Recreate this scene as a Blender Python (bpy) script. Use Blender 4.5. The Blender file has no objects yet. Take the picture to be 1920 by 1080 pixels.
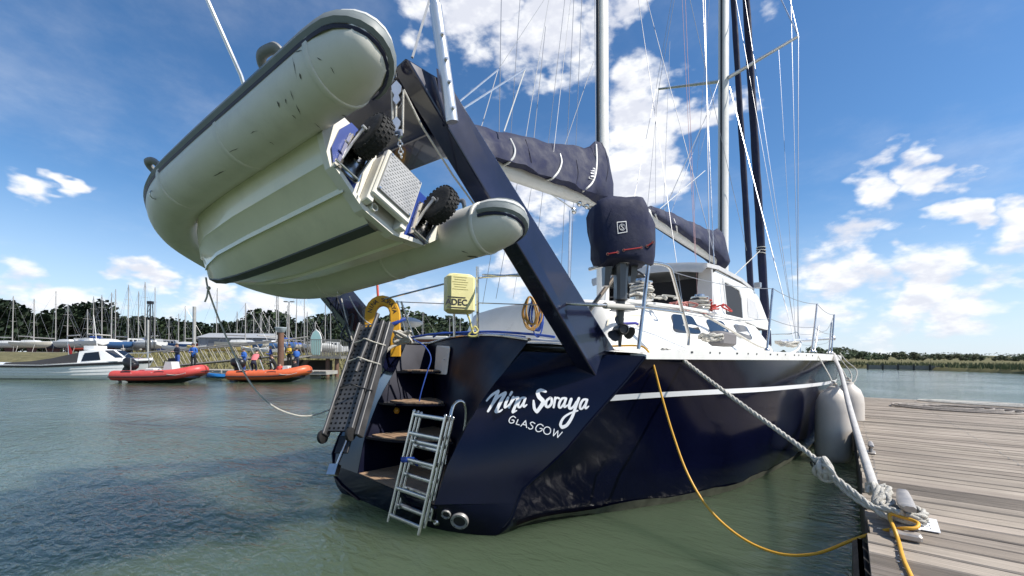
import bpy, bmesh, math, random
from mathutils import Vector, Matrix
from mathutils.bvhtree import BVHTree
random.seed(7)
R = math.radians
scene = bpy.context.scene
COL = scene.collection

# ------------------------------------------------------------------ camera
F = 800.0            # focal length in pixels of the 1920-wide photograph
CX, CY = 960.0, 670.0
YAW, ROLL = R(38.1), R(0.5)
CAMZ = 1.35
cam_d = bpy.data.cameras.new('camera')
cam = bpy.data.objects.new('camera', cam_d)
COL.objects.link(cam)
cam_d.sensor_width = 36.0
cam_d.lens = 36.0 * F / 1920.0
cam_d.shift_y = (CY - 540.0) / 1920.0
cam_d.clip_start = 0.05
cam_d.clip_end = 6000.0
cam.matrix_world = (Matrix.Translation((0, 0, CAMZ)) @ Matrix.Rotation(YAW, 4, 'Z')
                    @ Matrix.Rotation(R(90), 4, 'X') @ Matrix.Rotation(ROLL, 4, 'Z'))
scene.camera = cam
CM = cam.matrix_world.to_3x3()

# ------------------------------------------------------------------ sun + sky
SUN_EL, SUN_AZ = R(48), R(22)         # azimuth from +X (starboard of the yacht) towards +Y
sdir = Vector((math.cos(SUN_EL) * math.cos(SUN_AZ), math.cos(SUN_EL) * math.sin(SUN_AZ), math.sin(SUN_EL)))
sun_d = bpy.data.lights.new('sun', 'SUN')
sun_d.energy = 5.0
sun_d.angle = R(0.5)
sun_d.color = (1.0, 0.95, 0.87)
sun = bpy.data.objects.new('sun', sun_d)
COL.objects.link(sun)
sun.rotation_euler = sdir.to_track_quat('Z', 'Y').to_euler()
sun.location = (30, 10, 40)

scene.view_settings.view_transform = 'Standard'
scene.view_settings.look = 'None'
scene.view_settings.exposure = 0.3
scene.view_settings.gamma = 1.0
scene.cycles.max_bounces = 5; scene.cycles.diffuse_bounces = 3; scene.cycles.glossy_bounces = 3; scene.cycles.transmission_bounces = 2
scene.cycles.use_denoising = True; scene.cycles.caustics_reflective = False; scene.cycles.caustics_refractive = False; scene.cycles.sample_clamp_indirect = 3.0

def pdir(px, py):
    d = CM @ Vector(((px - CX) / F, -(py - CY) / F, -1.0))
    return d
CAMP = Vector((0, 0, CAMZ))

world = bpy.data.worlds.new('World')
scene.world = world
world.use_nodes = True
wt = world.node_tree
wt.nodes.clear()
def wn(t, **kw):
    n = wt.nodes.new(t)
    for k, v in kw.items():
        setattr(n, k, v)
    return n
def wl(a, b):
    wt.links.new(a, b)
def wmath(op, a, b=None, clamp=False):
    n = wn('ShaderNodeMath', operation=op, use_clamp=clamp)
    for i, v in enumerate((a, b)):
        if v is None: continue
        if isinstance(v, (int, float)): n.inputs[i].default_value = v
        else: wl(v, n.inputs[i])
    return n.outputs[0]
sky = wn('ShaderNodeTexSky', sky_type='NISHITA')
sky.sun_disc = False
sky.sun_elevation = SUN_EL
sky.sun_rotation = math.atan2(sdir.x, sdir.y)
sky.altitude = 0
sky.air_density = 1.0
sky.dust_density = 0.3
sky.ozone_density = 4.0
tc = wn('ShaderNodeTexCoord')
nrm = wn('ShaderNodeVectorMath', operation='NORMALIZE')
wl(tc.outputs['Generated'], nrm.inputs[0])
sep = wn('ShaderNodeSeparateXYZ')
wl(nrm.outputs[0], sep.inputs[0])
zz = wmath('MAXIMUM', sep.outputs['Z'], 0.0)
den = wmath('ADD', zz, 0.16)
cx = wmath('DIVIDE', sep.outputs['X'], den)
cy = wmath('DIVIDE', sep.outputs['Y'], den)
cmb = wn('ShaderNodeCombineXYZ')
wl(cx, cmb.inputs[0]); wl(cy, cmb.inputs[1])
sq_ = wn('ShaderNodeVectorMath', operation='MULTIPLY'); wl(nrm.outputs[0], sq_.inputs[0]); sq_.inputs[1].default_value = (1, 1, 1.9)
def wnoise(scale, detail, rough, off, src=None):
    mp = wn('ShaderNodeVectorMath', operation='ADD')
    wl(src or cmb.outputs[0], mp.inputs[0]); mp.inputs[1].default_value = off
    n = wn('ShaderNodeTexNoise')
    n.inputs['Scale'].default_value = scale
    n.inputs['Detail'].default_value = detail
    n.inputs['Roughness'].default_value = rough
    wl(mp.outputs[0], n.inputs['Vector'])
    return n.outputs['Fac']
big = wnoise(0.9, 2, 0.5, (3.1, 1.7, 0))
fine = wnoise(8.5, 8, 0.6, (0, 0, 0), sq_.outputs[0])
fine2 = wnoise(8.5, 4, 0.6, (0, 0, .035), sq_.outputs[0])
# cloud banks: (px, py, radius px, weight)
BANKS = [(790, 45, 75, .8), (890, 50, 110, 1), (1020, 70, 120, 1), (1130, 50, 80, .8), (1190, 5, 70, .7),
         (1210, 230, 110, 1), (1320, 225, 60, .8), (1180, 340, 120, 1), (1270, 345, 60, .7),
         (1000, 385, 100, .75), (980, 500, 110, .6),
         (1650, 350, 90, .9), (1760, 330, 110, 1), (1600, 455, 85, .75), (1760, 430, 85, .85),
         (1560, 515, 120, .85), (1700, 545, 130, .85), (1500, 590, 110, .7), (1830, 570, 130, .75), (1640, 630, 140, .5),
         (150, 335, 55, .9), (60, 330, 80, .8), (265, 513, 55, .75), (370, 545, 90, .85), (170, 560, 90, .7), (510, 585, 90, .75), (330, 605, 110, .5),
         (760, 590, 100, .6), (1460, 15, 60, .4), (1880, 440, 100, .75), (40, 540, 110, .65)]
wz = wn('ShaderNodeTexNoise'); wz.inputs['Scale'].default_value = 5.5; wz.inputs['Detail'].default_value = 4; wz.inputs['Roughness'].default_value = .6
wl(sq_.outputs[0], wz.inputs['Vector'])
wz2 = wn('ShaderNodeVectorMath', operation='SUBTRACT'); wl(wz.outputs['Color'], wz2.inputs[0]); wz2.inputs[1].default_value = (.5, .5, .5)
wz3 = wn('ShaderNodeVectorMath', operation='MULTIPLY'); wl(wz2.outputs[0], wz3.inputs[0]); wz3.inputs[1].default_value = (.30, .30, .16)
warp = wn('ShaderNodeVectorMath', operation='ADD'); wl(nrm.outputs[0], warp.inputs[0]); wl(wz3.outputs[0], warp.inputs[1])
cov = None
for (bx_, by_, br_, w_) in BANKS:
    d = pdir(bx_, by_).normalized()
    d2 = pdir(bx_ + br_, by_).normalized()
    ang = d.angle(d2)
    dp = wn('ShaderNodeVectorMath', operation='DISTANCE')
    wl(warp.outputs[0], dp.inputs[0]); dp.inputs[1].default_value = d
    mr = wn('ShaderNodeMapRange', interpolation_type='SMOOTHSTEP')
    wl(dp.outputs['Value'], mr.inputs[0])
    mr.inputs[1].default_value = ang * 1.55; mr.inputs[2].default_value = 0.0
    mr.inputs[3].default_value = 0.0; mr.inputs[4].default_value = w_
    cov = mr.outputs[0] if cov is None else wmath('MAXIMUM', cov, mr.outputs[0])
# beyond the picture the same broken cumulus goes on
ahead = wn('ShaderNodeVectorMath', operation='DOT_PRODUCT')
wl(nrm.outputs[0], ahead.inputs[0]); ahead.inputs[1].default_value = pdir(960, 400).normalized()
out_f = wn('ShaderNodeMapRange', interpolation_type='SMOOTHSTEP')
wl(ahead.outputs['Value'], out_f.inputs[0])
out_f.inputs[1].default_value = .62; out_f.inputs[2].default_value = .40
out_f.inputs[3].default_value = 0.0; out_f.inputs[4].default_value = 1.0
bigm = wn('ShaderNodeMapRange', interpolation_type='SMOOTHSTEP')
wl(big, bigm.inputs[0]); bigm.inputs[1].default_value = .50; bigm.inputs[2].default_value = .66
cov = wmath('MAXIMUM', cov, wmath('MULTIPLY', bigm.outputs[0], out_f.outputs[0]))
def dens(nz):
    a = wmath('ADD', wmath('MULTIPLY', cov, 0.73), wmath('MULTIPLY', nz, 1.0))
    m = wn('ShaderNodeMapRange', interpolation_type='SMOOTHSTEP')
    wl(a, m.inputs[0]); m.inputs[1].default_value = .74; m.inputs[2].default_value = 1.03
    return m.outputs[0], a
dn, raw = dens(fine)
dn2, raw2 = dens(fine2)
wisp = wn('ShaderNodeMapRange', interpolation_type='SMOOTHSTEP')
wl(wnoise(1.6, 7, .62, (7, 2, 0)), wisp.inputs[0]); wisp.inputs[1].default_value = .46; wisp.inputs[2].default_value = .85
wisp.inputs[4].default_value = .22
alpha = wmath('MAXIMUM', wmath('MULTIPLY', dn, .97), wisp.outputs[0])
# cloud tone: thick parts turned from the sun are greyer
shade = wn('ShaderNodeMapRange', interpolation_type='SMOOTHSTEP')
wl(wmath('SUBTRACT', raw2, raw), shade.inputs[0]); shade.inputs[1].default_value = -.10; shade.inputs[2].default_value = .12
ccol = wn('ShaderNodeMix', data_type='RGBA')
wl(shade.outputs[0], ccol.inputs['Factor'])
ccol.inputs['A'].default_value = (8.0, 8.1, 8.3, 1); ccol.inputs['B'].default_value = (6.0, 6.2, 6.9, 1)
# low haze whitens the sky near the horizon
hz = wn('ShaderNodeMapRange', interpolation_type='SMOOTHSTEP')
wl(sep.outputs['Z'], hz.inputs[0]); hz.inputs[1].default_value = .32; hz.inputs[2].default_value = -.02
hz.inputs[4].default_value = .72
mixh = wn('ShaderNodeMix', data_type='RGBA')
hs_ = wn('ShaderNodeHueSaturation'); hs_.inputs['Saturation'].default_value = 1.18; hs_.inputs['Value'].default_value = 1.10; wl(sky.outputs[0], hs_.inputs['Color'])
wl(hz.outputs[0], mixh.inputs['Factor']); wl(hs_.outputs[0], mixh.inputs['A']); mixh.inputs['B'].default_value = (5.2, 6.3, 7.8, 1)
mixc = wn('ShaderNodeMix', data_type='RGBA')
wl(alpha, mixc.inputs['Factor']); wl(mixh.outputs['Result'], mixc.inputs['A']); wl(ccol.outputs['Result'], mixc.inputs['B'])
bg = wn('ShaderNodeBackground'); bg.inputs['Strength'].default_value = 0.11
wl(mixc.outputs['Result'], bg.inputs['Color'])
world.cycles.sampling_method = 'MANUAL'; world.cycles.sample_map_resolution = 512
wo = wn('ShaderNodeOutputWorld'); wl(bg.outputs[0], wo.inputs['Surface'])

# ------------------------------------------------------------------ frames and pixel helpers
YO = Vector((-3.0, 2.2, 0.0)); YROT = R(-5.5)          # yacht: local x starboard, y forward, z up
YM = Matrix.Translation(YO) @ Matrix.Rotation(YROT, 4, 'Z')
YI = YM.inverted()
def W(px, py, D):
    """world point at depth D along the camera axis"""
    return CAMP + pdir(px, py) * D
def WZ(px, py, z):
    d = pdir(px, py)
    return CAMP + d * ((z - CAMZ) / d.z)
def loc(p): return YI @ Vector(p)
def LD(px, py, D): return loc(W(px, py, D))
def LT(px, py, t):
    o = loc(CAMP); d = YI.to_3x3() @ pdir(px, py)
    return o + d * ((t - o.x) / d.x)
def LS(px, py, s):
    o = loc(CAMP); d = YI.to_3x3() @ pdir(px, py)
    return o + d * ((s - o.y) / d.y)
def LZ(px, py, z): return loc(WZ(px, py, z))

# ------------------------------------------------------------------ materials
MATS = {}
def M(name, col, rough=.5, metal=0.0, var=0.0, vscale=8.0, bump=0.0, bscale=60.0, coat=0.0, spec=.5, dirt=None, dscale=3.0, damt=.5, trans=0.0, alpha=1.0, stretch=(1, 1, 1)):
    if name in MATS: return MATS[name]
    m = bpy.data.materials.new(name); m.use_nodes = True
    nt = m.node_tree; b = nt.nodes['Principled BSDF']
    b.inputs['Base Color'].default_value = (*col, 1)
    b.inputs['Roughness'].default_value = rough
    b.inputs['Metallic'].default_value = metal
    b.inputs['Specular IOR Level'].default_value = spec
    if coat:
        b.inputs['Coat Weight'].default_value = coat; b.inputs['Coat Roughness'].default_value = .03
    if trans: b.inputs['Transmission Weight'].default_value = trans
    if alpha < 1: b.inputs['Alpha'].default_value = alpha
    co = nt.nodes.new('ShaderNodeTexCoord'); mp = nt.nodes.new('ShaderNodeMapping')
    mp.inputs['Scale'].default_value = stretch
    nt.links.new(co.outputs['Object'], mp.inputs[0])
    cur = None
    def noise(sc, det=5, ro=.6):
        n = nt.nodes.new('ShaderNodeTexNoise'); n.inputs['Scale'].default_value = sc; n.inputs['Detail'].default_value = det
        n.inputs['Roughness'].default_value = ro
        nt.links.new(mp.outputs[0], n.inputs['Vector']); return n
    if var:
        n = noise(vscale)
        mr = nt.nodes.new('ShaderNodeMapRange'); nt.links.new(n.outputs['Fac'], mr.inputs[0])
        mr.inputs[1].default_value = .3; mr.inputs[2].default_value = .7
        mr.inputs[3].default_value = 1 - var; mr.inputs[4].default_value = 1 + var
        mx = nt.nodes.new('ShaderNodeMix'); mx.data_type = 'RGBA'; mx.blend_type = 'MULTIPLY'
        mx.inputs['Factor'].default_value = 1; mx.inputs['A'].default_value = (*col, 1)
        nt.links.new(mr.outputs[0], mx.inputs['B']); cur = mx.outputs['Result']
        rr = nt.nodes.new('ShaderNodeMapRange'); nt.links.new(n.outputs['Fac'], rr.inputs[0])
        rr.inputs[1].default_value = .3; rr.inputs[2].default_value = .7
        rr.inputs[3].default_value = max(0, rough * .8); rr.inputs[4].default_value = min(1, rough * 1.25)
        nt.links.new(rr.outputs[0], b.inputs['Roughness'])
    if dirt:
        n = noise(dscale, 8, .7)
        mr = nt.nodes.new('ShaderNodeMapRange'); nt.links.new(n.outputs['Fac'], mr.inputs[0])
        mr.inputs[1].default_value = .5; mr.inputs[2].default_value = .78; mr.inputs[4].default_value = damt
        mx = nt.nodes.new('ShaderNodeMix'); mx.data_type = 'RGBA'
        nt.links.new(mr.outputs[0], mx.inputs['Factor'])
        if cur is not None: nt.links.new(cur, mx.inputs['A'])
        else: mx.inputs['A'].default_value = (*col, 1)
        mx.inputs['B'].default_value = (*dirt, 1); cur = mx.outputs['Result']
    if cur is not None: nt.links.new(cur, b.inputs['Base Color'])
    if bump:
        n = noise(bscale, 6)
        bp = nt.nodes.new('ShaderNodeBump'); bp.inputs['Strength'].default_value = bump; bp.inputs['Distance'].default_value = .02
        nt.links.new(n.outputs['Fac'], bp.inputs['Height']); nt.links.new(bp.outputs[0], b.inputs['Normal'])
    MATS[name] = m
    return m

# ------------------------------------------------------------------ mesh builder
def V(*a): return Vector(a)
class MB:
    def __init__(s): s.v = []; s.f = []; s.m = []; s.mi = 0
    def add(s, vs, fs):
        o = len(s.v); s.v += [tuple(p) for p in vs]
        for f in fs: s.f.append(tuple(i + o for i in f)); s.m.append(s.mi)
        return s
    def hexa(s, p):   # 8 points: bottom ring 0-3, top ring 4-7
        return s.add(p, [(0, 3, 2, 1), (4, 5, 6, 7), (0, 1, 5, 4), (1, 2, 6, 5), (2, 3, 7, 6), (3, 0, 4, 7)])
    def box(s, c, d, rot=None):
        x, y, z = d[0] / 2, d[1] / 2, d[2] / 2
        p = [V(-x, -y, -z), V(x, -y, -z), V(x, y, -z), V(-x, y, -z), V(-x, -y, z), V(x, -y, z), V(x, y, z), V(-x, y, z)]
        if rot is not None: p = [rot @ q for q in p]
        return s.hexa([q + Vector(c) for q in p])
    def cbox(s, c, d, ch=.01, rot=None):     # chamfered box
        x, y, z = d[0] / 2, d[1] / 2, d[2] / 2; ch = min(ch, x * .9, y * .9, z * .9)
        rings = []
        for zz, ins in ((-z, ch), (-z + ch, 0), (z - ch, 0), (z, ch)):
            a, b_ = x - ins, y - ins
            rings.append([V(-a + ch, -b_, zz), V(a - ch, -b_, zz), V(a, -b_ + ch, zz), V(a, b_ - ch, zz), V(a - ch, b_, zz), V(-a + ch, b_, zz), V(-a, b_ - ch, zz), V(-a, -b_ + ch, zz)])
        if rot is not None: rings = [[rot @ q for q in r] for r in rings]
        rings = [[q + Vector(c) for q in r] for r in rings]
        return s.loft(rings, True, True)
    def loft(s, rings, closed=True, caps=False):
        n = len(rings[0]); o = len(s.v)
        for r in rings: s.v += [tuple(p) for p in r]
        for i in range(len(rings) - 1):
            for j in range(n if closed else n - 1):
                k = (j + 1) % n
                s.f.append((o + i * n + j, o + i * n + k, o + (i + 1) * n + k, o + (i + 1) * n + j)); s.m.append(s.mi)
        if caps:
            s.f.append(tuple(o + j for j in reversed(range(n)))); s.m.append(s.mi)
            e = o + (len(rings) - 1) * n
            s.f.append(tuple(e + j for j in range(n))); s.m.append(s.mi)
        return s
    def tube(s, path, r, n=8, caps=True, up=None, sq=(1, 1)):
        path = [Vector(p) for p in path]
        rr = r if isinstance(r, (list, tuple)) else [r] * len(path)
        rings = []; pn = None
        for i, p in enumerate(path):
            t = (path[min(i + 1, len(path) - 1)] - path[max(i - 1, 0)])
            if t.length < 1e-9: t = V(0, 0, 1)
            t.normalize()
            if pn is None:
                a = Vector(up) if up else (V(0, 0, 1) if abs(t.z) < .9 else V(1, 0, 0))
                nn = (a - t * a.dot(t)).normalized()
            else:
                nn = pn - t * pn.dot(t)
                if nn.length < 1e-6: nn = t.orthogonal()
                nn.normalize()
            pn = nn; bb = t.cross(nn)
            rings.append([p + (nn * math.cos(2 * math.pi * k / n) * sq[0] + bb * math.sin(2 * math.pi * k / n) * sq[1]) * rr[i] for k in range(n)])
        return s.loft(rings, True, caps)
    def lathe(s, c, axis, prof, n=16):       # prof: (radius, height along axis)
        a = Vector(axis).normalized(); u = a.orthogonal().normalized(); w = a.cross(u); c = Vector(c)
        rings = [[c + a * h + (u * math.cos(2 * math.pi * k / n) + w * math.sin(2 * math.pi * k / n)) * max(r, 1e-4) for k in range(n)] for r, h in prof]
        return s.loft(rings, True, True)
    def prism(s, poly, ext):                 # planar polygon extruded by ext
        n = len(poly); p = [Vector(q) for q in poly]; e = Vector(ext)
        o = len(s.v); s.v += [tuple(q) for q in p] + [tuple(q + e) for q in p]
        s.f.append(tuple(o + i for i in reversed(range(n)))); s.m.append(s.mi)
        s.f.append(tuple(o + n + i for i in range(n))); s.m.append(s.mi)
        for i in range(n):
            j = (i + 1) % n; s.f.append((o + i, o + j, o + n + j, o + n + i)); s.m.append(s.mi)
        return s
    def ball(s, c, r, n=12, m=8, rot=None):
        r = r if isinstance(r, (tuple, list)) else (r, r, r); c = Vector(c); rings = []
        for i in range(m + 1):
            a = math.pi * i / m - math.pi / 2
            rg = [V(math.cos(a) * math.cos(2 * math.pi * k / n) * r[0], math.cos(a) * math.sin(2 * math.pi * k / n) * r[1], math.sin(a) * r[2]) for k in range(n)]
            if i in (0, m): rg = [V(q.x, q.y, q.z) * 1.0 + V(math.cos(2 * math.pi * k / n), math.sin(2 * math.pi * k / n), 0) * 1e-4 for k, q in enumerate(rg)]
            if rot is not None: rg = [rot @ q for q in rg]
            rings.append([q + c for q in rg])
        return s.loft(rings, True, True)
    def torus(s, c, axis, R_, r, n=20, m=8, a0=0, a1=2 * math.pi, u=None):
        a = Vector(axis).normalized(); u = Vector(u) if u else a.orthogonal().normalized(); w = a.cross(u); c = Vector(c)
        full = abs(a1 - a0 - 2 * math.pi) < 1e-6
        rings = []
        for i in range(n + (0 if full else 1)):
            th = a0 + (a1 - a0) * i / n; d = u * math.cos(th) + w * math.sin(th)
            rings.append([c + d * (R_ + r * math.cos(2 * math.pi * k / m)) + a * r * math.sin(2 * math.pi * k / m) for k in range(m)])
        if full: rings.append(rings[0])
        return s.loft(rings, True, not full)
    def build(s, name, mat, parent=None, smooth=40, label=None, cat=None, group=None, kind=None):
        me = bpy.data.meshes.new(name)
        me.from_pydata(s.v, [], s.f)
        mats = mat if isinstance(mat, (list, tuple)) else [mat]
        for m_ in mats: me.materials.append(m_)
        if len(mats) > 1: me.polygons.foreach_set('material_index', s.m)
        me.validate()
        bm = bmesh.new(); bm.from_mesh(me); bmesh.ops.recalc_face_normals(bm, faces=bm.faces); bm.to_mesh(me); bm.free()
        if smooth:
            me.polygons.foreach_set('use_smooth', [True] * len(me.polygons))
            me.set_sharp_from_angle(angle=R(smooth))
        me.update()
        o = bpy.data.objects.new(name, me); COL.objects.link(o)
        if parent is not None: o.parent = parent
        tag(o, label, cat, group, kind)
        return o
def tag(o, label=None, cat=None, group=None, kind=None):
    if label: o['label'] = label
    if cat: o['category'] = cat
    if group: o['group'] = group
    if kind: o['kind'] = kind
    return o
def thing(name, label, cat, loc_=(0, 0, 0), rz=0, group=None, mat=None):
    o = bpy.data.objects.new(name, None); COL.objects.link(o)
    o.empty_display_size = .2
    if mat is not None: o.matrix_world = mat
    else: o.location = loc_; o.rotation_euler = (0, 0, rz)
    return tag(o, label, cat, group)
def copy_obj(o, parent=None):
    c = o.copy(); COL.objects.link(c); c.parent = parent
    for ch in list(o.children): copy_obj(ch, c)
    return c
def lerp(a, b, t): return a + (b - a) * t
def sm(x, a=0, b=1):
    x = min(1, max(0, (x - a) / (b - a))); return x * x * (3 - 2 * x)
def interp(tab, x):
    if x <= tab[0][0]: return tab[0][1]
    for (x0, y0), (x1, y1) in zip(tab, tab[1:]):
        if x <= x1: return lerp(y0, y1, (x - x0) / (x1 - x0))
    return tab[-1][1]
def smoothcurve(pts, n=6, closed=False):
    """Catmull-Rom through points"""
    P = [Vector(p) for p in pts]; out = []
    m = len(P)
    for i in range(m if closed else m - 1):
        if closed: a, b_, c, d = P[(i - 1) % m], P[i], P[(i + 1) % m], P[(i + 2) % m]
        else: a, b_, c, d = P[max(i - 1, 0)], P[i], P[i + 1], P[min(i + 2, m - 1)]
        for k in range(n):
            t = k / n
            out.append(.5 * ((2 * b_) + (c - a) * t + (2 * a - 5 * b_ + 4 * c - d) * t * t + (3 * b_ - a - 3 * c + d) * t ** 3))
    if not closed: out.append(P[-1])
    return out
def sag(a, b, drop, n=14):
    a, b = Vector(a), Vector(b)
    return [a.lerp(b, i / n) - V(0, 0, drop * 4 * (i / n) * (1 - i / n)) for i in range(n + 1)]
def basis(x, y, z, o):
    m = Matrix((x, y, z)).transposed().to_4x4(); m.translation = o
    return m
def text_mesh(txt, size=1.0, bold=0.0, align='CENTER', space=1.0):
    cu = bpy.data.curves.new('lettering', 'FONT'); cu.body = txt; cu.size = size; cu.align_x = align; cu.align_y = 'CENTER'
    cu.offset = bold; cu.resolution_u = 3; cu.space_character = space
    ob_ = bpy.data.objects.new('lettering_source', cu); COL.objects.link(ob_)
    dg = bpy.context.evaluated_depsgraph_get(); dg.update()
    me = bpy.data.meshes.new_from_object(ob_.evaluated_get(dg))
    vs = [v.co.copy() for v in me.vertices]; fs = [tuple(p.vertices) for p in me.polygons]
    bpy.data.objects.remove(ob_); bpy.data.meshes.remove(me)
    return vs, fs

# ------------------------------------------------------------------ palette
NAVY = M('navy_gelcoat', (.0022, .003, .0125), .12, var=.25, vscale=2.5, spec=.17, bump=.006, bscale=1.3)
NAVYARCH = M('navy_arch_paint', (.007, .009, .030), .2, var=.35, vscale=3, coat=.4, bump=.012, bscale=5)
WHITE = M('white_gelcoat', (.76, .75, .71), .32, var=.05, vscale=3, dirt=(.42, .38, .30), dscale=4, damt=.25)
WHITEP = M('white_paint', (.78, .78, .76), .35, var=.04)
GREYGEL_SHADE = M('grey_gelcoat_and_shade', (.55, .54, .53), .45, var=.06)
STEEL = M('stainless_steel', (.62, .60, .57), .22, 1.0, var=.12, vscale=20)
WIRE = M('rigging_wire', (.34, .34, .35), .4, .7)
ALU = M('anodised_aluminium', (.66, .67, .69), .36, .75, var=.08, vscale=6)
SPARW = M('white_spar_paint', (.72, .71, .67), .38, var=.07, vscale=5, dirt=(.35, .31, .24), dscale=5, damt=.35)
CANVAS = M('navy_canvas', (.013, .017, .050), .78, var=.22, vscale=5, bump=.22, bscale=14)
BLACK = M('black_rubber', (.012, .012, .013), .65, var=.2, bump=.2, bscale=60)
BLACKP = M('black_plastic', (.014, .014, .016), .4)
DARK = M('dark_interior', (.012, .012, .014), .6)
GLASS = M('smoked_window', (.010, .013, .022), .05, spec=.45)
TEAK = M('weathered_teak', (.33, .22, .14), .6, var=.22, vscale=14, bump=.2, bscale=60, stretch=(1, .15, 1))
ROPEW = M('white_rope', (.66, .63, .56), .85, var=.15, vscale=40, bump=.8, bscale=160, dirt=(.34, .31, .25), dscale=9, damt=.5)
YELLOW = M('yellow_cable', (.72, .37, .03), .45, var=.1)
# ================================================================== WATER
def water_material():
    m = bpy.data.materials.new('estuary_water'); m.use_nodes = True
    nt = m.node_tree; b = nt.nodes['Principled BSDF']
    b.inputs['Roughness'].default_value = .09; b.inputs['IOR'].default_value = 1.33
    b.subsurface_method = 'BURLEY'; b.inputs['Subsurface Weight'].default_value = 1.0; b.inputs['Subsurface Radius'].default_value = (.8, 1.0, .8); b.inputs['Subsurface Scale'].default_value = 1.3   # turbid water: light spreads under the surface
    co = nt.nodes.new('ShaderNodeTexCoord')
    n = nt.nodes.new('ShaderNodeTexNoise'); n.inputs['Scale'].default_value = .12; n.inputs['Detail'].default_value = 4
    nt.links.new(co.outputs['Object'], n.inputs['Vector'])
    cr = nt.nodes.new('ShaderNodeValToRGB'); nt.links.new(n.outputs['Fac'], cr.inputs[0])
    cr.color_ramp.elements[0].position = .3; cr.color_ramp.elements[0].color = (.062, .089, .054, 1)
    cr.color_ramp.elements[1].position = .7; cr.color_ramp.elements[1].color = (.075, .102, .061, 1)
    nt.links.new(cr.outputs[0], b.inputs['Base Color'])
    h = None
    for sc, st, wgt, rot in ((.9, (1, 1.9, 1), .8, .5), (3.1, (1, 2.4, 1), .46, .95), (8.5, (1, 2.2, 1), .22, .45), (24, (1, 1.7, 1), .07, 1.1)):
        mp = nt.nodes.new('ShaderNodeMapping'); mp.inputs['Scale'].default_value = st; mp.inputs['Rotation'].default_value = (0, 0, rot)
        nt.links.new(co.outputs['Object'], mp.inputs[0])
        q = nt.nodes.new('ShaderNodeTexNoise'); q.inputs['Scale'].default_value = sc; q.inputs['Detail'].default_value = 3
        q.inputs['Distortion'].default_value = .6
        nt.links.new(mp.outputs[0], q.inputs['Vector'])
        k = nt.nodes.new('ShaderNodeMath'); k.operation = 'MULTIPLY'; k.inputs[1].default_value = wgt
        nt.links.new(q.outputs['Fac'], k.inputs[0])
        if h is None: h = k.outputs[0]
        else:
            a = nt.nodes.new('ShaderNodeMath'); nt.links.new(h, a.inputs[0]); nt.links.new(k.outputs[0], a.inputs[1]); h = a.outputs[0]
    # gusts: some patches calmer than others
    g = nt.nodes.new('ShaderNodeTexNoise'); g.inputs['Scale'].default_value = .22; g.inputs['Detail'].default_value = 2
    nt.links.new(co.outputs['Object'], g.inputs['Vector'])
    gm = nt.nodes.new('ShaderNodeMapRange'); nt.links.new(g.outputs['Fac'], gm.inputs[0]); gm.inputs[1].default_value = .35; gm.inputs[2].default_value = .65
    gm.inputs[3].default_value = .4; gm.inputs[4].default_value = 1.0
    bp = nt.nodes.new('ShaderNodeBump'); bp.inputs['Distance'].default_value = .07
    nt.links.new(gm.outputs[0], bp.inputs['Strength'])
    nt.links.new(h, bp.inputs['Height']); nt.links.new(bp.outputs[0], b.inputs['Normal'])
    return m
wm = MB()
wm.add([(-2500, -2500, 0), (2500, -2500, 0), (2500, 2500, 0), (-2500, 2500, 0)], [(0, 1, 2, 3)])
wm.build('water', water_material(), smooth=0, kind='structure', label='green estuary water rippled by the breeze')
bed = MB(); bed.add([(-2600, -2600, -4), (2600, -2600, -4), (2600, 2600, -4), (-2600, 2600, -4)], [(0, 1, 2, 3)])
bed.build('ground', M('river_mud', (.06, .055, .04), .9), smooth=0, kind='structure')

# ================================================================== YACHT
yacht = thing('yacht', 'large navy blue ketch moored stern-first beside the wooden pontoon', 'yacht', mat=YM)
# ---- hull: level curves from stern edge to stem
EDGE = [(1.6, 1.33, 1.36), (1.515, 1.20, 1.18), (1.42, 1.05, 1.0), (1.33, .915, .83), (1.24, .78, .65), (1.14, .64, .50), (1.03, .5, .35), (1.0, .42, .15), (.93, .37, .03), (.66, .31, -.09), (.0, .22, -.14)]   # (t, s, z)
MIDL = [(2.18, 1.36), (2.17, 1.18), (2.155, 1.0), (2.14, .83), (2.125, .65), (2.11, .5), (2.09, .33), (2.05, .1), (1.9, -.2), (1.2, -.5), (0, -.7)]
BOWS = [14.2, 14.05, 13.9, 13.75, 13.6, 13.5, 13.4, 13.2, 12.8, 12.0, 11.0]
SHEER = [(0, 1.6), (.06, 1.74), (.12, 1.86), (.2, 2.0), (.3, 2.12), (.4, 2.18), (.5, 2.17), (.6, 2.05), (.7, 1.76), (.8, 1.32), (.9, .74), (.96, .32), (1, .03)]
EDGEP = [(1.55, 1.0, 1.36), (1.47, .78, 1.18), (1.39, .57, 1.0), (1.32, .38, .83), (1.26, .22, .65), (1.20, .09, .50), (1.14, .0, .35), (1.0, -.04, .15), (.76, -.02, .03), (.42, .05, -.05), (.0, .10, -.08)]
def hull_pt(k, u, port=False):
    tE, sE, zE = (EDGEP if port else EDGE)[k]; tm, zm = MIDL[k]
    s = sE + (BOWS[k] - sE) * u
    fac = lerp(tE / 1.6, tm / 2.18, sm(u, 0, .2))
    if u > .55: fac *= lerp(1, .62 + .38 * (MIDL[k][1] + .7) / 2.06, sm(u, .55, 1))
    z = lerp(zE, zm, sm(u, 0, .3))
    if u > .75: z = lerp(z, z + .10 * max(0, zm), sm(u, .75, 1))
    return V(interp(SHEER, u) * fac, s, z)
US = [0, .02, .04, .06, .09, .12, .16, .2, .25, .3, .35, .4, .45, .5, .55, .6, .65, .7, .75, .8, .85, .9, .93, .96, .98, 1]
def sheer_t(s): return interp(SHEER, (s - 1.33) / 12.87)
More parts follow.
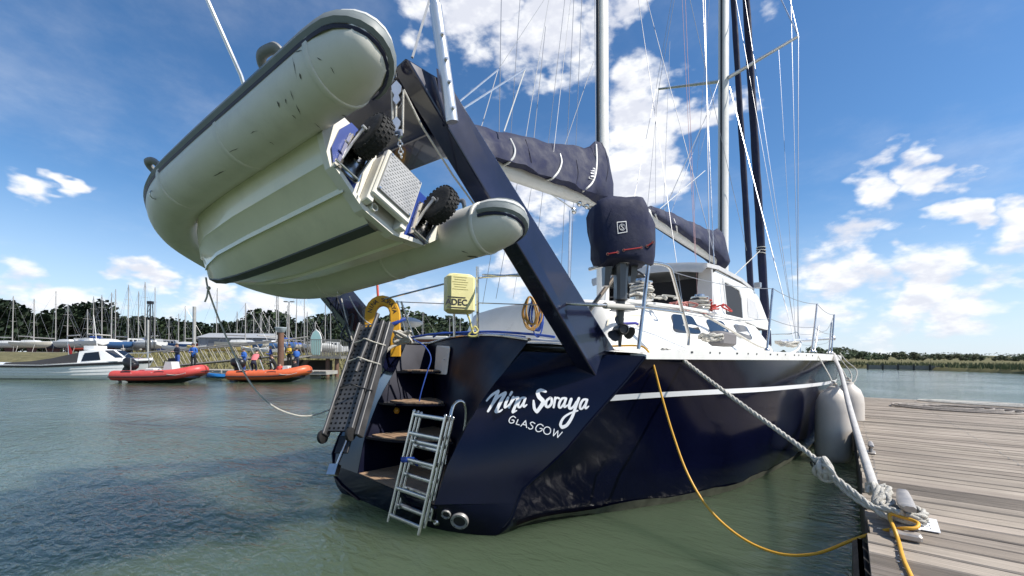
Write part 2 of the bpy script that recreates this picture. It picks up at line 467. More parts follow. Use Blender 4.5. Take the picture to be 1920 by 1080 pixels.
hb = MB()
for sg in (1, -1):
    rows = []
    for k in range(len(EDGE)):
        rows.append([V(p.x * sg, p.y, p.z) for p in (hull_pt(k, u, sg < 0) for u in US)])
    hb.loft(rows, False)
hull = hb.build('hull', NAVY, yacht, smooth=60, label='glossy navy topsides with a white stripe')
# white sheer stripe (a painted band, laid 3 mm proud)
sb = MB()
for sg in (1, -1):
    top, bot = [], []
    for i in range(60):
        u = i / 59 * .97
        zc = lerp(1.035, .985, sm(u, 0, .5)) + .1 * sm(u, .75, 1)
        for lst, dz in ((top, .024), (bot, -.024)):
            col = [hull_pt(k, u, sg < 0) for k in range(6)]
            z = zc + dz
            for a, b_ in zip(col, col[1:]):
                if b_.z <= z <= a.z:
                    f = (z - b_.z) / (a.z - b_.z); p = b_.lerp(a, f); break
            nrm_ = V(1, 0, 0)
            lst.append(V((p.x + .006) * sg, p.y, p.z))
    sb.loft([top, bot], False)
sb.build('sheer_stripe', M('white_stripe', (.8, .8, .8), .3), hull, smooth=60)
# weed and scum line at the waterline
wl_b = MB()
for sg in (1, -1):
    top, bot = [], []
    for i in range(70):
        u = .01 + i / 69 * .97
        for lst, z in ((top, .075 + .012 * math.sin(i * 1.3) + .008 * math.sin(i * 3.1)), (bot, -.02)):
            col = [hull_pt(k, u, sg < 0) for k in range(11)]; p = col[7]
            for a, b_ in zip(col, col[1:]):
                if b_.z <= z <= a.z: p = b_.lerp(a, (z - b_.z) / (a.z - b_.z)); break
            lst.append(V((p.x + .005 + .02 * (1 - sm(u, .05, .13))) * sg, p.y, p.z))
    wl_b.loft([top, bot], False)
wl_b.build('scum_line', M('scum', (.095, .095, .065), .8, var=.5, vscale=9), hull, smooth=60)
# ---- white gunwale / toe rail
gb = MB()
for sg in (1, -1):
    rings = []
    for i in range(70):
        u = i / 69
        p = hull_pt(0, u, sg < 0); t, s = p.x, p.y; z = p.z; hh = lerp(.03, .085, sm(u, .0, .05))
        w = min(.13, t * .8)
        rings.append([V((t + .012) * sg, s, z - .015), V((t + .012) * sg, s, z + hh - .01), V((t - .03) * sg, s, z + hh), V((t - w) * sg, s, z + min(.06, hh)), V((t - w) * sg, s, z - .015)])
    gb.loft(rings, True, True)
gun = gb.build('gunwale', WHITE, yacht, smooth=35, label='white bulwark strip with drain slots')
# drain slots and bolts along the bulwark
for i in range(13):
    u = .05 + i * .021 + .004 * math.sin(i * 2.3)
    p = hull_pt(0, u); q = hull_pt(0, u + .002); d = (q - p).normalized()
    slot = MB(); slot.box((p.x + .0135, p.y, p.z + .05), (.005, .018 if i % 3 else .030, .016), Matrix.Rotation(-math.atan2(d.x, d.y), 3, 'Z'))
    slot.build('drain_slot', DARK, gun, smooth=0)

# ---- deck
db = MB()
rowsd = []
for i in range(50):
    u = i / 49; p = hull_pt(0, u); w = max(p.x - .1, .01)
    rowsd.append([V(w * f, p.y, p.z + .04 + .10 * (1 - f * f) * min(1, w)) for f in (-1, -.8, -.6, -.4, -.2, 0, .2, .4, .6, .8, 1)])
db.loft(rowsd, False)
db.build('deck', WHITE, yacht, smooth=50)
# ---- stern: K1 (starboard edge of the boarding recess) and its port twin
K1 = [(.25, .60, .0), (.535, .64, .09), (.80, .67, .24), (1.06, .70, .42), (1.25, .73, .62), (1.45, .75, .86)]     # z,t,s
KP = [(.25, -.60, .0), (.58, -.68, .11), (.89, -.78, .30), (1.05, -.84, .43), (1.2, -.90, .57), (1.46, -1.05, .80)]
def kpt(tab, z):
    return V(interp([(a[0], a[1]) for a in tab], z), interp([(a[0], a[2]) for a in tab], z), z)
def edge_pt(z, sg):
    e = sorted([(a[2], a[0], a[1]) for a in (EDGE if sg > 0 else EDGEP)])
    return V(sg * interp([(a[0], a[1]) for a in e], z), interp([(a[0], a[2]) for a in e], z), z)
tb = MB()
zs = [.25, .4, .535, .7, .85, 1.0, 1.15, 1.3, 1.40]
rows = []
for z in zs:
    a = kpt(K1, z); b_ = edge_pt(min(z, 1.36), 1); b_.z = min(z, 1.37)
    rows.append([a.lerp(b_, i / 8) for i in range(9)])
tb.loft(rows, False)
panel_v, panel_f = list(tb.v), list(tb.f)
rows = []
for z in zs:
    a = kpt(KP, z); b_ = edge_pt(min(z, 1.36), -1); b_.z = min(z, 1.37)
    rows.append([a.lerp(b_, i / 8) for i in range(9)])
tb.loft(rows, False)
# lower transom: from z=.25 line down to the rounded bottom edge
up_, lo_ = [], []
for i in range(25):
    f = -1 + 2 * i / 24
    t = f * 1.0
    if abs(f) <= .62: up_.append(V(t, 0.0 - .015 * (1 - (f / .62) ** 2), .25))
    else:
        g = (abs(f) - .62) / .38; e = edge_pt(.25, 1 if f > 0 else -1)
        up_.append(V(math.copysign(lerp(.62, abs(e.x), g), t), lerp(0, e.y, g), .25))
    ang = math.pi / 2 * abs(f)
    e = edge_pt(.15, 1 if f > 0 else -1)
    x = abs(e.x) * math.sin(ang); z = -.13 + (.15 + .13) * (1 - math.cos(ang)) ** 1.3
    lo_.append(V(math.copysign(x, f), .10 + (e.y - .10) * math.sin(ang) ** 2, z))
mid_ = [a.lerp(b_, .5) + V(0, -.03 * (1 - abs(-1 + 2 * i / 24)), 0) for i, (a, b_) in enumerate(zip(up_, lo_))]
tb.loft([up_, mid_, lo_], False)
under = [V(p.x * .8, p.y + .5, p.z - .25) for p in lo_]
tb.loft([lo_, under], False)
transom = tb.build('transom', M('navy_transom', (.0024, .0032, .014), .16, var=.25, vscale=2.5, spec=.3, bump=.015, bscale=1.6), yacht, smooth=30, label='dark navy raked transom with the boat name in white')
for sg in (1, -1):
    bd = MB(); bd.tube([edge_pt(z, sg) for z in (-.02, .08, .15, .25, .35, .5, .65, .83, 1.0, 1.18, 1.36)], .011, 8); bd.build('corner_bead', NAVY, transom)
# recess: port wall + back wall
rb = MB()
BACK = {.22: [(-.6, .95), (-.2, .75), (.2, .5), (.6, .02)], .58: [(-.68, .98), (-.25, .76), (.15, .57), (.645, .11)],
        .89: [(-.78, 1.0), (-.25, .74), (.2, .62), (.682, .30)], 1.2: [(-.9, 1.05), (-.3, .86), (.2, .77), (.724, .57)], 1.50: [(-1.05, 1.10), (-.4, 1.02), (.2, .97), (.75, .88)]}
rows = []
for z, pts in BACK.items():
    pp = smoothcurve([V(a, b_, z + (.07 * (1 - ((a + .15) / .9) ** 2) if z > 1.4 else 0)) for a, b_ in pts], 5)
    kz = kpt(KP, max(.25, min(z, 1.46))); kz.z = z
    rows.append([kz, kz.lerp(pp[0], .5)] + pp)
rb.loft(rows, False)
recess = rb.build('stern_recess', M('navy_satin', (.003, .004, .016), .35, var=.25, vscale=3, spec=.2), yacht, smooth=60)
rimp = [V(p.x, p.y, p.z) for p in rows[-1]]
rim = MB(); rim.tube([p + V(0, .005, .006) for p in rimp], .014, 6, sq=(1, 1.6))
rim.build('recess_rim', STEEL, recess)
# deck between the recess rim and the main deck sheet (aft deck)
ad = MB()
back_row = [V(lerp(-1.45, 1.45, i / (len(rimp) - 1)), 1.40, 1.40 + .12 * (1 - (2 * i / (len(rimp) - 1) - 1) ** 2)) for i in range(len(rimp))]
ad.loft([[p + V(0, .012, 0) for p in rimp], [p.lerp(q, .5) + V(0, 0, .02) for p, q in zip(rimp, back_row)], back_row], False)
ad.build('aft_deck', WHITE, yacht, smooth=60)
# corner fills: top of the stern panels
for a, b_, c in ((kpt(K1, 1.45), edge_pt(1.36, 1), V(1.45, 1.40, 1.41)), (kpt(KP, 1.46), edge_pt(1.36, -1), V(-1.45, 1.40, 1.41))):
    cf = MB(); cf.add([a, b_ + V(0, 0, .03), c], [(0, 1, 2)])
    cf.build('quarter_deck', WHITE, yacht, smooth=0)
# treads of slatted teak
TREADS = [(.25, [(-.6, .0), (.6, .0), (.615, .06), (.2, .5), (-.2, .75), (-.6, .95)]),
          (.58, [(-.68, .11), (-.35, .20), (-.05, .40), (.12, .56), (-.25, .76), (-.68, .98)]),
          (.89, [(-.78, .30), (-.55, .37), (-.35, .52), (-.2, .71), (-.25, .74), (-.78, 1.0)]),
          (1.2, [(-.90, .57), (-.72, .66), (-.56, .84), (-.55, .93), (-.9, 1.05)])]
for z, poly in TREADS:
    st = MB(); st.prism([V(x, y, z - .03) for x, y in poly], (0, 0, .022))
    step = st.build('step', NAVY, yacht, smooth=0, label='navy boarding step with a slatted teak tread')
    # planks clipped to the polygon (scan along x)
    ys = [p[1] for p in poly]; y0, y1 = min(ys), max(ys); pw = .062
    y = y0 + .008
    while y < y1 - .01:
        ya, yb = y, min(y + pw - .006, y1 - .004)
        def span(yy):
            xs = []
            for (xa, yya), (xb, yyb) in zip(poly, poly[1:] + poly[:1]):
                if (yya - yy) * (yyb - yy) < 0: xs.append(lerp(xa, xb, (yy - yya) / (yyb - yya)))
            return (min(xs) + .012, max(xs) - .012) if len(xs) >= 2 else None
        sa, sb_ = span(ya), span(yb)
        if sa and sb_ and sa[1] - sa[0] > .03 and sb_[1] - sb_[0] > .01:
            pk = MB(); pk.prism([V(sa[0], ya, z - .008), V(sa[1], ya, z - .008), V(sb_[1], yb, z - .008), V(sb_[0], yb, z - .008)], (0, 0, .012))
            pk.build('plank', TEAK, step, smooth=0)
        y += pw
# ------------------------------------------------------------------ helpers working on the yacht
def bvh_of(*objs):
    vs, fs = [], []
    for o in objs:
        b_ = len(vs); vs += [v.co.copy() for v in o.data.vertices]
        fs += [tuple(i + b_ for i in p.vertices) for p in o.data.polygons]
    return BVHTree.FromPolygons(vs, fs)
CAML = loc(CAMP); YI3 = YI.to_3x3()
def hit(tree, px, py, off=.008):
    d = (YI3 @ pdir(px, py)).normalized()
    p, n, i, dist = tree.ray_cast(CAML, d)
    if p is None: return None
    if n.dot(d) > 0: n = -n
    return p + n * off
def decal(name, tree, poly, mat, parent, off=.008, **kw):
    pts = [hit(tree, x, y, off) for x, y in poly]
    if any(p is None for p in pts): return None
    mb = MB(); mb.add(pts, [tuple(range(len(pts)))]); return mb.build(name, mat, parent, smooth=0, **kw)

# ------------------------------------------------------------------ davit arch
def leg_quad(t0, t1, sg):
    a = LT(761, 107, t1); b_ = LT(1130, 727, t0); c = LT(1156, 660, t0); d = LT(846, 160, t1)
    out = []
    return [V(sg * p.x, p.y, p.z) for p in (a, b_, c, d)]
arch = None
q = leg_quad(1.33, 1.12, 1)
axis_ = (q[0] - q[1]).normalized()
def leg_mesh(sg):
    o = leg_quad(1.33, 1.12, sg)
    if sg < 0: o = [V(-1.60 if i in (1, 2) else -1.58, p.y - .3, p.z) for i, p in enumerate(o)]
    inn = [p - V(.15 * sg, 0, 0) for p in o]
    mb = MB(); mb.hexa([o[1], o[2], inn[2], inn[1], o[0], o[3], inn[3], inn[0]])
    return mb
arch_leg = leg_mesh(1).build('davit_leg', NAVYARCH, yacht, smooth=0, label='navy box-section davit leg rising from the starboard quarter')
leg_mesh(-1).build('davit_leg', NAVYARCH, yacht, smooth=0, label='navy box-section davit leg on the far side of the stern')
down = (q[1] - q[0]).normalized()
cbm = MB(); r0, r1 = [], []
for t, lst in ((1.12 - .149, r0), (-1.58 + .149, r1)):
    a = V(t, q[0].y + (.012 if t > 0 else -.288), q[0].z - .012); fwd = (q[3] - q[0]) * .9; fwd.x = 0
    dn_ = V(0, down.y, down.z) * .36
    lst += [a, a + dn_, a + dn_ + fwd, a + fwd]
cbm.loft([r0, r1], True, True)
cross = cbm.build('davit_crossbeam', NAVYARCH, yacht, smooth=0)
for o in [c for c in yacht.children if c.name.startswith('davit_')]:
    bv = o.modifiers.new('bevel', 'BEVEL'); bv.width = .012; bv.segments = 2
# weld bead at the foot of the leg
wb = MB(); ba, bb = LT(1132, 726, 1.336), LT(1155, 664, 1.336)
for i in range(15):
    wb.ball(ba.lerp(bb, i / 14), (.006 + .003 * random.random(), .008, .008), 6, 4)
wb.build('weld_bead', M('weld_grey', (.5, .5, .5), .5, .5), arch_leg, kind='stuff')
# pole clamp plate + antenna pole on the arch
pa, pb_ = LT(848, 229, 1.20), LT(812, -20, 1.20)
pd_ = (pb_ - pa).normalized()
cl = MB()
cl.hexa([LT(830, 236, 1.13), LT(842, 244, 1.13), LT(842, 244, 1.0), LT(830, 236, 1.0), LT(818, 128, 1.13), LT(832, 134, 1.13), LT(832, 134, 1.0), LT(818, 128, 1.0)])
cl.build('clamp_plate', NAVYARCH, yacht, smooth=0)
pole = MB(); pole.tube([pa, pa + pd_ * .62], .036, 14); pole.tube([pa + pd_ * .60, pa + pd_ * 3.2], .029, 14)
aerial = pole.build('antenna_pole', ALU, yacht, label='bright aluminium pole clamped to the davit arch')
for f in (.06, .20, .32, .45):
    bt = MB(); p = pa + pd_ * f; bt.lathe(p + V(.03, -.01, 0), (1, -.35, 0), [(.011, 0), (.011, .014), (.007, .014), (.007, .022)], 8)
    bt.build('bolt', STEEL, aerial)
# port whip pole seen behind the dinghy
pw0 = LT(452, 142, -1.1); pw1 = LT(388, -2, -1.1); wd = (pw1 - pw0).normalized()
base_ = V(-1.35, q[0].y + .1, q[0].z - .05)
mb = MB(); mb.tube([base_, pw0, pw0 + wd * 2.0], .017, 8); mb.build('whip_pole', ALU, yacht)

# ------------------------------------------------------------------ cabin trunk
def trunk_ring(s, hw, z1, z0=1.40, lean=.17, r=.09):
    pts = [V(hw, s, z0), V(hw - lean * .55, s, lerp(z0, z1, .62)), V(hw - lean, s, z1 - r), V(hw - lean - r * .35, s, z1 - r * .3), V(hw - lean - r, s, z1),
           V(hw * .45, s, z1 + .05), V(0, s, z1 + .07)]
    return pts + [V(-p.x, p.y, p.z) for p in reversed(pts[:-1])]
cb_ = MB()
ST = [(1.62, 1.08, 1.42), (1.63, 1.10, 1.72), (1.72, 1.14, 1.90), (1.85, 1.18, 1.93), (2.4, 1.24, 1.95), (3.4, 1.28, 1.97), (4.6, 1.30, 1.99), (5.8, 1.28, 2.0), (6.8, 1.22, 1.99), (7.4, 1.16, 1.93), (8.2, 1.08, 1.72), (9.0, .98, 1.50), (9.1, .9, 1.44)]
rings = [trunk_ring(*a) for a in ST]
cb_.loft(rings, True, False); cb_.f.append(tuple(range(len(rings[0])))); cb_.m.append(0)
trunk = cb_.build('cabin_trunk', WHITE, yacht, smooth=38, label='white cabin with dark tinted side windows')
ttree = bvh_of(trunk)
def rquad(a, b_, c, d, r=.18, n=3):
    """rounded quad in pixels"""
    P = [Vector((*p, 0)) for p in (a, b_, c, d)]; out = []
    for i in range(4):
        p0, p1, p2 = P[i - 1], P[i], P[(i + 1) % 4]
        s0 = p1.lerp(p0, r); s2 = p1.lerp(p2, r)
        for k in range(n + 1):
            f = k / n; x = s0.lerp(p1, f).lerp(p1.lerp(s2, f), f); out.append((x.x, x.y))
    return out
def grow(poly, e):
    cx_ = sum(p[0] for p in poly) / len(poly); cy_ = sum(p[1] for p in poly) / len(poly)
    return [(cx_ + (x - cx_) * e[0], cy_ + (y - cy_) * e[1]) for x, y in poly]
for wq in (((1257, 589), (1296, 593), (1315, 627), (1262, 623)), ((1322, 599), (1354, 603), (1370, 631), (1332, 627)), ((1374, 608), (1398, 612), (1411, 637), (1384, 633)), ((1413, 616), (1428, 619), (1437, 638), (1421, 637))):
    pl = rquad(*wq)
    fr = decal('window_frame', ttree, grow(pl, (1.10, 1.14)), WHITEP, trunk, .006)
    decal('window', ttree, pl, GLASS, trunk, .013)
# port-side windows, mirrored
for s0, s1 in ((2.7, 3.5), (3.7, 4.5), (4.8, 5.6), (5.9, 6.5)):
    w = MB(); w.add([(-1.19 - .02, s0, 1.60), (-1.21 - .02, s1 + .1, 1.60), (-1.135 - .02, s1, 1.80), (-1.13 - .02, s0, 1.80)], [(0, 1, 2, 3)])
    w.build('window', GLASS, trunk, smooth=0)
# grab rail / step on the trunk's lit quarter: fold-down seat panel seen beside the propeller
decal('locker_lid', ttree, [(1140, 600), (1152, 592), (1206, 592), (1200, 612), (1136, 612)], M('cream_panel', (.62, .56, .44), .5), trunk, .012)
# coaming line (raised moulding) along trunk top
mo = MB(); mo.tube([V(1.24 - .19, 1.9, 1.93), V(1.28 - .19, 3.4, 1.985), V(1.3 - .19, 4.6, 2.0), V(1.28 - .19, 5.8, 2.01), V(1.2 - .19, 6.9, 1.99)], .02, 6, sq=(1, 1.4))
mo.build('moulding', WHITEP, trunk)

# ------------------------------------------------------------------ wheelhouse
wh = MB()
WS = [(4.75, 1.98), (4.78, 2.62), (5.0, 2.72), (7.0, 2.64), (7.35, 2.54), (8.05, 1.95)]
for sg in (1, -1):
    wh.mi = 0
    wh.prism([V(1.02 * sg - (.10 * sg * (z - 1.95)), s, z) for s, z in WS], (-.05 * sg, 0, 0))
house = wh.build('wheelhouse', WHITEP, yacht, smooth=0, label='white wheelhouse with hard top ahead of the cockpit')
rf = MB(); rr = []
for s, z, hw in ((4.45, 2.66, .92), (4.5, 2.74, .98), (5.0, 2.78, .98), (6.2, 2.76, .97), (7.1, 2.69, .93), (7.42, 2.58, .9)):
    top = [V(hw * f, s, z + .10 * (1 - f * f)) for f in (-1, -.75, -.4, 0, .4, .75, 1)]
    rr.append(top + [V(p.x, p.y, p.z - .06) for p in reversed(top)])
rf.loft(rr, True, True); roof = rf.build('hard_top', GREYGEL_SHADE, house, smooth=40)
fw = MB(); fw.add([V(-.92, 7.4, 2.56), V(.92, 7.4, 2.56), V(1.02, 8.05, 1.95), V(-1.02, 8.05, 1.95)], [(0, 1, 2, 3)]); fw.build('windscreen', GLASS, house, smooth=0)
# dark sheet standing in for the shade inside the cockpit opening, grey aft panel
bk = MB(); bk.add([V(-.98, 4.95, 1.98), V(.90, 4.95, 1.98), V(.90, 4.95, 2.62), V(-.98, 4.95, 2.62)], [(0, 1, 2, 3)]); bk.build('cockpit_shade_sheet', M('opening_shade', (.010, .010, .013), .8, bump=.5, bscale=6), house, smooth=0)
for t0, t1 in ((.74, .965), (-.965, -.80)):
    ap = MB(); ap.hexa([V(t0, 4.70, 1.98), V(t1 + .03, 4.70, 1.98), V(t1 + .03, 4.76, 1.98), V(t0, 4.76, 1.98), V(t0 + .04, 4.72, 2.70), V(t1, 4.72, 2.70), V(t1, 4.77, 2.70), V(t0 + .04, 4.77, 2.70)])
    ap.build('aft_panel', GREYGEL_SHADE, house, smooth=0)  # shade on the white house's aft side, put into the grey colour
def sidewall(s, z, e=.0): return V(1.02 - .10 * (z - 1.95) + .006 + e, s, z)
sd = MB(); sd.add([sidewall(s, z) for s, z in ((5.25, 2.05), (6.1, 2.05), (6.12, 2.40), (6.02, 2.52), (5.35, 2.56), (5.25, 2.5))], [tuple(range(6))]); sd.build('side_door', DARK, house, smooth=0)
fr = MB(); fr.tube([sidewall(s, z) for s, z in ((6.1, 2.03), (6.13, 2.40), (6.02, 2.54), (5.35, 2.58), (5.2, 2.56))], .02, 6); fr.build('door_frame', WHITEP, house)
hr = MB(); hr.tube([sidewall(s, z, .04) for s, z in ((5.12, 2.60), (5.13, 2.15), (5.22, 2.10))], .016, 6); hr.build('grab_rail', WHITEP, house)
sw = MB(); sw.add([sidewall(s, z) for s, z in ((6.45, 2.1), (7.25, 2.1), (7.0, 2.42), (6.5, 2.46))], [(0, 1, 2, 3)]); sw.build('side_window', GREYGEL_SHADE, house, smooth=0)
lampb = MB(); lp = V(1.0, 7.1, 2.75); lampb.box(lp, (.10, .12, .09)); lampb.build('deck_lamp', M('lamp_grey', (.35, .35, .36), .3, .6), house, smooth=0)
# cockpit coaming with winches and rope tails
wind = []
for (s, t) in ((2.55, .95), (4.15, 1.0)):
    wn_ = MB(); wn_.lathe(V(t, s, 2.0), (0, 0, 1), [(.13, 0), (.13, .03), (.10, .06), (.085, .12), (.10, .17), (.12, .19), (.12, .205), (.07, .215), (.065, .24)], 20)
    wi = wn_.build('winch', STEEL, yacht, label='chrome sheet winch wound with rope on the coaming')
    for k in range(6):
        cr = MB(); cr.torus(V(t + random.uniform(-.008, .008), s, 2.045 + k * .021), (random.uniform(-.08, .08), random.uniform(-.08, .08), 1), .112 + .018 * random.random(), .012, 20, 6)
        cr.build('rope_turn', ROPEW, wi)
wheel_s = V(.35, 3.35, 2.2)
sw_ = MB(); sw_.torus(wheel_s, (0, 1, .15), .34, .014, 30, 8)
for k in range(6):
    a = k * math.pi / 3; sw_.tube([wheel_s, wheel_s + V(math.cos(a) * .34, -.05 * math.sin(a), math.sin(a) * .335)], .008, 6)
sw_.build('steering_wheel', BLACKP, yacht)
# ------------------------------------------------------------------ masts, booms, covers
def oval(c, a, b_, n=18):
    return [c + V(a * math.cos(2 * math.pi * k / n), b_ * math.sin(2 * math.pi * k / n), 0) for k in range(n)]
def mast(name, px0, px1, y0, y1, a, b_, ztop, zbot, label):
    lo = LT(px0, y0, 0); hi = LT(px1, y1, 0); d = (hi - lo) / (hi.z - lo.z)
    mb = MB(); mb.loft([oval(lo + d * (z - lo.z), a * f, b_ * f) for z, f in ((zbot, 1), (ztop * .6, 1), (ztop, .8))], True, True)
    o = mb.build(name, SPARW, yacht, smooth=60, label=label)
    tr = MB(); tr.hexa([lo + d * (z - lo.z) + V(x, -b_ - y, 0) for z in (zbot + 1.6, ztop) for x, y in ((-.018, .022), (.018, .022), (.018, -.01), (-.018, -.01))])
    tr.build('sail_track', BLACKP, o, smooth=0)
    return lo, d, o
mz_lo, mz_d, mizzen = mast('mizzen_mast', 1130, 1129, 370, 0, .078, .105, 10.5, 1.45, 'slim white mizzen mast with a black sail track')
mm_lo, mm_d, main_ = mast('main_mast', 1356, 1357, 430, 0, .105, .14, 16.0, 1.6, 'tall grey-white main mast ahead of the cockpit')
def mast_at(lo, d, z): return lo + d * (z - lo.z)
def boom(name, a, b_, r0, r1, label):
    mb = MB(); mb.tube([a, a.lerp(b_, .5), b_], [r0, r0, r1], 14, sq=(1.15, .9)); return mb.build(name, SPARW, yacht, label=label)
mzb_a = LT(1112, 377, 0.0); mzb_b = LT(752, 247, 0.0)
bmz = boom('mizzen_boom', mzb_a, mzb_b, .088, .08, 'white mizzen boom under its navy sail cover')
mnb_a = LT(1345, 488, 0.0); mnb_b = LT(1206, 398, 0.0)
bmn = boom('main_boom', mnb_a, mnb_b, .09, .085, 'white main boom under its navy sail cover')
def cover(name, a, b_, prof, label, wob=.02, nseg=26):
    """prof: list of (f along boom a->b, half width, drop below boom, height above boom)"""
    mb = MB(); ax = (b_ - a); rings = []
    rnd = random.Random(hash(name) % 1000)
    ph = [rnd.uniform(0, 6) for _ in range(8)]
    for i in range(nseg + 1):
        f = prof[0][0] + (prof[-1][0] - prof[0][0]) * i / nseg
        w = interp([(p[0], p[1]) for p in prof], f); dr = interp([(p[0], p[2]) for p in prof], f); h = interp([(p[0], p[3]) for p in prof], f)
        c = a + ax * f; ring = []
        for k in range(20):
            an = 2 * math.pi * k / 20
            x = math.sin(an); y = math.cos(an)
            zz_ = (h * y if y > 0 else dr * y)
            ww = w * (1 - .45 * max(0, y) ** 1.6) * (1 - .35 * max(0, -y) ** 2)
            wv = wob * (math.sin(f * 23 + ph[k % 8]) + .6 * math.sin(f * 47 + an * 3 + ph[(k + 3) % 8])) * .6
            ring.append(c + V(x * (ww + wv), 0, zz_ + wv * .8))
        rings.append(ring)
    mb.loft(rings, True, True)
    return mb.build(name, CANVAS, yacht, smooth=70, label=label)
mcv = cover('mizzen_sail_cover', mzb_a, mzb_b, [(-.135, .02, .10, .40), (-.13, .10, .14, .58), (-.09, .17, .14, .84), (-.04, .20, .12, .86), (.0, .20, .08, .80), (.05, .20, .02, .68), (.3, .20, -.015, .52), (.6, .18, -.02, .38), (.85, .15, -.02, .27), (.955, .12, -.02, .20), (.96, .05, -.02, .10)], 'navy canvas cover laced over the mizzen sail', .022)
ncv = cover('main_sail_cover', mnb_a, mnb_b, [(-.12, .02, .1, .4), (-.11, .14, .16, .62), (-.06, .18, .18, .72), (0, .2, .14, .70), (.08, .2, .05, .56), (.4, .2, .03, .42), (.75, .17, .03, .28), (.96, .12, .03, .16), (.97, .05, .02, .1)], 'navy canvas cover laced over the main sail', .02)
ctree = bvh_of(mcv)
def strap(tree, pts, parent, r=.012, mat=None, name='strap', off=.008):
    P = [hit(tree, x, y, off) for x, y in pts]; P = [p for p in P if p is not None]
    if len(P) < 3: return
    mb = MB(); mb.tube(smoothcurve(P, 4), r, 8); mb.build(name, mat or SPARW, parent)
strap(ctree, [(947, 247), (956, 262), (964, 280), (962, 295), (953, 304), (945, 308)], mcv)
strap(ctree, [(1042, 262), (1049, 290), (1052, 305), (1046, 322), (1036, 333), (1026, 336)], mcv)
strap(ctree, [(1117, 272), (1118, 300), (1116, 325), (1110, 342), (1100, 353), (1092, 358)], mcv)
for x0, y0, sc in ((1110, 326, 1.0),):
    bord = [(x0 - 6, y0 - 12), (x0 + 5, y0 - 10), (x0 + 4, y0 + 12), (x0 - 7, y0 + 9)]
    decal('label_patch', ctree, bord, M('label_white', (.75, .75, .75), .6), mcv, .010)
    decal('label_patch', ctree, grow(bord, (.78, .86)), M('label_navy', (.03, .034, .07), .7), mcv, .013)
    for dy in (-5, 0, 5):
        decal('label_print', ctree, [(x0 - 4, y0 - 1.2 + dy), (x0 + 2.5, y0 - .2 + dy), (x0 + 2.5, y0 + 2 + dy), (x0 - 4, y0 + 1 + dy)], MATS['label_white'], mcv, .016)
SEAM = M('canvas_seam', (.011, .013, .032), .9)
for pts_ in ([(985, 262), (992, 285), (996, 305), (994, 320)], [(1070, 270), (1080, 300), (1084, 325), (1080, 345)], [(1100, 272), (1104, 300), (1103, 330)], [(1128, 268), (1136, 290), (1140, 315), (1136, 340)]):
    strap(ctree, pts_, mcv, .004, SEAM, 'seam', .003)
mtree = bvh_of(ncv)
strap(mtree, [(1228, 402), (1233, 412), (1237, 423)], ncv)
strap(mtree, [(1262, 411), (1268, 424), (1270, 436)], ncv)
# pale rope ends lashing the boom end, mainsheet blocks, goosenecks
gn = MB(); gn.lathe(mzb_a, (mzb_a - mzb_b), [(.07, -.05), (.08, 0), (.05, .06), (.03, .12), (.03, .25)], 12); gn.build('gooseneck', STEEL, bmz)
gn = MB(); gn.lathe(mnb_a, (mnb_a - mnb_b), [(.08, -.05), (.09, 0), (.05, .08), (.03, .30)], 12); gn.build('gooseneck', STEEL, bmn)
for i, (x, y) in enumerate(((1100, 386), (1086, 381), (1110, 392), (1076, 395))):
    p = LT(x, y, .02); mb = MB(); mb.ball(p, (.03, .045, .045), 10, 6); mb.build('sheet_block', STEEL, bmz)
cp = MB(); aft = mzb_b; cp.tube([aft + (mzb_a - mzb_b) * .06, aft, aft - (mzb_a - mzb_b) * .01], [.075, .078, .06], 14); cp.build('boom_end', WHITEP, bmz)
# spreaders on the main mast
rt = mast_at(mm_lo, mm_d, LT(1357, 150, 0).z)
for sg, tip in ((1, LT(1497, 68, 1.48)), (-1, LT(1235, 167, -1.48))):
    mb = MB(); mb.tube([rt + V(.09 * sg, 0, 0), tip], [.05, .032], 10, sq=(.6, 1.2)); mb.build('spreader', ALU, main_)
spR, spL = LT(1497, 68, 1.48), LT(1235, 167, -1.48)
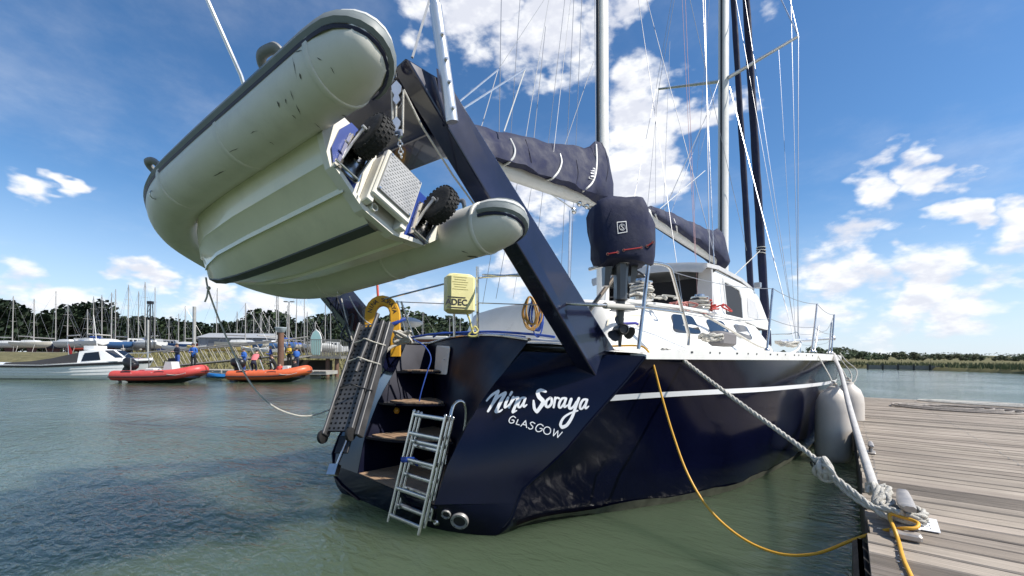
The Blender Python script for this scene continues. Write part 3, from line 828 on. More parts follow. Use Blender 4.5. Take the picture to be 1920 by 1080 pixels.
# ------------------------------------------------------------------ standing and running rigging
def wire(a, b_, r=.0045, mat=WIRE, name='shroud', parent=None, n=5, drop=0):
    mb = MB(); mb.tube(sag(a, b_, drop, 8) if drop else [a, b_], r, n); return mb.build(name, mat, parent or yacht)
DULLW = M('dull_wire', (.45, .45, .45), .5, .4)
chain = V(1.62, LT(1496, 640, 1.62).y, 1.45)
mh = mast_at(mm_lo, mm_d, 15.6)
wire(spR, chain, .006, parent=main_); wire(spR, mh, .006, parent=main_)
wire(spL, V(-1.6, chain.y, 1.45), .006, parent=main_); wire(spL, mh, .006, parent=main_)
for (x0, y0, x1, y1, t0, t1, r, mt) in [
    (1483, 0, 1498, 640, 1.25, 1.62, .005, WIRE), (1460, 93, 1492, 632, 1.1, 1.55, .004, WIRE), (1368, 163, 1490, 640, .12, 1.55, .012, ALU),
    (1380, 0, 1494, 640, .3, 1.55, .005, WIRE), (1397, 0, 1493, 640, .5, 1.6, .005, WIRE), (1465, 0, 1497, 68, 1.1, 1.48, .014, ALU),
    (1197, 0, 1290, 640, -.6, .75, .007, WIRE), (1213, 0, 1340, 480, -.5, .6, .007, WIRE), (1259, 0, 1230, 167, -.9, -1.48, .007, ALU), (1230, 167, 1188, 377, -1.48, -1.3, .006, WIRE),
    (1230, 167, 1229, 381, -1.48, -1.5, .005, WIRE), (1256, 78, 1244, 400, -1.1, -1.2, .005, WIRE), (1279, 0, 1303, 480, -.3, .4, .005, M('pink_halyard', (.55, .33, .33), .8)),
    (1294, 0, 1400, 470, -.2, .35, .006, WIRE), (1322, 0, 1333, 640, .55, .98, .008, WIRE), (1318, 0, 1345, 640, .4, 1.0, .009, STEEL), (1330, 0, 1300, 420, 0, -.4, .004, WIRE),
    (1340, 180, 1310, 300, 0, -.2, .004, WIRE), (1348, 150, 1240, 450, 0, -.5, .005, WIRE), (1285, 0, 1308, 560, .2, .8, .005, MATS['pink_halyard']),
    (940, 0, 936, 241, -.5, -.3, .006, WIRE), (975, 0, 958, 250, -.9, -.9, .005, WIRE), (1029, 0, 985, 262, -.5, -.3, .007, ALU), (1023, 50, 1000, 270, -.5, -.3, .006, WIRE),
    (1059, 0, 1005, 470, -.9, -1.1, .005, WIRE), (1070, 0, 1042, 250, -.3, .1, .006, ALU), (1076, 0, 1050, 560, -.9, -1.2, .006, WIRE), (1091, 0, 1068, 560, -.9, -1.1, .006, WIRE),
    (1113, 115, 1058, 275, 0, -.2, .007, ALU), (1115, 0, 1117, 265, .05, .1, .005, WIRE), (1020, 0, 936, 128, -.3, -.3, .005, ALU),
    (985, 262, 930, 560, -.8, -1.1, .005, WIRE), (960, 250, 905, 570, -.9, -1.3, .005, WIRE), (1000, 330, 962, 560, -1.0, -1.3, .004, WIRE),
    (862, 190, 934, 131, -.25, -.25, .012, ALU), (868, 204, 985, 129, .18, .18, .012, ALU), (934, 131, 902, 240, -.25, -.15, .008, ALU), (985, 129, 950, 232, .18, .15, .009, SPARW),
    (805, 0, 773, 108, .9, .95, .010, ALU), (1070, 395, 1066, 545, .3, .3, .020, ALU), (1005, 345, 1075, 392, .0, .0, .009, SPARW), (1330, 205, 1245, 395, .2, -.1, .009, ALU), (1322, 320, 1218, 408, .1, 0, .009, SPARW)]:
    if 226 < y1 < 276:
        x1, y1 = x1 + (x1 - x0) * .14, y1 + (y1 - y0) * .14
    pa_, pb2 = LT(x0, y0, t0), LT(x1, y1, t1)
    if y0 <= 5: pa_ = pb2 + (pa_ - pb2) * max(1, (10.2 - pb2.z) / max(.1, pa_.z - pb2.z))
    wire(pa_, pb2, r * (.8 if mt is not ALU or r > .0085 else .62), mt if (mt is not ALU or r > .0115) else DULLW, 'rigging_line')
# furled headsails
for (x0, y0, x1, y1, r, lab) in ((1432, 545, 1399, 0, .105, 'navy furled genoa on the outer forestay'), (1407, 530, 1375, 0, .075, 'thinner navy furled staysail on the inner forestay')):
    a, b_ = LT(x0, y0, 0), LT(x1, y1, 0); d = (b_ - a).normalized(); L = (15 - a.z) / d.z
    a2 = a - d * ((a.z - 1.75) / d.z)
    mb = MB(); n = 40; path = [a2.lerp(a + d * L, i / n) for i in range(n + 1)]
    mb.tube(path, [r * (1.1 - .45 * i / n) * (1 + .05 * math.sin(i * 2.1)) for i in range(n + 1)], 12)
    fs = mb.build('furled_sail', CANVAS, yacht, label=lab)
    tl = MB(); tl.tube([a2, a2 - V(0, -.02, .3)], .03, 8); tl.lathe(a2 - V(0, 0, .12), d, [(.11, 0), (.11, .03), (.06, .04), (.06, .12), (.11, .13), (.11, .16)], 14); tl.build('furling_drum', STEEL, fs)
tie = MB()
for k in range(3): tie.torus(LT(1427, 465 + 5 * k, 0), (.1 * k, .1, 1), .115, .012, 16, 6)
tie.build('lashing', ROPEW, yacht, label='white lashing round the furled genoa')
wire(LT(1425, 470, 0), LT(1352, 540, .9), .010, ROPEW, 'furling_line')
# ------------------------------------------------------------------ rails, stanchions, lifelines
def post(px, py, px1, py1, t, r=.0135, name='stanchion'):
    a = LT(px, py, t); b_ = LT(px1, py1, t)
    mb = MB(); mb.tube([a, b_], r, 10); mb.lathe(a - V(0, 0, .01), (0, 0, 1), [(.035, 0), (.035, .012), (.02, .03), (.014, .035)], 10)
    mb.build(name, STEEL, yacht); return a, b_
tops = []
for (x0, y0, x1, y1, t) in ((1438, 656, 1449, 541, 1.93), (1522, 659, 1532, 570, 2.08), (1559, 662, 1564, 590, 2.13)):
    tops.append(post(x0, y0, x1, y1, t))
for (x0, y0, x1, y1) in ((1527, 659, 1535, 612), (1554, 661, 1559, 605)):
    post(x0, y0, x1, y1, 2.0 if x0 < 1540 else 2.1, .011)
for s in (2.4, 3.9, 5.6, 7.5, 9.4, 11.2):
    t = -(sheer_t(s) - .06); mb = MB(); mb.tube([(t, s, 1.42), (t - .02, s, 2.06)], .0125, 8); mb.build('stanchion', STEEL, yacht)
rail_end = LT(1288, 588, 1.5)
def lifeline(pts, drop=.03, r=.004):
    mb = MB()
    path = []
    for a, b_ in zip(pts, pts[1:]): path += sag(a, b_, drop, 8)[(1 if path else 0):]
    mb.tube(path, r, 6); mb.build('lifeline', WIRE, yacht)
lifeline([LT(1262, 510, 1.5)] + [b_ for a, b_ in tops] + [V(1.6, 10.6, 2.05), V(.7, 12.8, 2.1)], .045)
lifeline([LT(1286, 588, 1.5)] + [a.lerp(b_, .5) for a, b_ in tops] + [V(1.6, 10.6, 1.75), V(.7, 12.8, 1.8)], .04)
lifeline([V(-(sheer_t(s) - .04), s, 2.05) for s in (2.4, 3.9, 5.6, 7.5, 9.4, 11.2)] + [V(-.6, 12.8, 2.1)])
pp = MB(); pp.tube(smoothcurve([V(-.8, 12.4, 1.45), V(-.7, 12.6, 2.1), V(-.3, 13.6, 2.15), V(.3, 13.6, 2.15), V(.7, 12.6, 2.1), V(.8, 12.4, 1.45)], 6), .014, 8); pp.build('bow_pulpit', STEEL, yacht)
# stern quarter rail (starboard)
def LQ(x, y, t=1.5): return LT(x, y, t)
railp = MB()
railp.tube([LQ(1197, 655), LQ(1216, 497)], .0165, 10)
railp.build('rail_post', STEEL, yacht)
railp = MB()
railp.tube(smoothcurve([LT(1105, 505, 1.05), LT(1150, 494, 1.3), LQ(1190, 490), LQ(1216, 492), LQ(1240, 495), LQ(1253, 500), LQ(1260, 512), LQ(1272, 555), LQ(1284, 600), LQ(1291, 628), LQ(1290, 648)], 5), .0165, 10)
railp.build('quarter_rail', STEEL, yacht, label='bent stainless rail round the starboard quarter')
railp = MB(); railp.tube([LT(1060, 569, 1.25), LQ(1120, 572), LQ(1150, 573), LQ(1206, 577), LQ(1282, 587)], .012, 10); railp.build('mid_rail', STEEL, yacht)
railp = MB(); railp.tube([LQ(1134, 573, 1.49), LQ(1186, 577, 1.49)], .024, 10); railp.build('rail_padding', M('foam_grey', (.45, .44, .40), .8), yacht)
railp = MB(); railp.tube([LT(1172, 492, 1.25), LT(1088, 604, 1.1)], .020, 10); railp.build('brace', M('bronze_tube', (.30, .25, .2), .35, .7), yacht)
railp = MB(); railp.tube([LT(700, 566, -1.15), LT(830, 533, -.4), LT(905, 520, .2), LT(985, 514, .9)], .010, 8); railp.tube([LT(905, 515, .2), LT(985, 518, .9)], .008, 8); railp.build('stern_rail', STEEL, yacht)
for (x, y0, y1, t) in ((896, 500, 632, .15), (852, 578, 632, -.2)):
    mb = MB(); mb.tube([LT(x, y1, t), LT(x - 1, y0, t)], .0135, 8); mb.build('rail_post', STEEL, yacht)
wire(LT(896, 568, .15), LT(1010, 572, 1.0), .005, WIRE, 'guard_wire')
wire(LT(896, 572, .15), LT(745, 566, -1.2), .005, WIRE, 'guard_wire')
for (x0, y0, x1, y1) in ((744, 564, 768, 652), (752, 565, 782, 650)):
    mb = MB(); mb.tube([LT(x0, y0, -1.2), LT(x1, y1, -1.15)], .012, 8); mb.build('pushpit_leg', STEEL, yacht)
# stowed pole along the starboard side deck with its round end fitting
pe = LT(1560, 634, 2.0); ps = LT(1462, 641, 1.7)
mb = MB(); mb.tube([ps, pe], .030, 12); mb.ball(pe + (pe - ps).normalized() * .06, (.05, .075, .05), 12, 8)
mb.build('spinnaker_pole', ALU, yacht)
# boarding plank bag, coiled warps on the side deck
def coil(name, c, n, r0, r1, thick, mat, parent, tilt=.25, label=None, cat=None, group=None, seed=1):
    rnd = random.Random(seed); mb = MB(); P = []
    for k in range(n * 14):
        a = 2 * math.pi * k / 14; rr_ = lerp(r0, r1, rnd.random()) if k % 14 == 0 else rr_
        P.append(Vector(c) + V(math.cos(a) * rr_ * (1 + .1 * math.sin(3 * a)), math.sin(a) * rr_, thick * .8 * (k / 14 / 2) + rnd.uniform(-.2, .4) * thick))
    mb.tube(smoothcurve(P, 2), thick / 2, 6); return mb.build(name, mat, parent, label=label, cat=cat, group=group)
pc = LT(1345, 640, 1.72)
mb = MB(); mb.cbox(LT(1355, 636, 1.62), (.16, .5, .16), .03); mb.build('deck_bag', M('grey_canvas', (.16, .15, .15), .8, bump=.4, bscale=12), yacht)
# ================================================================== DINGHY (hung athwartships under the davit arch)
DU = V(-1, -.0744, -.0918).normalized()
rollA = .4175
DYv = V(0, -math.cos(rollA), math.sin(rollA)); DYv = (DYv - DU * DYv.dot(DU)).normalized()
DZv = DU.cross(DYv)
if DZv.z < 0: DZv = -DZv; 
DM = basis(DU * .9, DYv * .9, DZv * .9, V(-1.7485, 1.5095, 2.390))
if DM.determinant() < 0: raise RuntimeError('mirrored frame')
DI = DM.inverted()
def DX(px, py, x):
    o = DI @ CAMP; d = DI.to_3x3() @ pdir(px, py)
    return o + d * ((x - o.x) / d.x)
dinghy = thing('dinghy', 'white and grey rigid inflatable dinghy hoisted under the navy davit arch', 'dinghy', mat=DM)
TUBE = M('tube_fabric', (.72, .70, .62), .48, var=.05, vscale=3, dirt=(.26, .25, .21), dscale=4.5, damt=.22, bump=.05, bscale=3)
STRAKE = M('grey_strake', (.20, .225, .225), .55, var=.12)
NAVYR = M('navy_rubber', (.012, .016, .05), .5)
DHULL = M('dinghy_gelcoat', (.80, .76, .58), .22, var=.05, vscale=2, dirt=(.45, .44, .33), dscale=3, damt=.3, coat=.3)
RT = .178; LX = 1.1076
CEN = [V(p.x * LX, p.y, p.z) for p in smoothcurve([V(0.0, .615, 0), V(.6, .615, 0), V(1.3, .615, 0), V(1.85, .595, .005), V(2.25, .495, .03), V(2.55, .30, .075), V(2.66, 0.0, .10)], 6)]
def tube_side(sg):
    mb = MB(); path = [V(-.267, .615, 0), V(-.255, .615, 0), V(-.22, .615, 0), V(-.14, .615, 0), V(-.02, .615, 0)] + CEN[1:]
    rad = [.04, .075, .115, .15, .172] + [RT * (1 if p.x < 2.2 else lerp(1, .93, (p.x - 2.2) / .75)) for p in CEN[1:]]
    mb.tube([V(p.x, p.y * sg, p.z) for p in path], rad, 28)
    o = mb.build('inflatable_tube', TUBE, dinghy, smooth=60, label='grey-white buoyancy tube with scuffed underside')
    # rubbing strake: follows the outside of the tube and wraps round its end
    out = []
    for i in range(7):       # round the stern end, inner side to outer side
        a = math.pi * (1.05 - i / 6 * .55)   # direction in xy
        c = V(.02, .56, 0); rr_ = lerp(.205, .215, 1)
        ex = .215 if True else 0
        dx_, dy_ = -math.sin(a) , -math.cos(a)
    # outline in xy
    pts = []
    for i in range(13):
        a = math.pi * i / 12     # from inner (-y) over -x to outer (+y)
        y = -math.cos(a); x = -math.sin(a)
        pts.append((V(-.03 + .245 * x * (1.0), .615 + .174 * y, 0), V(x, y, 0).normalized()))
    for i, p in enumerate(CEN):
        if p.x < .05: continue
        t = (CEN[min(i + 1, len(CEN) - 1)] - CEN[max(i - 1, 0)]).normalized(); n = V(-t.y, t.x, 0).normalized()
        if n.y < 0 and p.x < 2.2: n = -n
        if p.x >= 2.2 and n.x < 0: n = -n
        r_ = RT * (1 if p.x < 2.2 else lerp(1, .93, (p.x - 2.2) / .75))
        pts.append((p + n * r_, n, p, r_))
    def ribbon(za, zb, lift, mat, nm, nz=5):
        m2 = MB(); rows = []
        for q in pts:
            row = []
            for k in range(nz + 1):
                z = lerp(za, zb, k / nz); bul = lift * (1 if 0 < k < nz else .15)
                if len(q) == 4:
                    p, n, c, r_ = q; zz_ = min(.95, max(-.95, z / r_))
                    w = c + n * (r_ * math.sqrt(1 - zz_ * zz_) + bul) + V(0, 0, z)
                else:
                    p, n = q; zz_ = min(.95, max(-.95, z / .17))
                    w = V(p.x, p.y, 0) + n * (bul - .17 * (1 - math.sqrt(1 - zz_ * zz_))) + V(0, 0, z)
                row.append(V(w.x, w.y * sg, w.z))
            rows.append(row)
        m2.loft(rows, False); return m2.build(nm, mat, o, smooth=50)
    ribbon(-.035, .035, .022, STRAKE, 'rubbing_strake')
    ribbon(.04, .085, .012, M('light_strake', (.58, .58, .55), .5), 'upper_strake')
    ribbon(.10, .115, .008, STRAKE, 'cover_seam', 2)
    ribbon(-.058, -.037, .010, NAVYR, 'navy_trim', 2)
    return o
tA = tube_side(1); tB = tube_side(-1)
# rigid hull
hd = MB()
HS = [(.35, -.385, .36, -.24, .47, -.10), (.9, -.385, .36, -.24, .47, -.10), (1.5, -.38, .355, -.235, .47, -.10), (2.05, -.36, .32, -.21, .44, -.07), (2.4, -.325, .235, -.175, .33, -.04), (2.65, -.265, .14, -.14, .22, -.02), (2.80, -.16, .05, -.09, .10, 0.0), (2.86, -.05, .015, -.03, .03, .02)]
rows = []
for (x, zk, yc, zc, ye, ze) in HS:
    half = [V(x, 0.0, zk), V(x, .035, zk + .004), V(x, yc * .62, lerp(zk, zc, .52)), V(x, yc * .66, lerp(zk, zc, .50) - .010), V(x, yc * .70, lerp(zk, zc, .60)), V(x, yc, zc), V(x, yc + .02, zc + .004), V(x, ye, ze)]
    rows.append([V(p.x, -p.y, p.z) for p in reversed(half[1:])] + half)
hd.loft(rows, False)
dh = hd.build('rigid_hull', DHULL, dinghy, smooth=28, label='cream glass-fibre vee bottom with spray rails')
ks = MB(); kr = []
for (x, zk, yc, zc, ye, ze) in HS:
    kr.append([V(x, -.036, zk + .012), V(x, -.030, zk - .008), V(x, .030, zk - .008), V(x, .036, zk + .012)])
ks.loft(kr, False); ks.build('keel_strip', M('dark_keel_rubber', (.055, .062, .055), .55, var=.15), dh, smooth=20)
fl = MB(); fl.add([V(.35, -.44, -.02), V(2.3, -.40, -.02), V(2.3, .40, -.02), V(.35, .44, -.02)], [(0, 1, 2, 3)]); fl.build('floor', DHULL, dinghy, smooth=0)
# transom and its fittings (aft face looks along -x)
TW = M('transom_white', (.74, .71, .62), .4, var=.06)
tr = MB(); tr.prism([V(.33, y, z) for y, z in ((-.47, .08), (-.47, -.12), (-.36, -.265), (-.17, -.34), (-.12, -.365), (.12, -.365), (.17, -.34), (.36, -.265), (.47, -.12), (.47, .08), (.16, .08), (.14, .02), (-.14, .02), (-.16, .08))], (.05, 0, 0))
trn = tr.build('transom', TW, dinghy, smooth=0, label='white dinghy transom with grey motor pad and launching wheels')
lip = MB()
for a, b_ in (((-.36, -.265), (-.12, -.365)), ((-.12, -.365), (.12, -.365)), ((.12, -.365), (.36, -.265))):
    lip.hexa([V(.30, a[0], a[1]), V(.329, a[0], a[1]), V(.329, b_[0], b_[1]), V(.30, b_[0], b_[1]), V(.30, a[0], a[1] + .03), V(.329, a[0], a[1] + .03), V(.329, b_[0], b_[1] + .03), V(.30, b_[0], b_[1] + .03)])
lip.build('transom_lip', TW, trn, smooth=0)
pad = MB()
for y in (-.13, .13): pad.cbox(V(.285, y, -.16), (.085, .045, .34), .006)
pad.build('pad_rail', TW, trn, smooth=0, kind='stuff')
pad = MB(); pad.cbox(V(.245, 0, -.115), (.05, .29, .345), .008); pad.build('motor_pad', TW, trn, smooth=0)
pl = MB(); pl.cbox(V(.213, 0, -.105), (.012, .26, .285), .005); plate = pl.build('anti_slip_plate', M('anti_slip_grey', (.36, .36, .36), .5, .2, var=.08), trn, smooth=0)
dm = MB()
for i in range(15):
    for j in range(9):
        y = -.113 + .226 * (j + (.5 if i % 2 else 0)) / 8.5; z = -.23 + .25 * i / 14
        dm.hexa([V(.208, y - .012, z), V(.208, y, z - .006), V(.208, y + .012, z), V(.208, y, z + .006), V(.2045, y - .007, z), V(.2045, y, z - .003), V(.2045, y + .007, z), V(.2045, y, z + .003)])
dm.build('tread_pattern', MATS['anti_slip_grey'], plate, smooth=0, kind='stuff')
for y in (-.118, .118):
    for z in (-.236, .025):
        sc = MB(); sc.lathe(V(.207, y, z), (-1, 0, 0), [(.008, 0), (.007, .004)], 8); sc.build('screw', STEEL, plate)
dr = MB(); dr.lathe(V(.33, .07, -.315), (-1, 0, 0), [(.03, 0), (.03, .02), (.024, .025), (.024, .055), (.018, .055), (.017, .02)], 14); dr.build('drain_bung', TW, trn)
BLUE = M('blue_plate', (.012, .045, .26), .35)
TYRE = M('tyre_rubber', (.014, .014, .014), .75, var=.2, bump=.3, bscale=50)
for sg in (1, -1):
    bpk = MB(); bpk.prism([V(.326, sg * y, z) for y, z in ((.20, .08), (.36, .08), (.40, -.02), (.40, -.16), (.34, -.27), (.20, -.33))], (-.008, 0, 0))
    bp_ = bpk.build('blue_backing_plate', BLUE, trn, smooth=0)
    br = MB()
    br.box(V(.305, sg * .285, -.13), (.010, .13, .26))
    for y in (.222, .348): br.box(V(.285, sg * y, -.15), (.05, .006, .24))
    br.tube([V(.28, sg * .21, -.24), V(.28, sg * .37, -.24)], .008, 8); br.tube([V(.27, sg * .21, -.10), V(.27, sg * .37, -.10)], .006, 8)
    br.build('wheel_bracket', STEEL, trn, smooth=0)
    wl_ = bpy.data.objects.new('launching_wheel', None); COL.objects.link(wl_); wl_.parent = dinghy; wl_['label'] = 'black knobbly launching wheel on a folding steel arm'
    hub = V(.165, sg * .285, -.03)
    ty = MB(); ty.lathe(hub, (0, 1, 0), [(.07, -.045), (.105, -.048), (.122, -.040), (.131, -.022), (.133, 0), (.131, .022), (.122, .040), (.105, .048), (.07, .045)], 28)
    ty.build('tyre', TYRE, wl_, smooth=50)
    kn = MB()
    for k in range(26):
        for j, yy in enumerate((-.034, -.012, .012, .034)):
            a = 2 * math.pi * (k + (.5 if j % 2 else 0)) / 26; rr_ = .1335 if abs(yy) < .02 else .1275
            kn.box(hub + V(math.cos(a) * rr_, yy, math.sin(a) * rr_), (.006, .017, .019), Matrix.Rotation(-a, 3, 'Y'))
    kn.build('tread_blocks', TYRE, wl_, smooth=0, kind='stuff')
    rm = MB(); rm.lathe(hub, (0, 1, 0), [(.075, -.040), (.07, -.034), (.045, -.030), (.022, -.05), (.02, .05), (.045, .030), (.07, .034), (.075, .040)], 20); rm.build('rim', M('rim_grey', (.08, .08, .085), .5), wl_)
    ar = MB()
    for yy in (-.062, .062):
        pth = [V(.285, sg * .285 + yy, -.24), V(.23, sg * .285 + yy, -.12), V(.165, sg * .285 + yy, -.03)]
        for a, b_ in zip(pth, pth[1:]):
            d = (b_ - a).normalized(); n = V(d.z, 0, -d.x) * .014
            ar.hexa([a - n + V(0, -.003, 0), a + n + V(0, -.003, 0), a + n + V(0, .003, 0), a - n + V(0, .003, 0), b_ - n + V(0, -.003, 0), b_ + n + V(0, -.003, 0), b_ + n + V(0, .003, 0), b_ - n + V(0, .003, 0)])
    ar.tube([hub - V(0, .075, 0), hub + V(0, .075, 0)], .009, 8)
    ar.build('wheel_arm', ALU, wl_, smooth=0, kind='stuff')
    gd = MB(); P = [V(.31, sg * .285 - .07, -.12), V(.24, sg * .285 - .072, -.03), V(.14, sg * .285 - .074, .04), V(.05, sg * .285 - .072, .03), V(.01, sg * .285 - .07, -.04)]
    gd.tube(smoothcurve(P, 5), .017, 8, sq=(1, .25), up=(0, 0, 1)); gd.build('release_arm', ALU, wl_)
# tube fittings
HG = M('handle_grey', (.22, .22, .215), .55)
def handle(x, y, z, L=.17):
    mb = MB(); mb.tube(smoothcurve([V(x - L, y, z - .02), V(x - L * .93, y + .02, z + .05), V(x - L * .5, y + .035, z + .085), V(x, y + .03, z + .08), V(x + L * .3, y + .012, z + .03), V(x + L * .4, y, z - .02)], 5), [.02] * 26, 10, sq=(1, 1.5)) if False else None
    m2 = MB(); P = smoothcurve([V(x - L, y, z - .02), V(x - L * .93, y + .02, z + .05), V(x - L * .5, y + .035, z + .085), V(x, y + .03, z + .08), V(x + L * .3, y + .012, z + .03), V(x + L * .4, y, z - .02)], 5)
    m2.tube(P, .019, 10, sq=(1, 1.5)); m2.box(V(x - L, y - .01, z - .03), (.09, .07, .02)); m2.box(V(x + L * .4, y - .01, z - .03), (.09, .07, .02))
    m2.build('carry_handle', HG, dinghy)
def tube_side_pt(x, ang):    # ang measured from +y towards +z
    return V(x, .615 + RT * math.cos(ang), RT * math.sin(ang))
hp = tube_side_pt(.42, R(20)); 
def handle2(x, ang, L):
    n = V(0, math.cos(ang), math.sin(ang)); b0 = tube_side_pt(x, ang)
    P = smoothcurve([b0 + V(-L / 2, 0, 0) - n * .01, b0 + V(-L * .46, 0, 0) + n * .035, b0 + V(-L * .25, 0, 0) + n * .05, b0 + V(L * .2, 0, 0) + n * .058, b0 + V(L * .45, 0, 0) + n * .035, b0 + V(L * .5, 0, 0) - n * .01], 5)
    m2 = MB(); m2.tube(P, .020, 10, sq=(1, 1.3)); m2.build('carry_handle', HG, dinghy)
handle2(.40, R(22), .17); handle2(2.02, R(18), .11)
for (x, ang, sg) in ((2.05, R(-40), 1), (1.7, R(-62), -1)):
    c = V(x, sg * (.57 + (RT + .012) * math.cos(ang)), (RT + .012) * math.sin(ang))
    rg = MB(); rg.torus(c, (1, .3, 0), .028, .004, 16, 6); rg.build('d_ring', STEEL, dinghy)
# glued seam tapes and valves, scuff marks on the near tube
for sg in (1, -1):
    for x in (.02, .95, 1.85):
        sm_ = MB(); sm_.lathe(V(x, .615 * sg, 0), (1, 0, 0), [(RT * .995, 0), (RT + .0035, .004), (RT + .0035, .034), (RT * .995, .038)], 40); sm_.build('seam_tape', TUBE, tA if sg > 0 else tB, smooth=60)
    vb = MB(); a = R(-35); vb.lathe(V(.55, sg * (.615 - RT * math.cos(a) * .9), RT * .35), (0, -sg, .4), [(.03, 0), (.03, .012), (.02, .016)], 14); vb.build('valve', HG, dinghy)
atree = bvh_of(tA); DI3 = DI.to_3x3(); CAMD = DI @ CAMP
def hitD(tree, px, py, off=.002):
    d = (DI3 @ pdir(px, py)).normalized(); p, n, i, dist = tree.ray_cast(CAMD, d)
    if p is None: return None
    return p + (n if n.dot(d) < 0 else -n) * off
SCUFF = M('scuff_mark', (.11, .105, .09), .7, var=.4, vscale=40)
rs = random.Random(12)
for (x, y, dx_, dy_, w) in ((552, 98, 18, -4, 3), (570, 95, 2, 14, 3), (549, 108, 8, 40, 1.6), (562, 138, 4, 12, 5), (545, 170, 6, 18, 2.5), (520, 190, 5, 12, 4), (555, 195, 10, 22, 2), (611, 168, 6, 10, 4.5), (595, 108, 10, 6, 3), (600, 150, 6, 26, 1.5), (535, 185, 3, 10, 3), (548, 215, 8, 8, 2), (640, 215, 14, 5, 2), (655, 236, 16, 2, 3), (470, 250, 14, -6, 2), (430, 285, 18, -8, 2), (400, 330, 25, -12, 2.5), (590, 230, 12, 12, 1.6), (505, 265, 10, 6, 1.6), (620, 125, 8, 14, 2)):
    n_ = 6; A, B = [], []
    for i in range(n_ + 1):
        f = i / n_; ww = w * .4 * math.sin(math.pi * min(1, f + .08)) * rs.uniform(.5, 1.2); L_ = math.hypot(dx_, dy_)
        cx_, cy_ = x + dx_ * f + rs.uniform(-.6, .6), y + dy_ * f + rs.uniform(-.6, .6)
        a = hitD(atree, cx_ - dy_ / L_ * ww, cy_ + dx_ / L_ * ww); b_ = hitD(atree, cx_ + dy_ / L_ * ww, cy_ - dx_ / L_ * ww)
        if a and b_: A.append(a); B.append(b_)
    if len(A) > 2: sc_ = MB(); sc_.loft([A, B], False); sc_.build('scuff', SCUFF, tA, smooth=0)
btree = bvh_of(tB)
for (x, y, dx_, dy_, w) in ((890, 490, 16, 4, 9), (876, 480, 30, 3, 4), (905, 486, 10, 8, 4), (865, 470, 14, 5, 2), (935, 470, 12, -4, 2)):
    n_ = 6; A, B = [], []
    for i in range(n_ + 1):
        f = i / n_; ww = w * .4 * math.sin(math.pi * min(1, f + .08)) * rs.uniform(.5, 1.2); L_ = math.hypot(dx_, dy_); cx_, cy_ = x + dx_ * f, y + dy_ * f
        a = hitD(btree, cx_ - dy_ / L_ * ww, cy_ + dx_ / L_ * ww); b_ = hitD(btree, cx_ + dy_ / L_ * ww, cy_ - dx_ / L_ * ww)
        if a and b_: A.append(a); B.append(b_)
    if len(A) > 2: sc_ = MB(); sc_.loft([A, B], False); sc_.build('scuff', SCUFF, tB, smooth=0)
# ------------------------------------------------------------------ lifting tackle between arch and dinghy
tk = thing('lifting_tackle', 'silver rope tackle holding the dinghy transom up to the davit arch', 'block and tackle', mat=Matrix.Translation(W(744, 270, 2.42)))
TI = tk.matrix_world.inverted()
def TP(x, y, D=2.42): return TI @ W(x, y, D)
mb = MB(); mb.torus(TP(737, 138), (1, .3, 0), .030, .010, 14, 8); mb.tube([TP(737, 128), TP(737, 148)], .012, 8); mb.build('shackle', STEEL, tk)
for y0, y1 in ((155, 200), (222, 258)):
    c = TP(745, (y0 + y1) / 2); h = (y1 - y0) / 2 * 2.42 / F
    cam_r = TI.to_3x3() @ (CM @ V(1, 0, 0)); cam_u = TI.to_3x3() @ (CM @ V(0, 1, 0)); cam_f = TI.to_3x3() @ (CM @ V(0, 0, 1))
    for sgn in (-1, 1):
        mb = MB(); out = [(0, 1), (.55, .55), (.5, .1), (.22, -.2), (.42, -.6), (0, -1), (-.42, -.6), (-.22, -.2), (-.5, .1), (-.55, .55)]
        mb.prism([c + cam_r * (a * h * .75) + cam_u * (b_ * h) + cam_f * (.018 * sgn - .003) for a, b_ in out], cam_f * .006)
        mb.build('cheek_plate', ALU, tk, smooth=0)
    mb = MB(); mb.lathe(c + cam_u * h * .38 - cam_f * .014, cam_f, [(.03, 0), (.024, .014), (.03, .028)], 16); mb.lathe(c - cam_u * h * .55 - cam_f * .014, cam_f, [(.018, 0), (.014, .014), (.018, .028)], 14); mb.build('sheave', BLACKP, tk, kind='stuff')
for x0, x1 in ((735, 737), (743, 742), (756, 755)):
    mb = MB(); mb.tube([TP(x0, 170), TP(x1, 250)], .0065, 8); mb.build('rope_fall', ROPEW, tk)
mb = MB(); mb.tube([TP(757, 168), TP(790, 235, 2.5), TP(850, 330, 2.75), TP(905, 405, 2.9)], .006, 8); mb.build('rope_tail', ROPEW, tk)
for k in range(5):
    mb = MB(); mb.torus(TP(750 + k * .6, 262 + k * 7.5), cam_f if k % 2 else cam_r, .012, .0045, 12, 6); mb.build('chain_link', STEEL, tk)
# dinghy painter drooping from the bow to the gangway
pn = [W(386, 520, 3.62), W(392, 548, 3.64), W(415, 610, 3.7), W(445, 676, 3.78), W(478, 730, 3.85), W(510, 760, 3.92), W(545, 776, 4.0), W(580, 780, 4.08), W(618, 768, 4.15), W(636, 758, 4.2)]
mb = MB(); mb.tube(smoothcurve(pn, 5), .0075, 8)
pnt = mb.build('painter_rope', ROPEW, label='thin grey painter drooping from dinghy bow to the folded gangway', cat='rope')
mb = MB(); mb.tube(smoothcurve([W(390, 542, 3.62), W(388, 556, 3.6), W(384, 566, 3.6)], 4), .007, 8); mb.ball(W(391, 540, 3.62), .017, 8, 6); mb.build('knot', ROPEW, pnt)

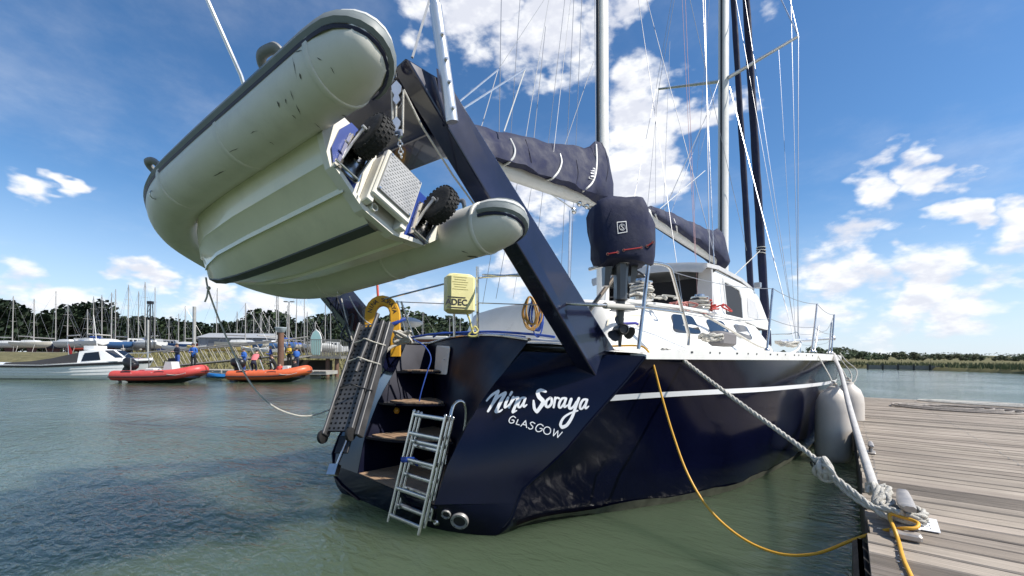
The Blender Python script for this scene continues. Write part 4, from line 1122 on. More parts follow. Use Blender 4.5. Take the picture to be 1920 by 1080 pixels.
# ================================================================== LETTERING on the starboard stern panel
ptree = BVHTree.FromPolygons([Vector(v) for v in panel_v], panel_f)
LET = M('white_vinyl', (.80, .80, .80), .35)
def zpx(x, y): return 900 + x / 8.309, 710 + y / 8.309
letter_n = [0]
def strokes(name, sts, parent=transom, base=.006):
    mb = MB()
    for si, st in enumerate(sts):
        P = smoothcurve([V(a, b_, 0) for a, b_, w in st], 5) if len(st) > 2 else [V(*st[0][:2], 0).lerp(V(*st[1][:2], 0), k / 4) for k in range(5)]
        n = len(P); ws = []
        for i in range(n):
            f = i / (n - 1) * (len(st) - 1); k = min(int(f), len(st) - 2); ws.append(lerp(st[k][2], st[k + 1][2], f - k))
        # round ends
        L, R_ = [], []
        off = base + si * .0006
        def h(p): 
            q = hit(ptree, *zpx(p.x, p.y), off); return q
        t0 = (P[1] - P[0]).normalized(); t1 = (P[-1] - P[-2]).normalized()
        seq = []
        for k in (0, 1): seq.append((P[0] - t0 * ws[0] * .5 * (.98 if k == 0 else .7), t0, ws[0] * (.2 if k == 0 else .71)))
        for i in range(n):
            t = (P[min(i + 1, n - 1)] - P[max(i - 1, 0)]).normalized(); seq.append((P[i], t, ws[i]))
        for k in (1, 0): seq.append((P[-1] + t1 * ws[-1] * .5 * (.98 if k == 0 else .7), t1, ws[-1] * (.2 if k == 0 else .71)))
        for p, t, w in seq:
            nn = V(-t.y, t.x, 0) * (w / 2); a, b_ = h(p + nn), h(p - nn)
            if a is None or b_ is None: continue
            L.append(a); R_.append(b_)
        if len(L) > 1: mb.loft([L, R_], False)
    if mb.v: mb.build(name, LET, parent, smooth=0, kind='stuff' if len(sts) > 1 else None)
A_ = [[(690, 300, 34), (640, 312, 36), (600, 380, 38), (597, 440, 36), (630, 442, 30), (682, 365, 28)], [(706, 308, 38), (678, 395, 38), (684, 440, 34), (728, 408, 20)]]
def shift(sts, dx, dy): return [[(a + dx, b_ + dy, w) for a, b_, w in st] for st in sts]
strokes('letter', [[(105, 348, 26), (180, 265, 38), (285, 197, 42)], [(285, 205, 44), (210, 370, 48), (125, 512, 34)], [(200, 400, 30), (290, 285, 36), (395, 225, 46)], [(395, 232, 50), (310, 390, 52), (250, 515, 54)], [(250, 525, 40), (310, 512, 30), (348, 484, 20)]])
strokes('letter', [[(468, 262, 34), (496, 215, 38)], [(440, 300, 40), (400, 390, 44), (388, 448, 42)], [(388, 455, 30), (430, 432, 26), (455, 400, 18)]])
strokes('letter', [[(520, 292, 38), (472, 400, 38), (452, 455, 30)], [(480, 390, 26), (540, 312, 32), (592, 298, 40)], [(596, 300, 42), (552, 420, 44), (512, 518, 46)], [(512, 530, 30), (570, 500, 18)]])
strokes('letter', A_)
strokes('letter', [[(1022, 205, 38), (950, 184, 52), (900, 215, 58), (920, 285, 66), (978, 350, 66), (968, 405, 62), (890, 515, 50)], [(885, 520, 48), (848, 470, 46), (838, 400, 42), (834, 345, 26)]])
strokes('letter', [[(1092, 300, 36), (1036, 350, 40), (1025, 420, 44), (1062, 442, 40), (1112, 390, 40), (1116, 320, 38), (1090, 298, 34)]])
strokes('letter', [[(1172, 300, 36), (1146, 448, 34)], [(1164, 345, 18), (1196, 302, 28), (1232, 312, 32)]])
strokes('letter', shift(A_, 634, 5))
strokes('letter', [[(1420, 322, 46), (1388, 420, 48), (1402, 468, 40), (1452, 440, 34), (1502, 362, 34)], [(1540, 308, 42), (1492, 430, 46), (1432, 600, 46), (1352, 722, 50), (1282, 757, 56)], [(1278, 757, 54), (1252, 710, 42), (1300, 612, 36), (1400, 542, 30), (1520, 500, 24)]])
strokes('letter', shift(A_, 962, 24))
for g in ([[(555, 612), (520, 588), (475, 610), (452, 660), (475, 692), (520, 684), (530, 652), (500, 646)]], [[(592, 640), (562, 708)], [(562, 708), (612, 722)]], [[(636, 740), (710, 655)], [(710, 655), (726, 762)], [(664, 712), (718, 726)]],
          [[(855, 700), (818, 678), (785, 692), (797, 722), (822, 748), (810, 778), (775, 786), (752, 766)]], [[(985, 740), (950, 712), (900, 722), (868, 772), (880, 815), (920, 826), (960, 806), (966, 780), (934, 774)]],
          [[(1045 + 55 * math.cos(a * math.pi / 6), 810 + 58 * math.sin(a * math.pi / 6)) for a in range(13)]], [[(1155, 786), (1141, 892)], [(1141, 892), (1212, 812)], [(1212, 812), (1206, 916)], [(1206, 916), (1280, 832)]]):
    strokes('letter', [[(a, b_, 14) for a, b_ in st] for st in g])
# ================================================================== STERN FITTINGS
rtree = bvh_of(recess)
decal('hatch', rtree, rquad((820, 648), (846, 650), (840, 703), (816, 701), .1), WHITEP, recess, .012, label='small white access hatch')
mb = MB(); hp_ = hit(rtree, 836, 675, .02)
if hp_: mb.ball(hp_, .008, 8, 6); mb.build('hatch_knob', STEEL, recess)
yl = hit(rtree, 741, 771, .03) or V(-.4, .8, .8)
mb = MB(); mb.ball(yl, (.035, .03, .035), 12, 8); mb.build('recess_lamp', M('amber_plastic', (.55, .28, .03), .3), recess)
tr2 = bvh_of(transom)
for (x, y, r) in ((862, 976, .066), (837, 963, .036)):
    c = hit(tr2, x, y, 0.0); n = (hit(tr2, x, y, 1.0) - c)
    mb = MB(); mb.lathe(c, n, [(r * .70, -.06), (r * .70, .014), (r * .74, .018), (r, .018), (r * 1.04, .012), (r * 1.04, -.03)], 24); ex = mb.build('exhaust_outlet', M('outlet_grey', (.30, .29, .28), .5, .4), transom, label='round stainless outlet flange')
    mb = MB(); mb.lathe(c, n, [(r * .72, .004), (r * .70, .007)], 20); mb.build('outlet_bore', DARK, ex)
    for k in range(6):
        u_ = n.orthogonal().normalized(); w_ = n.cross(u_); a = k * math.pi / 3
        mb = MB(); mb.lathe(c + (u_ * math.cos(a) + w_ * math.sin(a)) * r * .88 + n * .014, n, [(.006, 0), (.005, .005)], 6); mb.build('bolt', DARK, ex)
# hoop handrail by the steps
hoop = [LD(835, 870, 3.30), LD(842, 800, 3.34), LD(848, 768, 3.38), LD(856, 755, 3.40), LD(866, 753, 3.42), LD(873, 762, 3.44), LD(874, 785, 3.46), LD(868, 828, 3.48)]
mb = MB(); mb.tube(smoothcurve(hoop, 6), .0145, 10); mb.build('hoop_handrail', STEEL, yacht)
mb = MB(); e = edge_pt(.55, 1)
# ------------------------------------------------------------------ folding boarding ladder
lad0 = LD(756, 990, 3.3)
ladder = thing('boarding_ladder', 'folded stainless boarding ladder hanging at the open stern steps', 'ladder', mat=YM @ Matrix.Translation(lad0))
def LL(x, y, D): return LD(x, y, D) - lad0
for dz, (dx, dD) in enumerate(((0, 0), (8, .05), (15, .10))):
    lb, ltp = LL(728 + dx, 978, 3.38 + dD), LL(777 + dx * .9, 771 + dz * 2, 3.42 + dD)
    rb_, rtp = LL(785 + dx, 1003, 3.14 + dD), LL(836 + dx * .9, 780 + dz * 2, 3.20 + dD)
    if dz == 1: lb = lb.lerp(ltp, .06); rb_ = rb_.lerp(rtp, .06)
    if dz == 2: lb = lb.lerp(ltp, .12); rb_ = rb_.lerp(rtp, .12)
    for a, b_ in ((lb, ltp), (rb_, rtp)):
        mb = MB(); mb.tube([a, b_], .0135, 10); mb.ball(b_, .015, 8, 6); mb.build('ladder_rail', STEEL, ladder)
    for f in ((.06, .30, .57, .80, .97), (.10, .40, .72), (.04, .22, .48, .66))[dz]:
        a, b_ = lb.lerp(ltp, f), rb_.lerp(rtp, f)
        mb = MB(); mb.tube([a, b_], .014, 8, sq=(1.2, .8)); mb.build('rung', STEEL, ladder)
mb = MB(); mb.tube([LL(752, 862, 3.36), LL(775, 862, 3.36), LL(785, 870, 3.42)], .022, 8, sq=(1, .3)); mb.build('blue_strap', BLUE, ladder)
mb = MB(); mb.tube([LL(795, 966, 3.2), LL(816, 978, 3.3)], .012, 8); mb.lathe(LL(817, 978, 3.3), V(0, -1, .2), [(.03, -.02), (.03, 0), (.02, .01)], 12); mb.build('hinge_bracket', STEEL, ladder)
# ------------------------------------------------------------------ folded gangway stowed on the port quarter
g0 = LD(640, 815, 3.78); g1 = LD(702, 612, 4.36)
gl = (g1 - g0); gdir = gl.normalized(); gw = (LD(660, 815, 3.98) - LD(618, 815, 4.05)); gw = (gw - gdir * gw.dot(gdir)).normalized(); gn_ = gdir.cross(gw)
if gn_.y > 0: gn_ = -gn_
GM = YM @ basis(gw * .82, gdir, gw.cross(gdir), g0)
gang = thing('folded_gangway', 'perforated aluminium gangway folded upright on the stern beside the steps', 'gangway', mat=GM)
GAL = M('gangway_alu', (.11, .11, .115), .5, .55, var=.2, vscale=9)
GL = gl.length
side = -1 if (gw.cross(gdir)).y > 0 else 1      # aft-facing side along local z
zf = side
def perforated(x0, x1, y0, y1, z, nx, ny, parent):
    """a plate with a grid of real square holes"""
    mb = MB(); xs = [x0]; ys = [y0]
    pw, ph_ = (x1 - x0) / nx, (y1 - y0) / ny
    for i in range(nx): xs += [x0 + pw * (i + .28), x0 + pw * (i + .72)]
    for j in range(ny): ys += [y0 + ph_ * (j + .30), y0 + ph_ * (j + .70)]
    xs.append(x1); ys.append(y1)
    W_ = len(xs); vs = [V(x, y, z) for y in ys for x in xs]; fs = []
    for j in range(len(ys) - 1):
        for i in range(len(xs) - 1):
            if i % 2 == 1 and j % 2 == 1: continue
            fs.append((j * W_ + i, j * W_ + i + 1, (j + 1) * W_ + i + 1, (j + 1) * W_ + i))
    mb.add(vs, fs); return mb.build('perforated_tread', GAL, parent, smooth=0)
perforated(-.16, .13, .02, GL * 1.0, .045 * zf, 5, 24, gang)
bkp = MB(); bkp.box(V(-.015, GL / 2, .02 * zf), (.29, GL * .97, .004)); bkp.build('backing_sheet', DARK, gang, smooth=0)
for x, zc in ((-.172, .03), (.16, .03), (.225, .0)):
    mb = MB(); mb.cbox(V(x, GL * .5, zc * zf), (.028 if x < .1 else .05, GL * 1.03, .09), .006); mb.build('side_beam', GAL, gang, smooth=0)
mb = MB(); mb.tube([V(.04, GL * .50, .10 * zf), V(.11, GL * 1.06, .11 * zf)], .022, 12); mb.build('stowed_tube', GAL, gang)
for y in (.38, .62, .80):
    mb = MB(); P = [V(-.20, GL * y, .05 * zf), V(-.05, GL * (y + .01), .08 * zf), V(.06, GL * (y - .01), .14 * zf), V(.15, GL * (y - .02), .09 * zf), V(.27, GL * (y - .03), .03 * zf)]
    mb.tube(smoothcurve(P, 4), .007, 6); mb.build('lashing', ROPEW if y > .5 else BLACKP, gang)
for (x, y, zc) in ((-.20, -.03, .03), (.17, -.02, .06)):
    mb = MB(); mb.lathe(V(x - .02, y, zc * zf), (1, 0, 0), [(.03, 0), (.058, .004), (.062, .02), (.058, .038), (.03, .042)], 18); w_ = mb.build('wheel', BLACK, gang)
mb = MB(); mb.tube([V(.15, -.03, .05 * zf), V(.12, -.30, .06 * zf)], .014, 8); mb.box(V(.10, -.33, .06 * zf), (.10, .09, .05)); mb.build('stand_foot', STEEL, gang, smooth=30)
mb = MB(); mb.cbox(V(.04, -.08, -.03 * zf), (.16, .16, .02), .004); mb.build('mount_plate', BLACKP, gang, smooth=0)
# tangle of dark control lines over the gangway's upper end
mb = MB()
for i, (x0, y0, x1, y1) in enumerate(((630, 552, 668, 640), (612, 552, 655, 640), (668, 575, 690, 620), (640, 560, 672, 672), (655, 556, 700, 610))):
    k = LD(x0, y0, 4.7); l = LD(x1, y1, 4.55)
    m2 = MB(); m2.tube(sag(k, l, .04 + .02 * (i % 3), 8), .007, 6); m2.build('control_line', ROPEW if i in (3, 4) else BLACKP, yacht)
m2 = MB(); P = [LD(646, 575, 4.75), LD(652, 600, 4.7), LD(640, 630, 4.7), LD(658, 640, 4.65), LD(648, 610, 4.7), LD(662, 590, 4.72), LD(655, 650, 4.66), LD(668, 668, 4.6)]
m2.tube(smoothcurve(P, 6), .012, 6); m2.build('control_line', BLACKP, yacht)
# ------------------------------------------------------------------ covered outboard clamped on the quarter rail
ob0 = LT(1163, 575, 1.42)
OBM = YM @ (Matrix.Translation(ob0) @ Matrix.Rotation(R(8), 4, 'Z'))
outb = thing('outboard_motor', 'outboard motor under a navy canvas cover on the quarter rail', 'outboard motor', mat=OBM)
KPX = LT(1163, 575, 1.42); ppm = F / ((YM @ KPX - CAMP).dot(CM @ V(0, 0, -1)))    # pixels per metre there
def OB(px, py, y=0.0): return V((px - 1163) / ppm / math.cos(YAW - YROT - R(8)) if False else (px - 1163) / ppm, y, -(py - 575) / ppm)
# local x is across the picture after turning the motor to face aft-starboard
face = math.atan2(CM.col[0].y, CM.col[0].x) - YROT
outb.matrix_world = YM @ (Matrix.Translation(ob0) @ Matrix.Rotation(face + R(6), 4, 'Z'))
OGREY = M('motor_grey', (.075, .078, .085), .35, .2, coat=.3, var=.1)
cv = MB(); rings = []
CP = [(497, 1122, 1214, .10), (496, 1116, 1217, .14), (486, 1112, 1219, .15), (460, 1106, 1219, .16), (430, 1102, 1216, .165), (405, 1102, 1210, .165), (390, 1108, 1204, .155), (381, 1124, 1198, .13), (377, 1146, 1188, .07)]
rnd = random.Random(4)
for (py, xa, xb, dp_) in CP:
    ring = []
    for k in range(28):
        a = 2 * math.pi * k / 28; c_, s_ = math.cos(a), math.sin(a)
        ex = .5; sx = math.copysign(abs(c_) ** ex, c_); sy = math.copysign(abs(s_) ** ex, s_)
        w = (xb - xa) / 2 / ppm; cx_ = ((xa + xb) / 2 - 1163) / ppm
        jit = .010 * math.sin(5 * a + py * .05) + .007 * math.sin(9 * a + py * .13) + .005 * math.sin(13 * a)
        zz_ = -(py - 575) / ppm + (.025 * math.sin(3 * a + 1) if py > 495 else 0) + (rnd.uniform(-.006, .006))
        ring.append(V(cx_ + sx * (w + jit), sy * (dp_ + jit) - .02, zz_))
    rings.append(ring)
cv.loft(rings, True, True); cov_o = cv.build('motor_cover', CANVAS, outb, smooth=70)
lp_ = OB(1150, 439, -.19)
# emblem patch on the cover: white frame with a round swirl
def ocov(px, py, e=.0):
    tree = bvh_of(cov_o); o_ = V((px - 1163) / ppm, -1.0, -(py - 575) / ppm); p, n, i, d = tree.ray_cast(o_, V(0, 1, 0)); return (p if p else V(o_.x, -.19, o_.z)) + V(0, -.004 - e, 0)
fr4 = [(1139, 431), (1157, 428), (1159, 448), (1141, 452)]
mb = MB(); inn = grow(fr4, (.86, .86)); mb.loft([[ocov(x, y) for x, y in fr4] + [ocov(*fr4[0])], [ocov(x, y) for x, y in inn] + [ocov(*inn[0])]], False); mb.build('emblem_frame', MATS['label_white'], cov_o, smooth=0)
mb = MB(); c2 = ocov(1149, 440, .003); mb.torus(c2, (0, 1, 0), .024, .0022, 20, 5)
mb.tube(smoothcurve([c2 + V(.011, 0, .013), c2 + V(0, 0, .017), c2 + V(-.010, 0, .010), c2 + V(0, 0, 0), c2 + V(.010, 0, -.010), c2 + V(0, 0, -.017), c2 + V(-.011, 0, -.013)], 4), .0025, 5); mb.build('emblem', MATS['label_white'], cov_o, kind='stuff')
for (a, b_, ya, yb) in (((1125, 487), (1142, 484), -.13, -.15), ((1154, 479), (1186, 474), -.17, -.16), ((1198, 470), (1208, 463), -.15, -.13)):
    mb = MB(); mb.tube([ocov(a[0], a[1], .004), ocov((a[0] + b_[0]) / 2, (a[1] + b_[1]) / 2, .006), ocov(b_[0], b_[1], .004)], .005, 6); mb.build('red_lace', M('red_lace', (.45, .03, .03), .6), cov_o)
    for (x, y), yy in ((a, ya), (b_, yb)):
        mb = MB(); mb.torus(ocov(x, y, .003), (0, 1, 0), .010, .0035, 12, 6); mb.build('eyelet', M('eyelet_brown', (.25, .13, .10), .4, .6), cov_o)
sh = MB(); SP = [(478, 30, .07), (495, 30, .07), (497, 24, .06), (530, 20, .055), (562, 20, .055), (563, 26, .065), (566, 14, .04), (590, 12, .03), (612, 8, .02)]
sh.loft([[V(w / 2 / ppm * x_, d * y_ , -(py - 575) / ppm) for x_, y_ in ((-1, -.7), (-.5, -1), (.5, -1), (1, -.7), (1, .7), (.5, 1), (-.5, 1), (-1, .7))] for py, w, d in SP], True, True)
sh.build('drive_leg', OGREY, outb, smooth=30)
for x0, x1, y0, y1 in ((1132, 1146, 500, 536), (1183, 1198, 480, 530)):
    mb = MB(); mb.hexa([OB(x0, y1, .0), OB(x0 + 9, y1, .0), OB(x0 + 9, y1, .06), OB(x0, y1, .06), OB(x0, y0, -.02), OB(x1, y0, -.02), OB(x1, y0, .08), OB(x0, y0, .08)]); mb.build('clamp_bracket', OGREY, outb, smooth=0)
mb = MB(); mb.prism([OB(1140, 583, -.09), OB(1190, 583, -.09), OB(1184, 583, .08), OB(1146, 583, .08)], (0, 0, .008)); mb.build('cavitation_plate', OGREY, outb, smooth=0)
pc_ = OB(1164, 618, -.02)
mb = MB(); mb.lathe(pc_, (0, -1, 0), [(.03, -.14), (.045, -.08), (.048, 0), (.046, .05), (.036, .06), (.03, .05)], 18); gb_ = mb.build('gear_case', BLACKP, outb)
for k in range(3):
    a = R(100 + 120 * k); d = V(math.cos(a), 0, math.sin(a)); n = V(-math.sin(a), 0, math.cos(a)); pts = []
    for f, w, tw in ((.035, .025, .02), (.06, .042, .024), (.085, .05, .022), (.105, .042, .016), (.118, .02, .01)):
        pts.append([pc_ + d * f + n * w + V(0, .01 - tw, 0), pc_ + d * f + V(0, .005, 0), pc_ + d * f - n * w + V(0, .01 + tw, 0)])
    mb = MB(); mb.loft(pts, False); mb.build('propeller_blade', BLACKP, outb, smooth=60)
mb = MB(); mb.prism([OB(1160, 600, .02), OB(1172, 600, .02), OB(1168, 650, .03), OB(1163, 650, .03)], (0, .01, 0)); mb.build('skeg', BLACKP, outb, smooth=0)
mb = MB(); mb.tube([OB(1172, 606, .05), OB(1198, 604, .06), OB(1206, 606, .08)], .012, 8, sq=(1, .4)); mb.build('blue_strap', M('violet_strap', (.05, .045, .32), .6), outb)
mb = MB(); mb.box(OB(1168, 494, .10), (.22, .03, .16)); mb.build('mounting_board', M('board_grey', (.3, .3, .3), .6), outb, smooth=0)
# ------------------------------------------------------------------ horseshoe lifebuoy
hb0 = LD(718, 600, 4.7)
hx = YI3 @ (CM @ V(1, 0, 0)); hx = (hx + V(0, .35, 0)).normalized(); hz_ = V(0, 0, 1); hx.z = 0; hx.normalize(); hy = hz_.cross(hx)
HM = YM @ basis(hx, hy, hz_, hb0)
buoy = thing('horseshoe_lifebuoy', 'yellow horseshoe lifebuoy with the boat name on the port rail', 'lifebuoy', mat=HM)
YB = M('lifebuoy_yellow', (.70, .36, .02), .6, var=.1, vscale=6, bump=.1, bscale=20)
path = [V(-.14, 0, -.36)] + [V(-.135, 0, -.1)] + [V(-.13 * math.cos(a * math.pi / 10), 0, .06 + .15 * math.sin(a * math.pi / 10)) for a in range(11)] + [V(.135, 0, -.1), V(.14, 0, -.40)]
mb = MB(); rings = []
for i, p in enumerate(path):
    t = (path[min(i + 1, len(path) - 1)] - path[max(i - 1, 0)]).normalized(); n = V(-t.z, 0, t.x)
    rings.append([p + n * a + V(0, b_, 0) for a, b_ in ((-.055, -.05), (-.045, -.058), (.045, -.058), (.055, -.05), (.055, .05), (.045, .058), (-.045, .058), (-.055, .05))])
mb.loft(rings, True, True); mb.build('foam_body', YB, buoy, smooth=30)
txt = 'NINA SORAYA'
for i, ch in enumerate(txt):
    if ch == ' ': continue
    a = math.pi * (.93 - .86 * i / (len(txt) - 1)); vs, fs = text_mesh(ch, .062, .001)
    c = V(.13 * math.cos(a), -.0605, .06 + .15 * math.sin(a)); ra = a - math.pi / 2
    mb = MB(); mb.add([c + V(v.x * math.cos(ra) - v.y * math.sin(ra), 0, v.x * math.sin(ra) + v.y * math.cos(ra)) for v in vs], fs); mb.build('letter', M('print_black', (.02, .02, .03), .6), buoy, smooth=0)
mb = MB(); mb.tube([V(.06, -.066, -.06), V(.15, -.07, -.03), V(.24, -.02, .02)], .018, 8, sq=(1, .3)); mb.build('blue_strap', BLUE, buoy)
# grey dome and red staff behind it
mb = MB(); c = LD(765, 606, 5.4); mb.lathe(c, (0, 0, 1), [(.02, -.05), (.12, -.045), (.185, -.01), (.19, .01), (.15, .04), (.08, .065), (.02, .075)], 24); mb.build('antenna_dome', M('dome_grey', (.55, .55, .53), .5), yacht)
mb = MB(); mb.tube([LD(709, 560, 5.0), LD(707, 528, 5.0)], .014, 8); mb.build('flag_staff', M('red_paint', (.65, .10, .06), .5), yacht)
# ------------------------------------------------------------------ yellow lifesaving case
dc0 = LT(852, 548, .05)
dr_ = YI3 @ (CM @ V(1, 0, 0)); dr_.z = 0; dr_.normalize(); df = V(0, 0, 1).cross(dr_)
DCM = YM @ basis(dr_, df, V(0, 0, 1), dc0)
DCM = DCM @ Matrix.Rotation(R(24), 4, 'Z')
dcase = thing('rescue_sling_case', 'pale yellow rescue case marked ADEC hung on the stern rail', 'rescue case', mat=DCM)
YC = M('pale_yellow_vinyl', (.80, .74, .36), .5, var=.06, vscale=5, bump=.12, bscale=9)
mb = MB(); mb.cbox(V(.05, .0, -.015), (.27, .18, .365), .03); mb.build('case_body', YC, dcase, smooth=40)
vs, fs = text_mesh('ADEC', .078, .0022)
mb = MB(); mb.add([V(v.x - .005, -.0925, v.y - .105) for v in vs], fs); mb.build('lettering', MATS['print_black'], dcase, smooth=0, kind='stuff')
for z in (-.058, -.152):
    mb = MB(); mb.box(V(-.005, -.0915, z), (.17, .003, .009)); mb.build('printed_bar', MATS['print_black'], dcase, smooth=0)
for k in range(7):
    mb = MB(); mb.box(V(.03, -.0912, .15 - k * .022), (.15 - .02 * (k % 3), .002, .003)); mb.build('printed_line', M('faint_print', (.4, .36, .12), .6), dcase, smooth=0)
yr = [LD(872, 580, 4.0), LD(880, 598, 4.0), LD(884, 614, 4.0), LD(889, 625, 4.0), LD(896, 620, 4.02), LD(890, 612, 4.0), LD(884, 622, 4.0), LD(878, 629, 4.0), LD(890, 631, 4.0), LD(896, 628, 4.0)]
mb = MB(); mb.tube(smoothcurve([YM @ p for p in yr], 4), .009, 8); mb.build('yellow_lanyard', M('pale_yellow_rope', (.70, .62, .22), .8), label='knotted pale yellow lanyard under the rescue case', cat='rope')
# ------------------------------------------------------------------ hanks of line and cable on the aft deck
def rope_thing(name, pts, r, mat, label, cat='rope', n=5, group=None, seg=8):
    mb = MB(); mb.tube(smoothcurve(pts, n), r, seg); return mb.build(name, mat, label=label, cat=cat, group=group)
BLUER = M('blue_rope', (.02, .07, .35), .7, var=.15, vscale=30)
ORNG = M('orange_cable', (.55, .30, .08), .55, var=.12)
def hang(cx_, y0, w, y1, D, seed):
    rnd = random.Random(seed); P = []
    for k in range(5):
        ww = w * rnd.uniform(.6, 1.1); yb = y1 + rnd.uniform(-12, 6); ox = rnd.uniform(-5, 5)
        P += [W(cx_ + ox * .3, y0, D), W(cx_ - ww * .6 + ox, lerp(y0, yb, .5), D + rnd.uniform(-.05, .05)), W(cx_ - ww * .3 + ox, yb - 4, D), W(cx_ + ww * .3 + ox, yb, D), W(cx_ + ww * .7 + ox, lerp(y0, yb, .55), D + rnd.uniform(-.05, .05))]
    return P
rope_thing('cable_hank', hang(993, 556, 26, 618, 3.95, 3), .008, ORNG, 'hank of orange cable hung beside the davit leg', 'cable')
rope_thing('rope_hank', hang(1004, 556, 18, 628, 4.0, 5), .007, BLUER, 'hank of blue rope hung behind the orange cable', 'rope')
rope_thing('deck_line', [W(740, 640, 4.9), W(800, 628, 4.6), W(860, 624, 4.4), W(915, 622, 4.3), W(960, 624, 4.1), W(1010, 628, 4.0), W(1040, 632, 3.9)], .012, BLUER, 'slack blue line lying along the stern deck edge')
rope_thing('deck_line', [W(812, 632, 4.55), W(830, 624, 4.5), W(872, 627, 4.4), W(930, 627, 4.2), W(985, 632, 4.0)], .010, BLUER, 'second blue line bunched near the yellow lanyard')
rope_thing('deck_line', [W(775, 636, 4.6), W(797, 650, 4.5), W(808, 672, 4.45), W(800, 700, 4.4), W(789, 738, 4.35), W(785, 760, 4.35)], .006, BLUER, 'thin blue line trailing down over the stern steps')
P = []
rnd = random.Random(9)
for k in range(16): P.append(W(752 + 16 * math.cos(k * 2.1) + rnd.uniform(-6, 6), 634 + 11 * math.sin(k * 1.7) + rnd.uniform(-3, 3), 4.55 + rnd.uniform(-.06, .06)))
P += [W(735, 650, 4.5), W(715, 668, 4.45), W(705, 680, 4.4)]
rope_thing('warp_bundle', P, .016, ROPEW, 'bundle of white warp made up on the port quarter')
# white-red ropes tumbled on the coaming
RED = M('red_fleck_rope', (.50, .20, .17), .85, var=.35, vscale=70)
for sd, (xa, xb, ya, yb, D, mt, lab) in enumerate(((1255, 1335, 560, 592, 5.2, RED, 'red-flecked sheet heaped along the coaming'), (1190, 1262, 548, 562, 4.6, ROPEW, 'cream sheet lying by the aft winch'), (1318, 1362, 560, 585, 5.9, M('red_rope', (.5, .06, .05), .8), 'bright red line flaked beside the wheelhouse'))):
    rnd = random.Random(20 + sd); P = [W(lerp(xa, xb, k / 22) + rnd.uniform(-14, 14), lerp(ya, yb, .4 * k / 22 + .6 * rnd.random()), D + rnd.uniform(-.12, .12) + (1.0 * k / 22 if sd == 0 else 0)) for k in range(23)]
    rope_thing('sheet_rope', P, .011, mt, lab)
for sd, (c_, r, lab) in enumerate(((LT(1335, 640, 1.72), .10, 'cream warp coiled on the starboard side deck'), (LT(1475, 650, 1.9), .12, 'cream warp heaped by the shroud plates'))):
    rnd = random.Random(30 + sd); P = [YM @ (V(c_.x, c_.y, max(1.47, c_.z)) + V(math.cos(k * .9) * r * rnd.uniform(.6, 1.1), math.sin(k * .9) * r * 1.7, rnd.uniform(0, .07))) for k in range(34)]
    rope_thing('warp_coil', P, .013, ROPEW, lab)
rope_thing('tail_rope', [W(1320, 590, 5.3), W(1348, 606, 5.6), W(1385, 628, 6.0), W(1418, 647, 6.4), W(1432, 652, 6.5)], .016, ROPEW, 'cream jib sheet led along the cabin windows')
rope_thing('tail_rope', [W(1502, 640, 6.4), W(1496, 655, 6.2), W(1478, 664, 6.0), W(1462, 668, 5.9)], .016, SPARW, 'white hose looped beside the shroud plates')
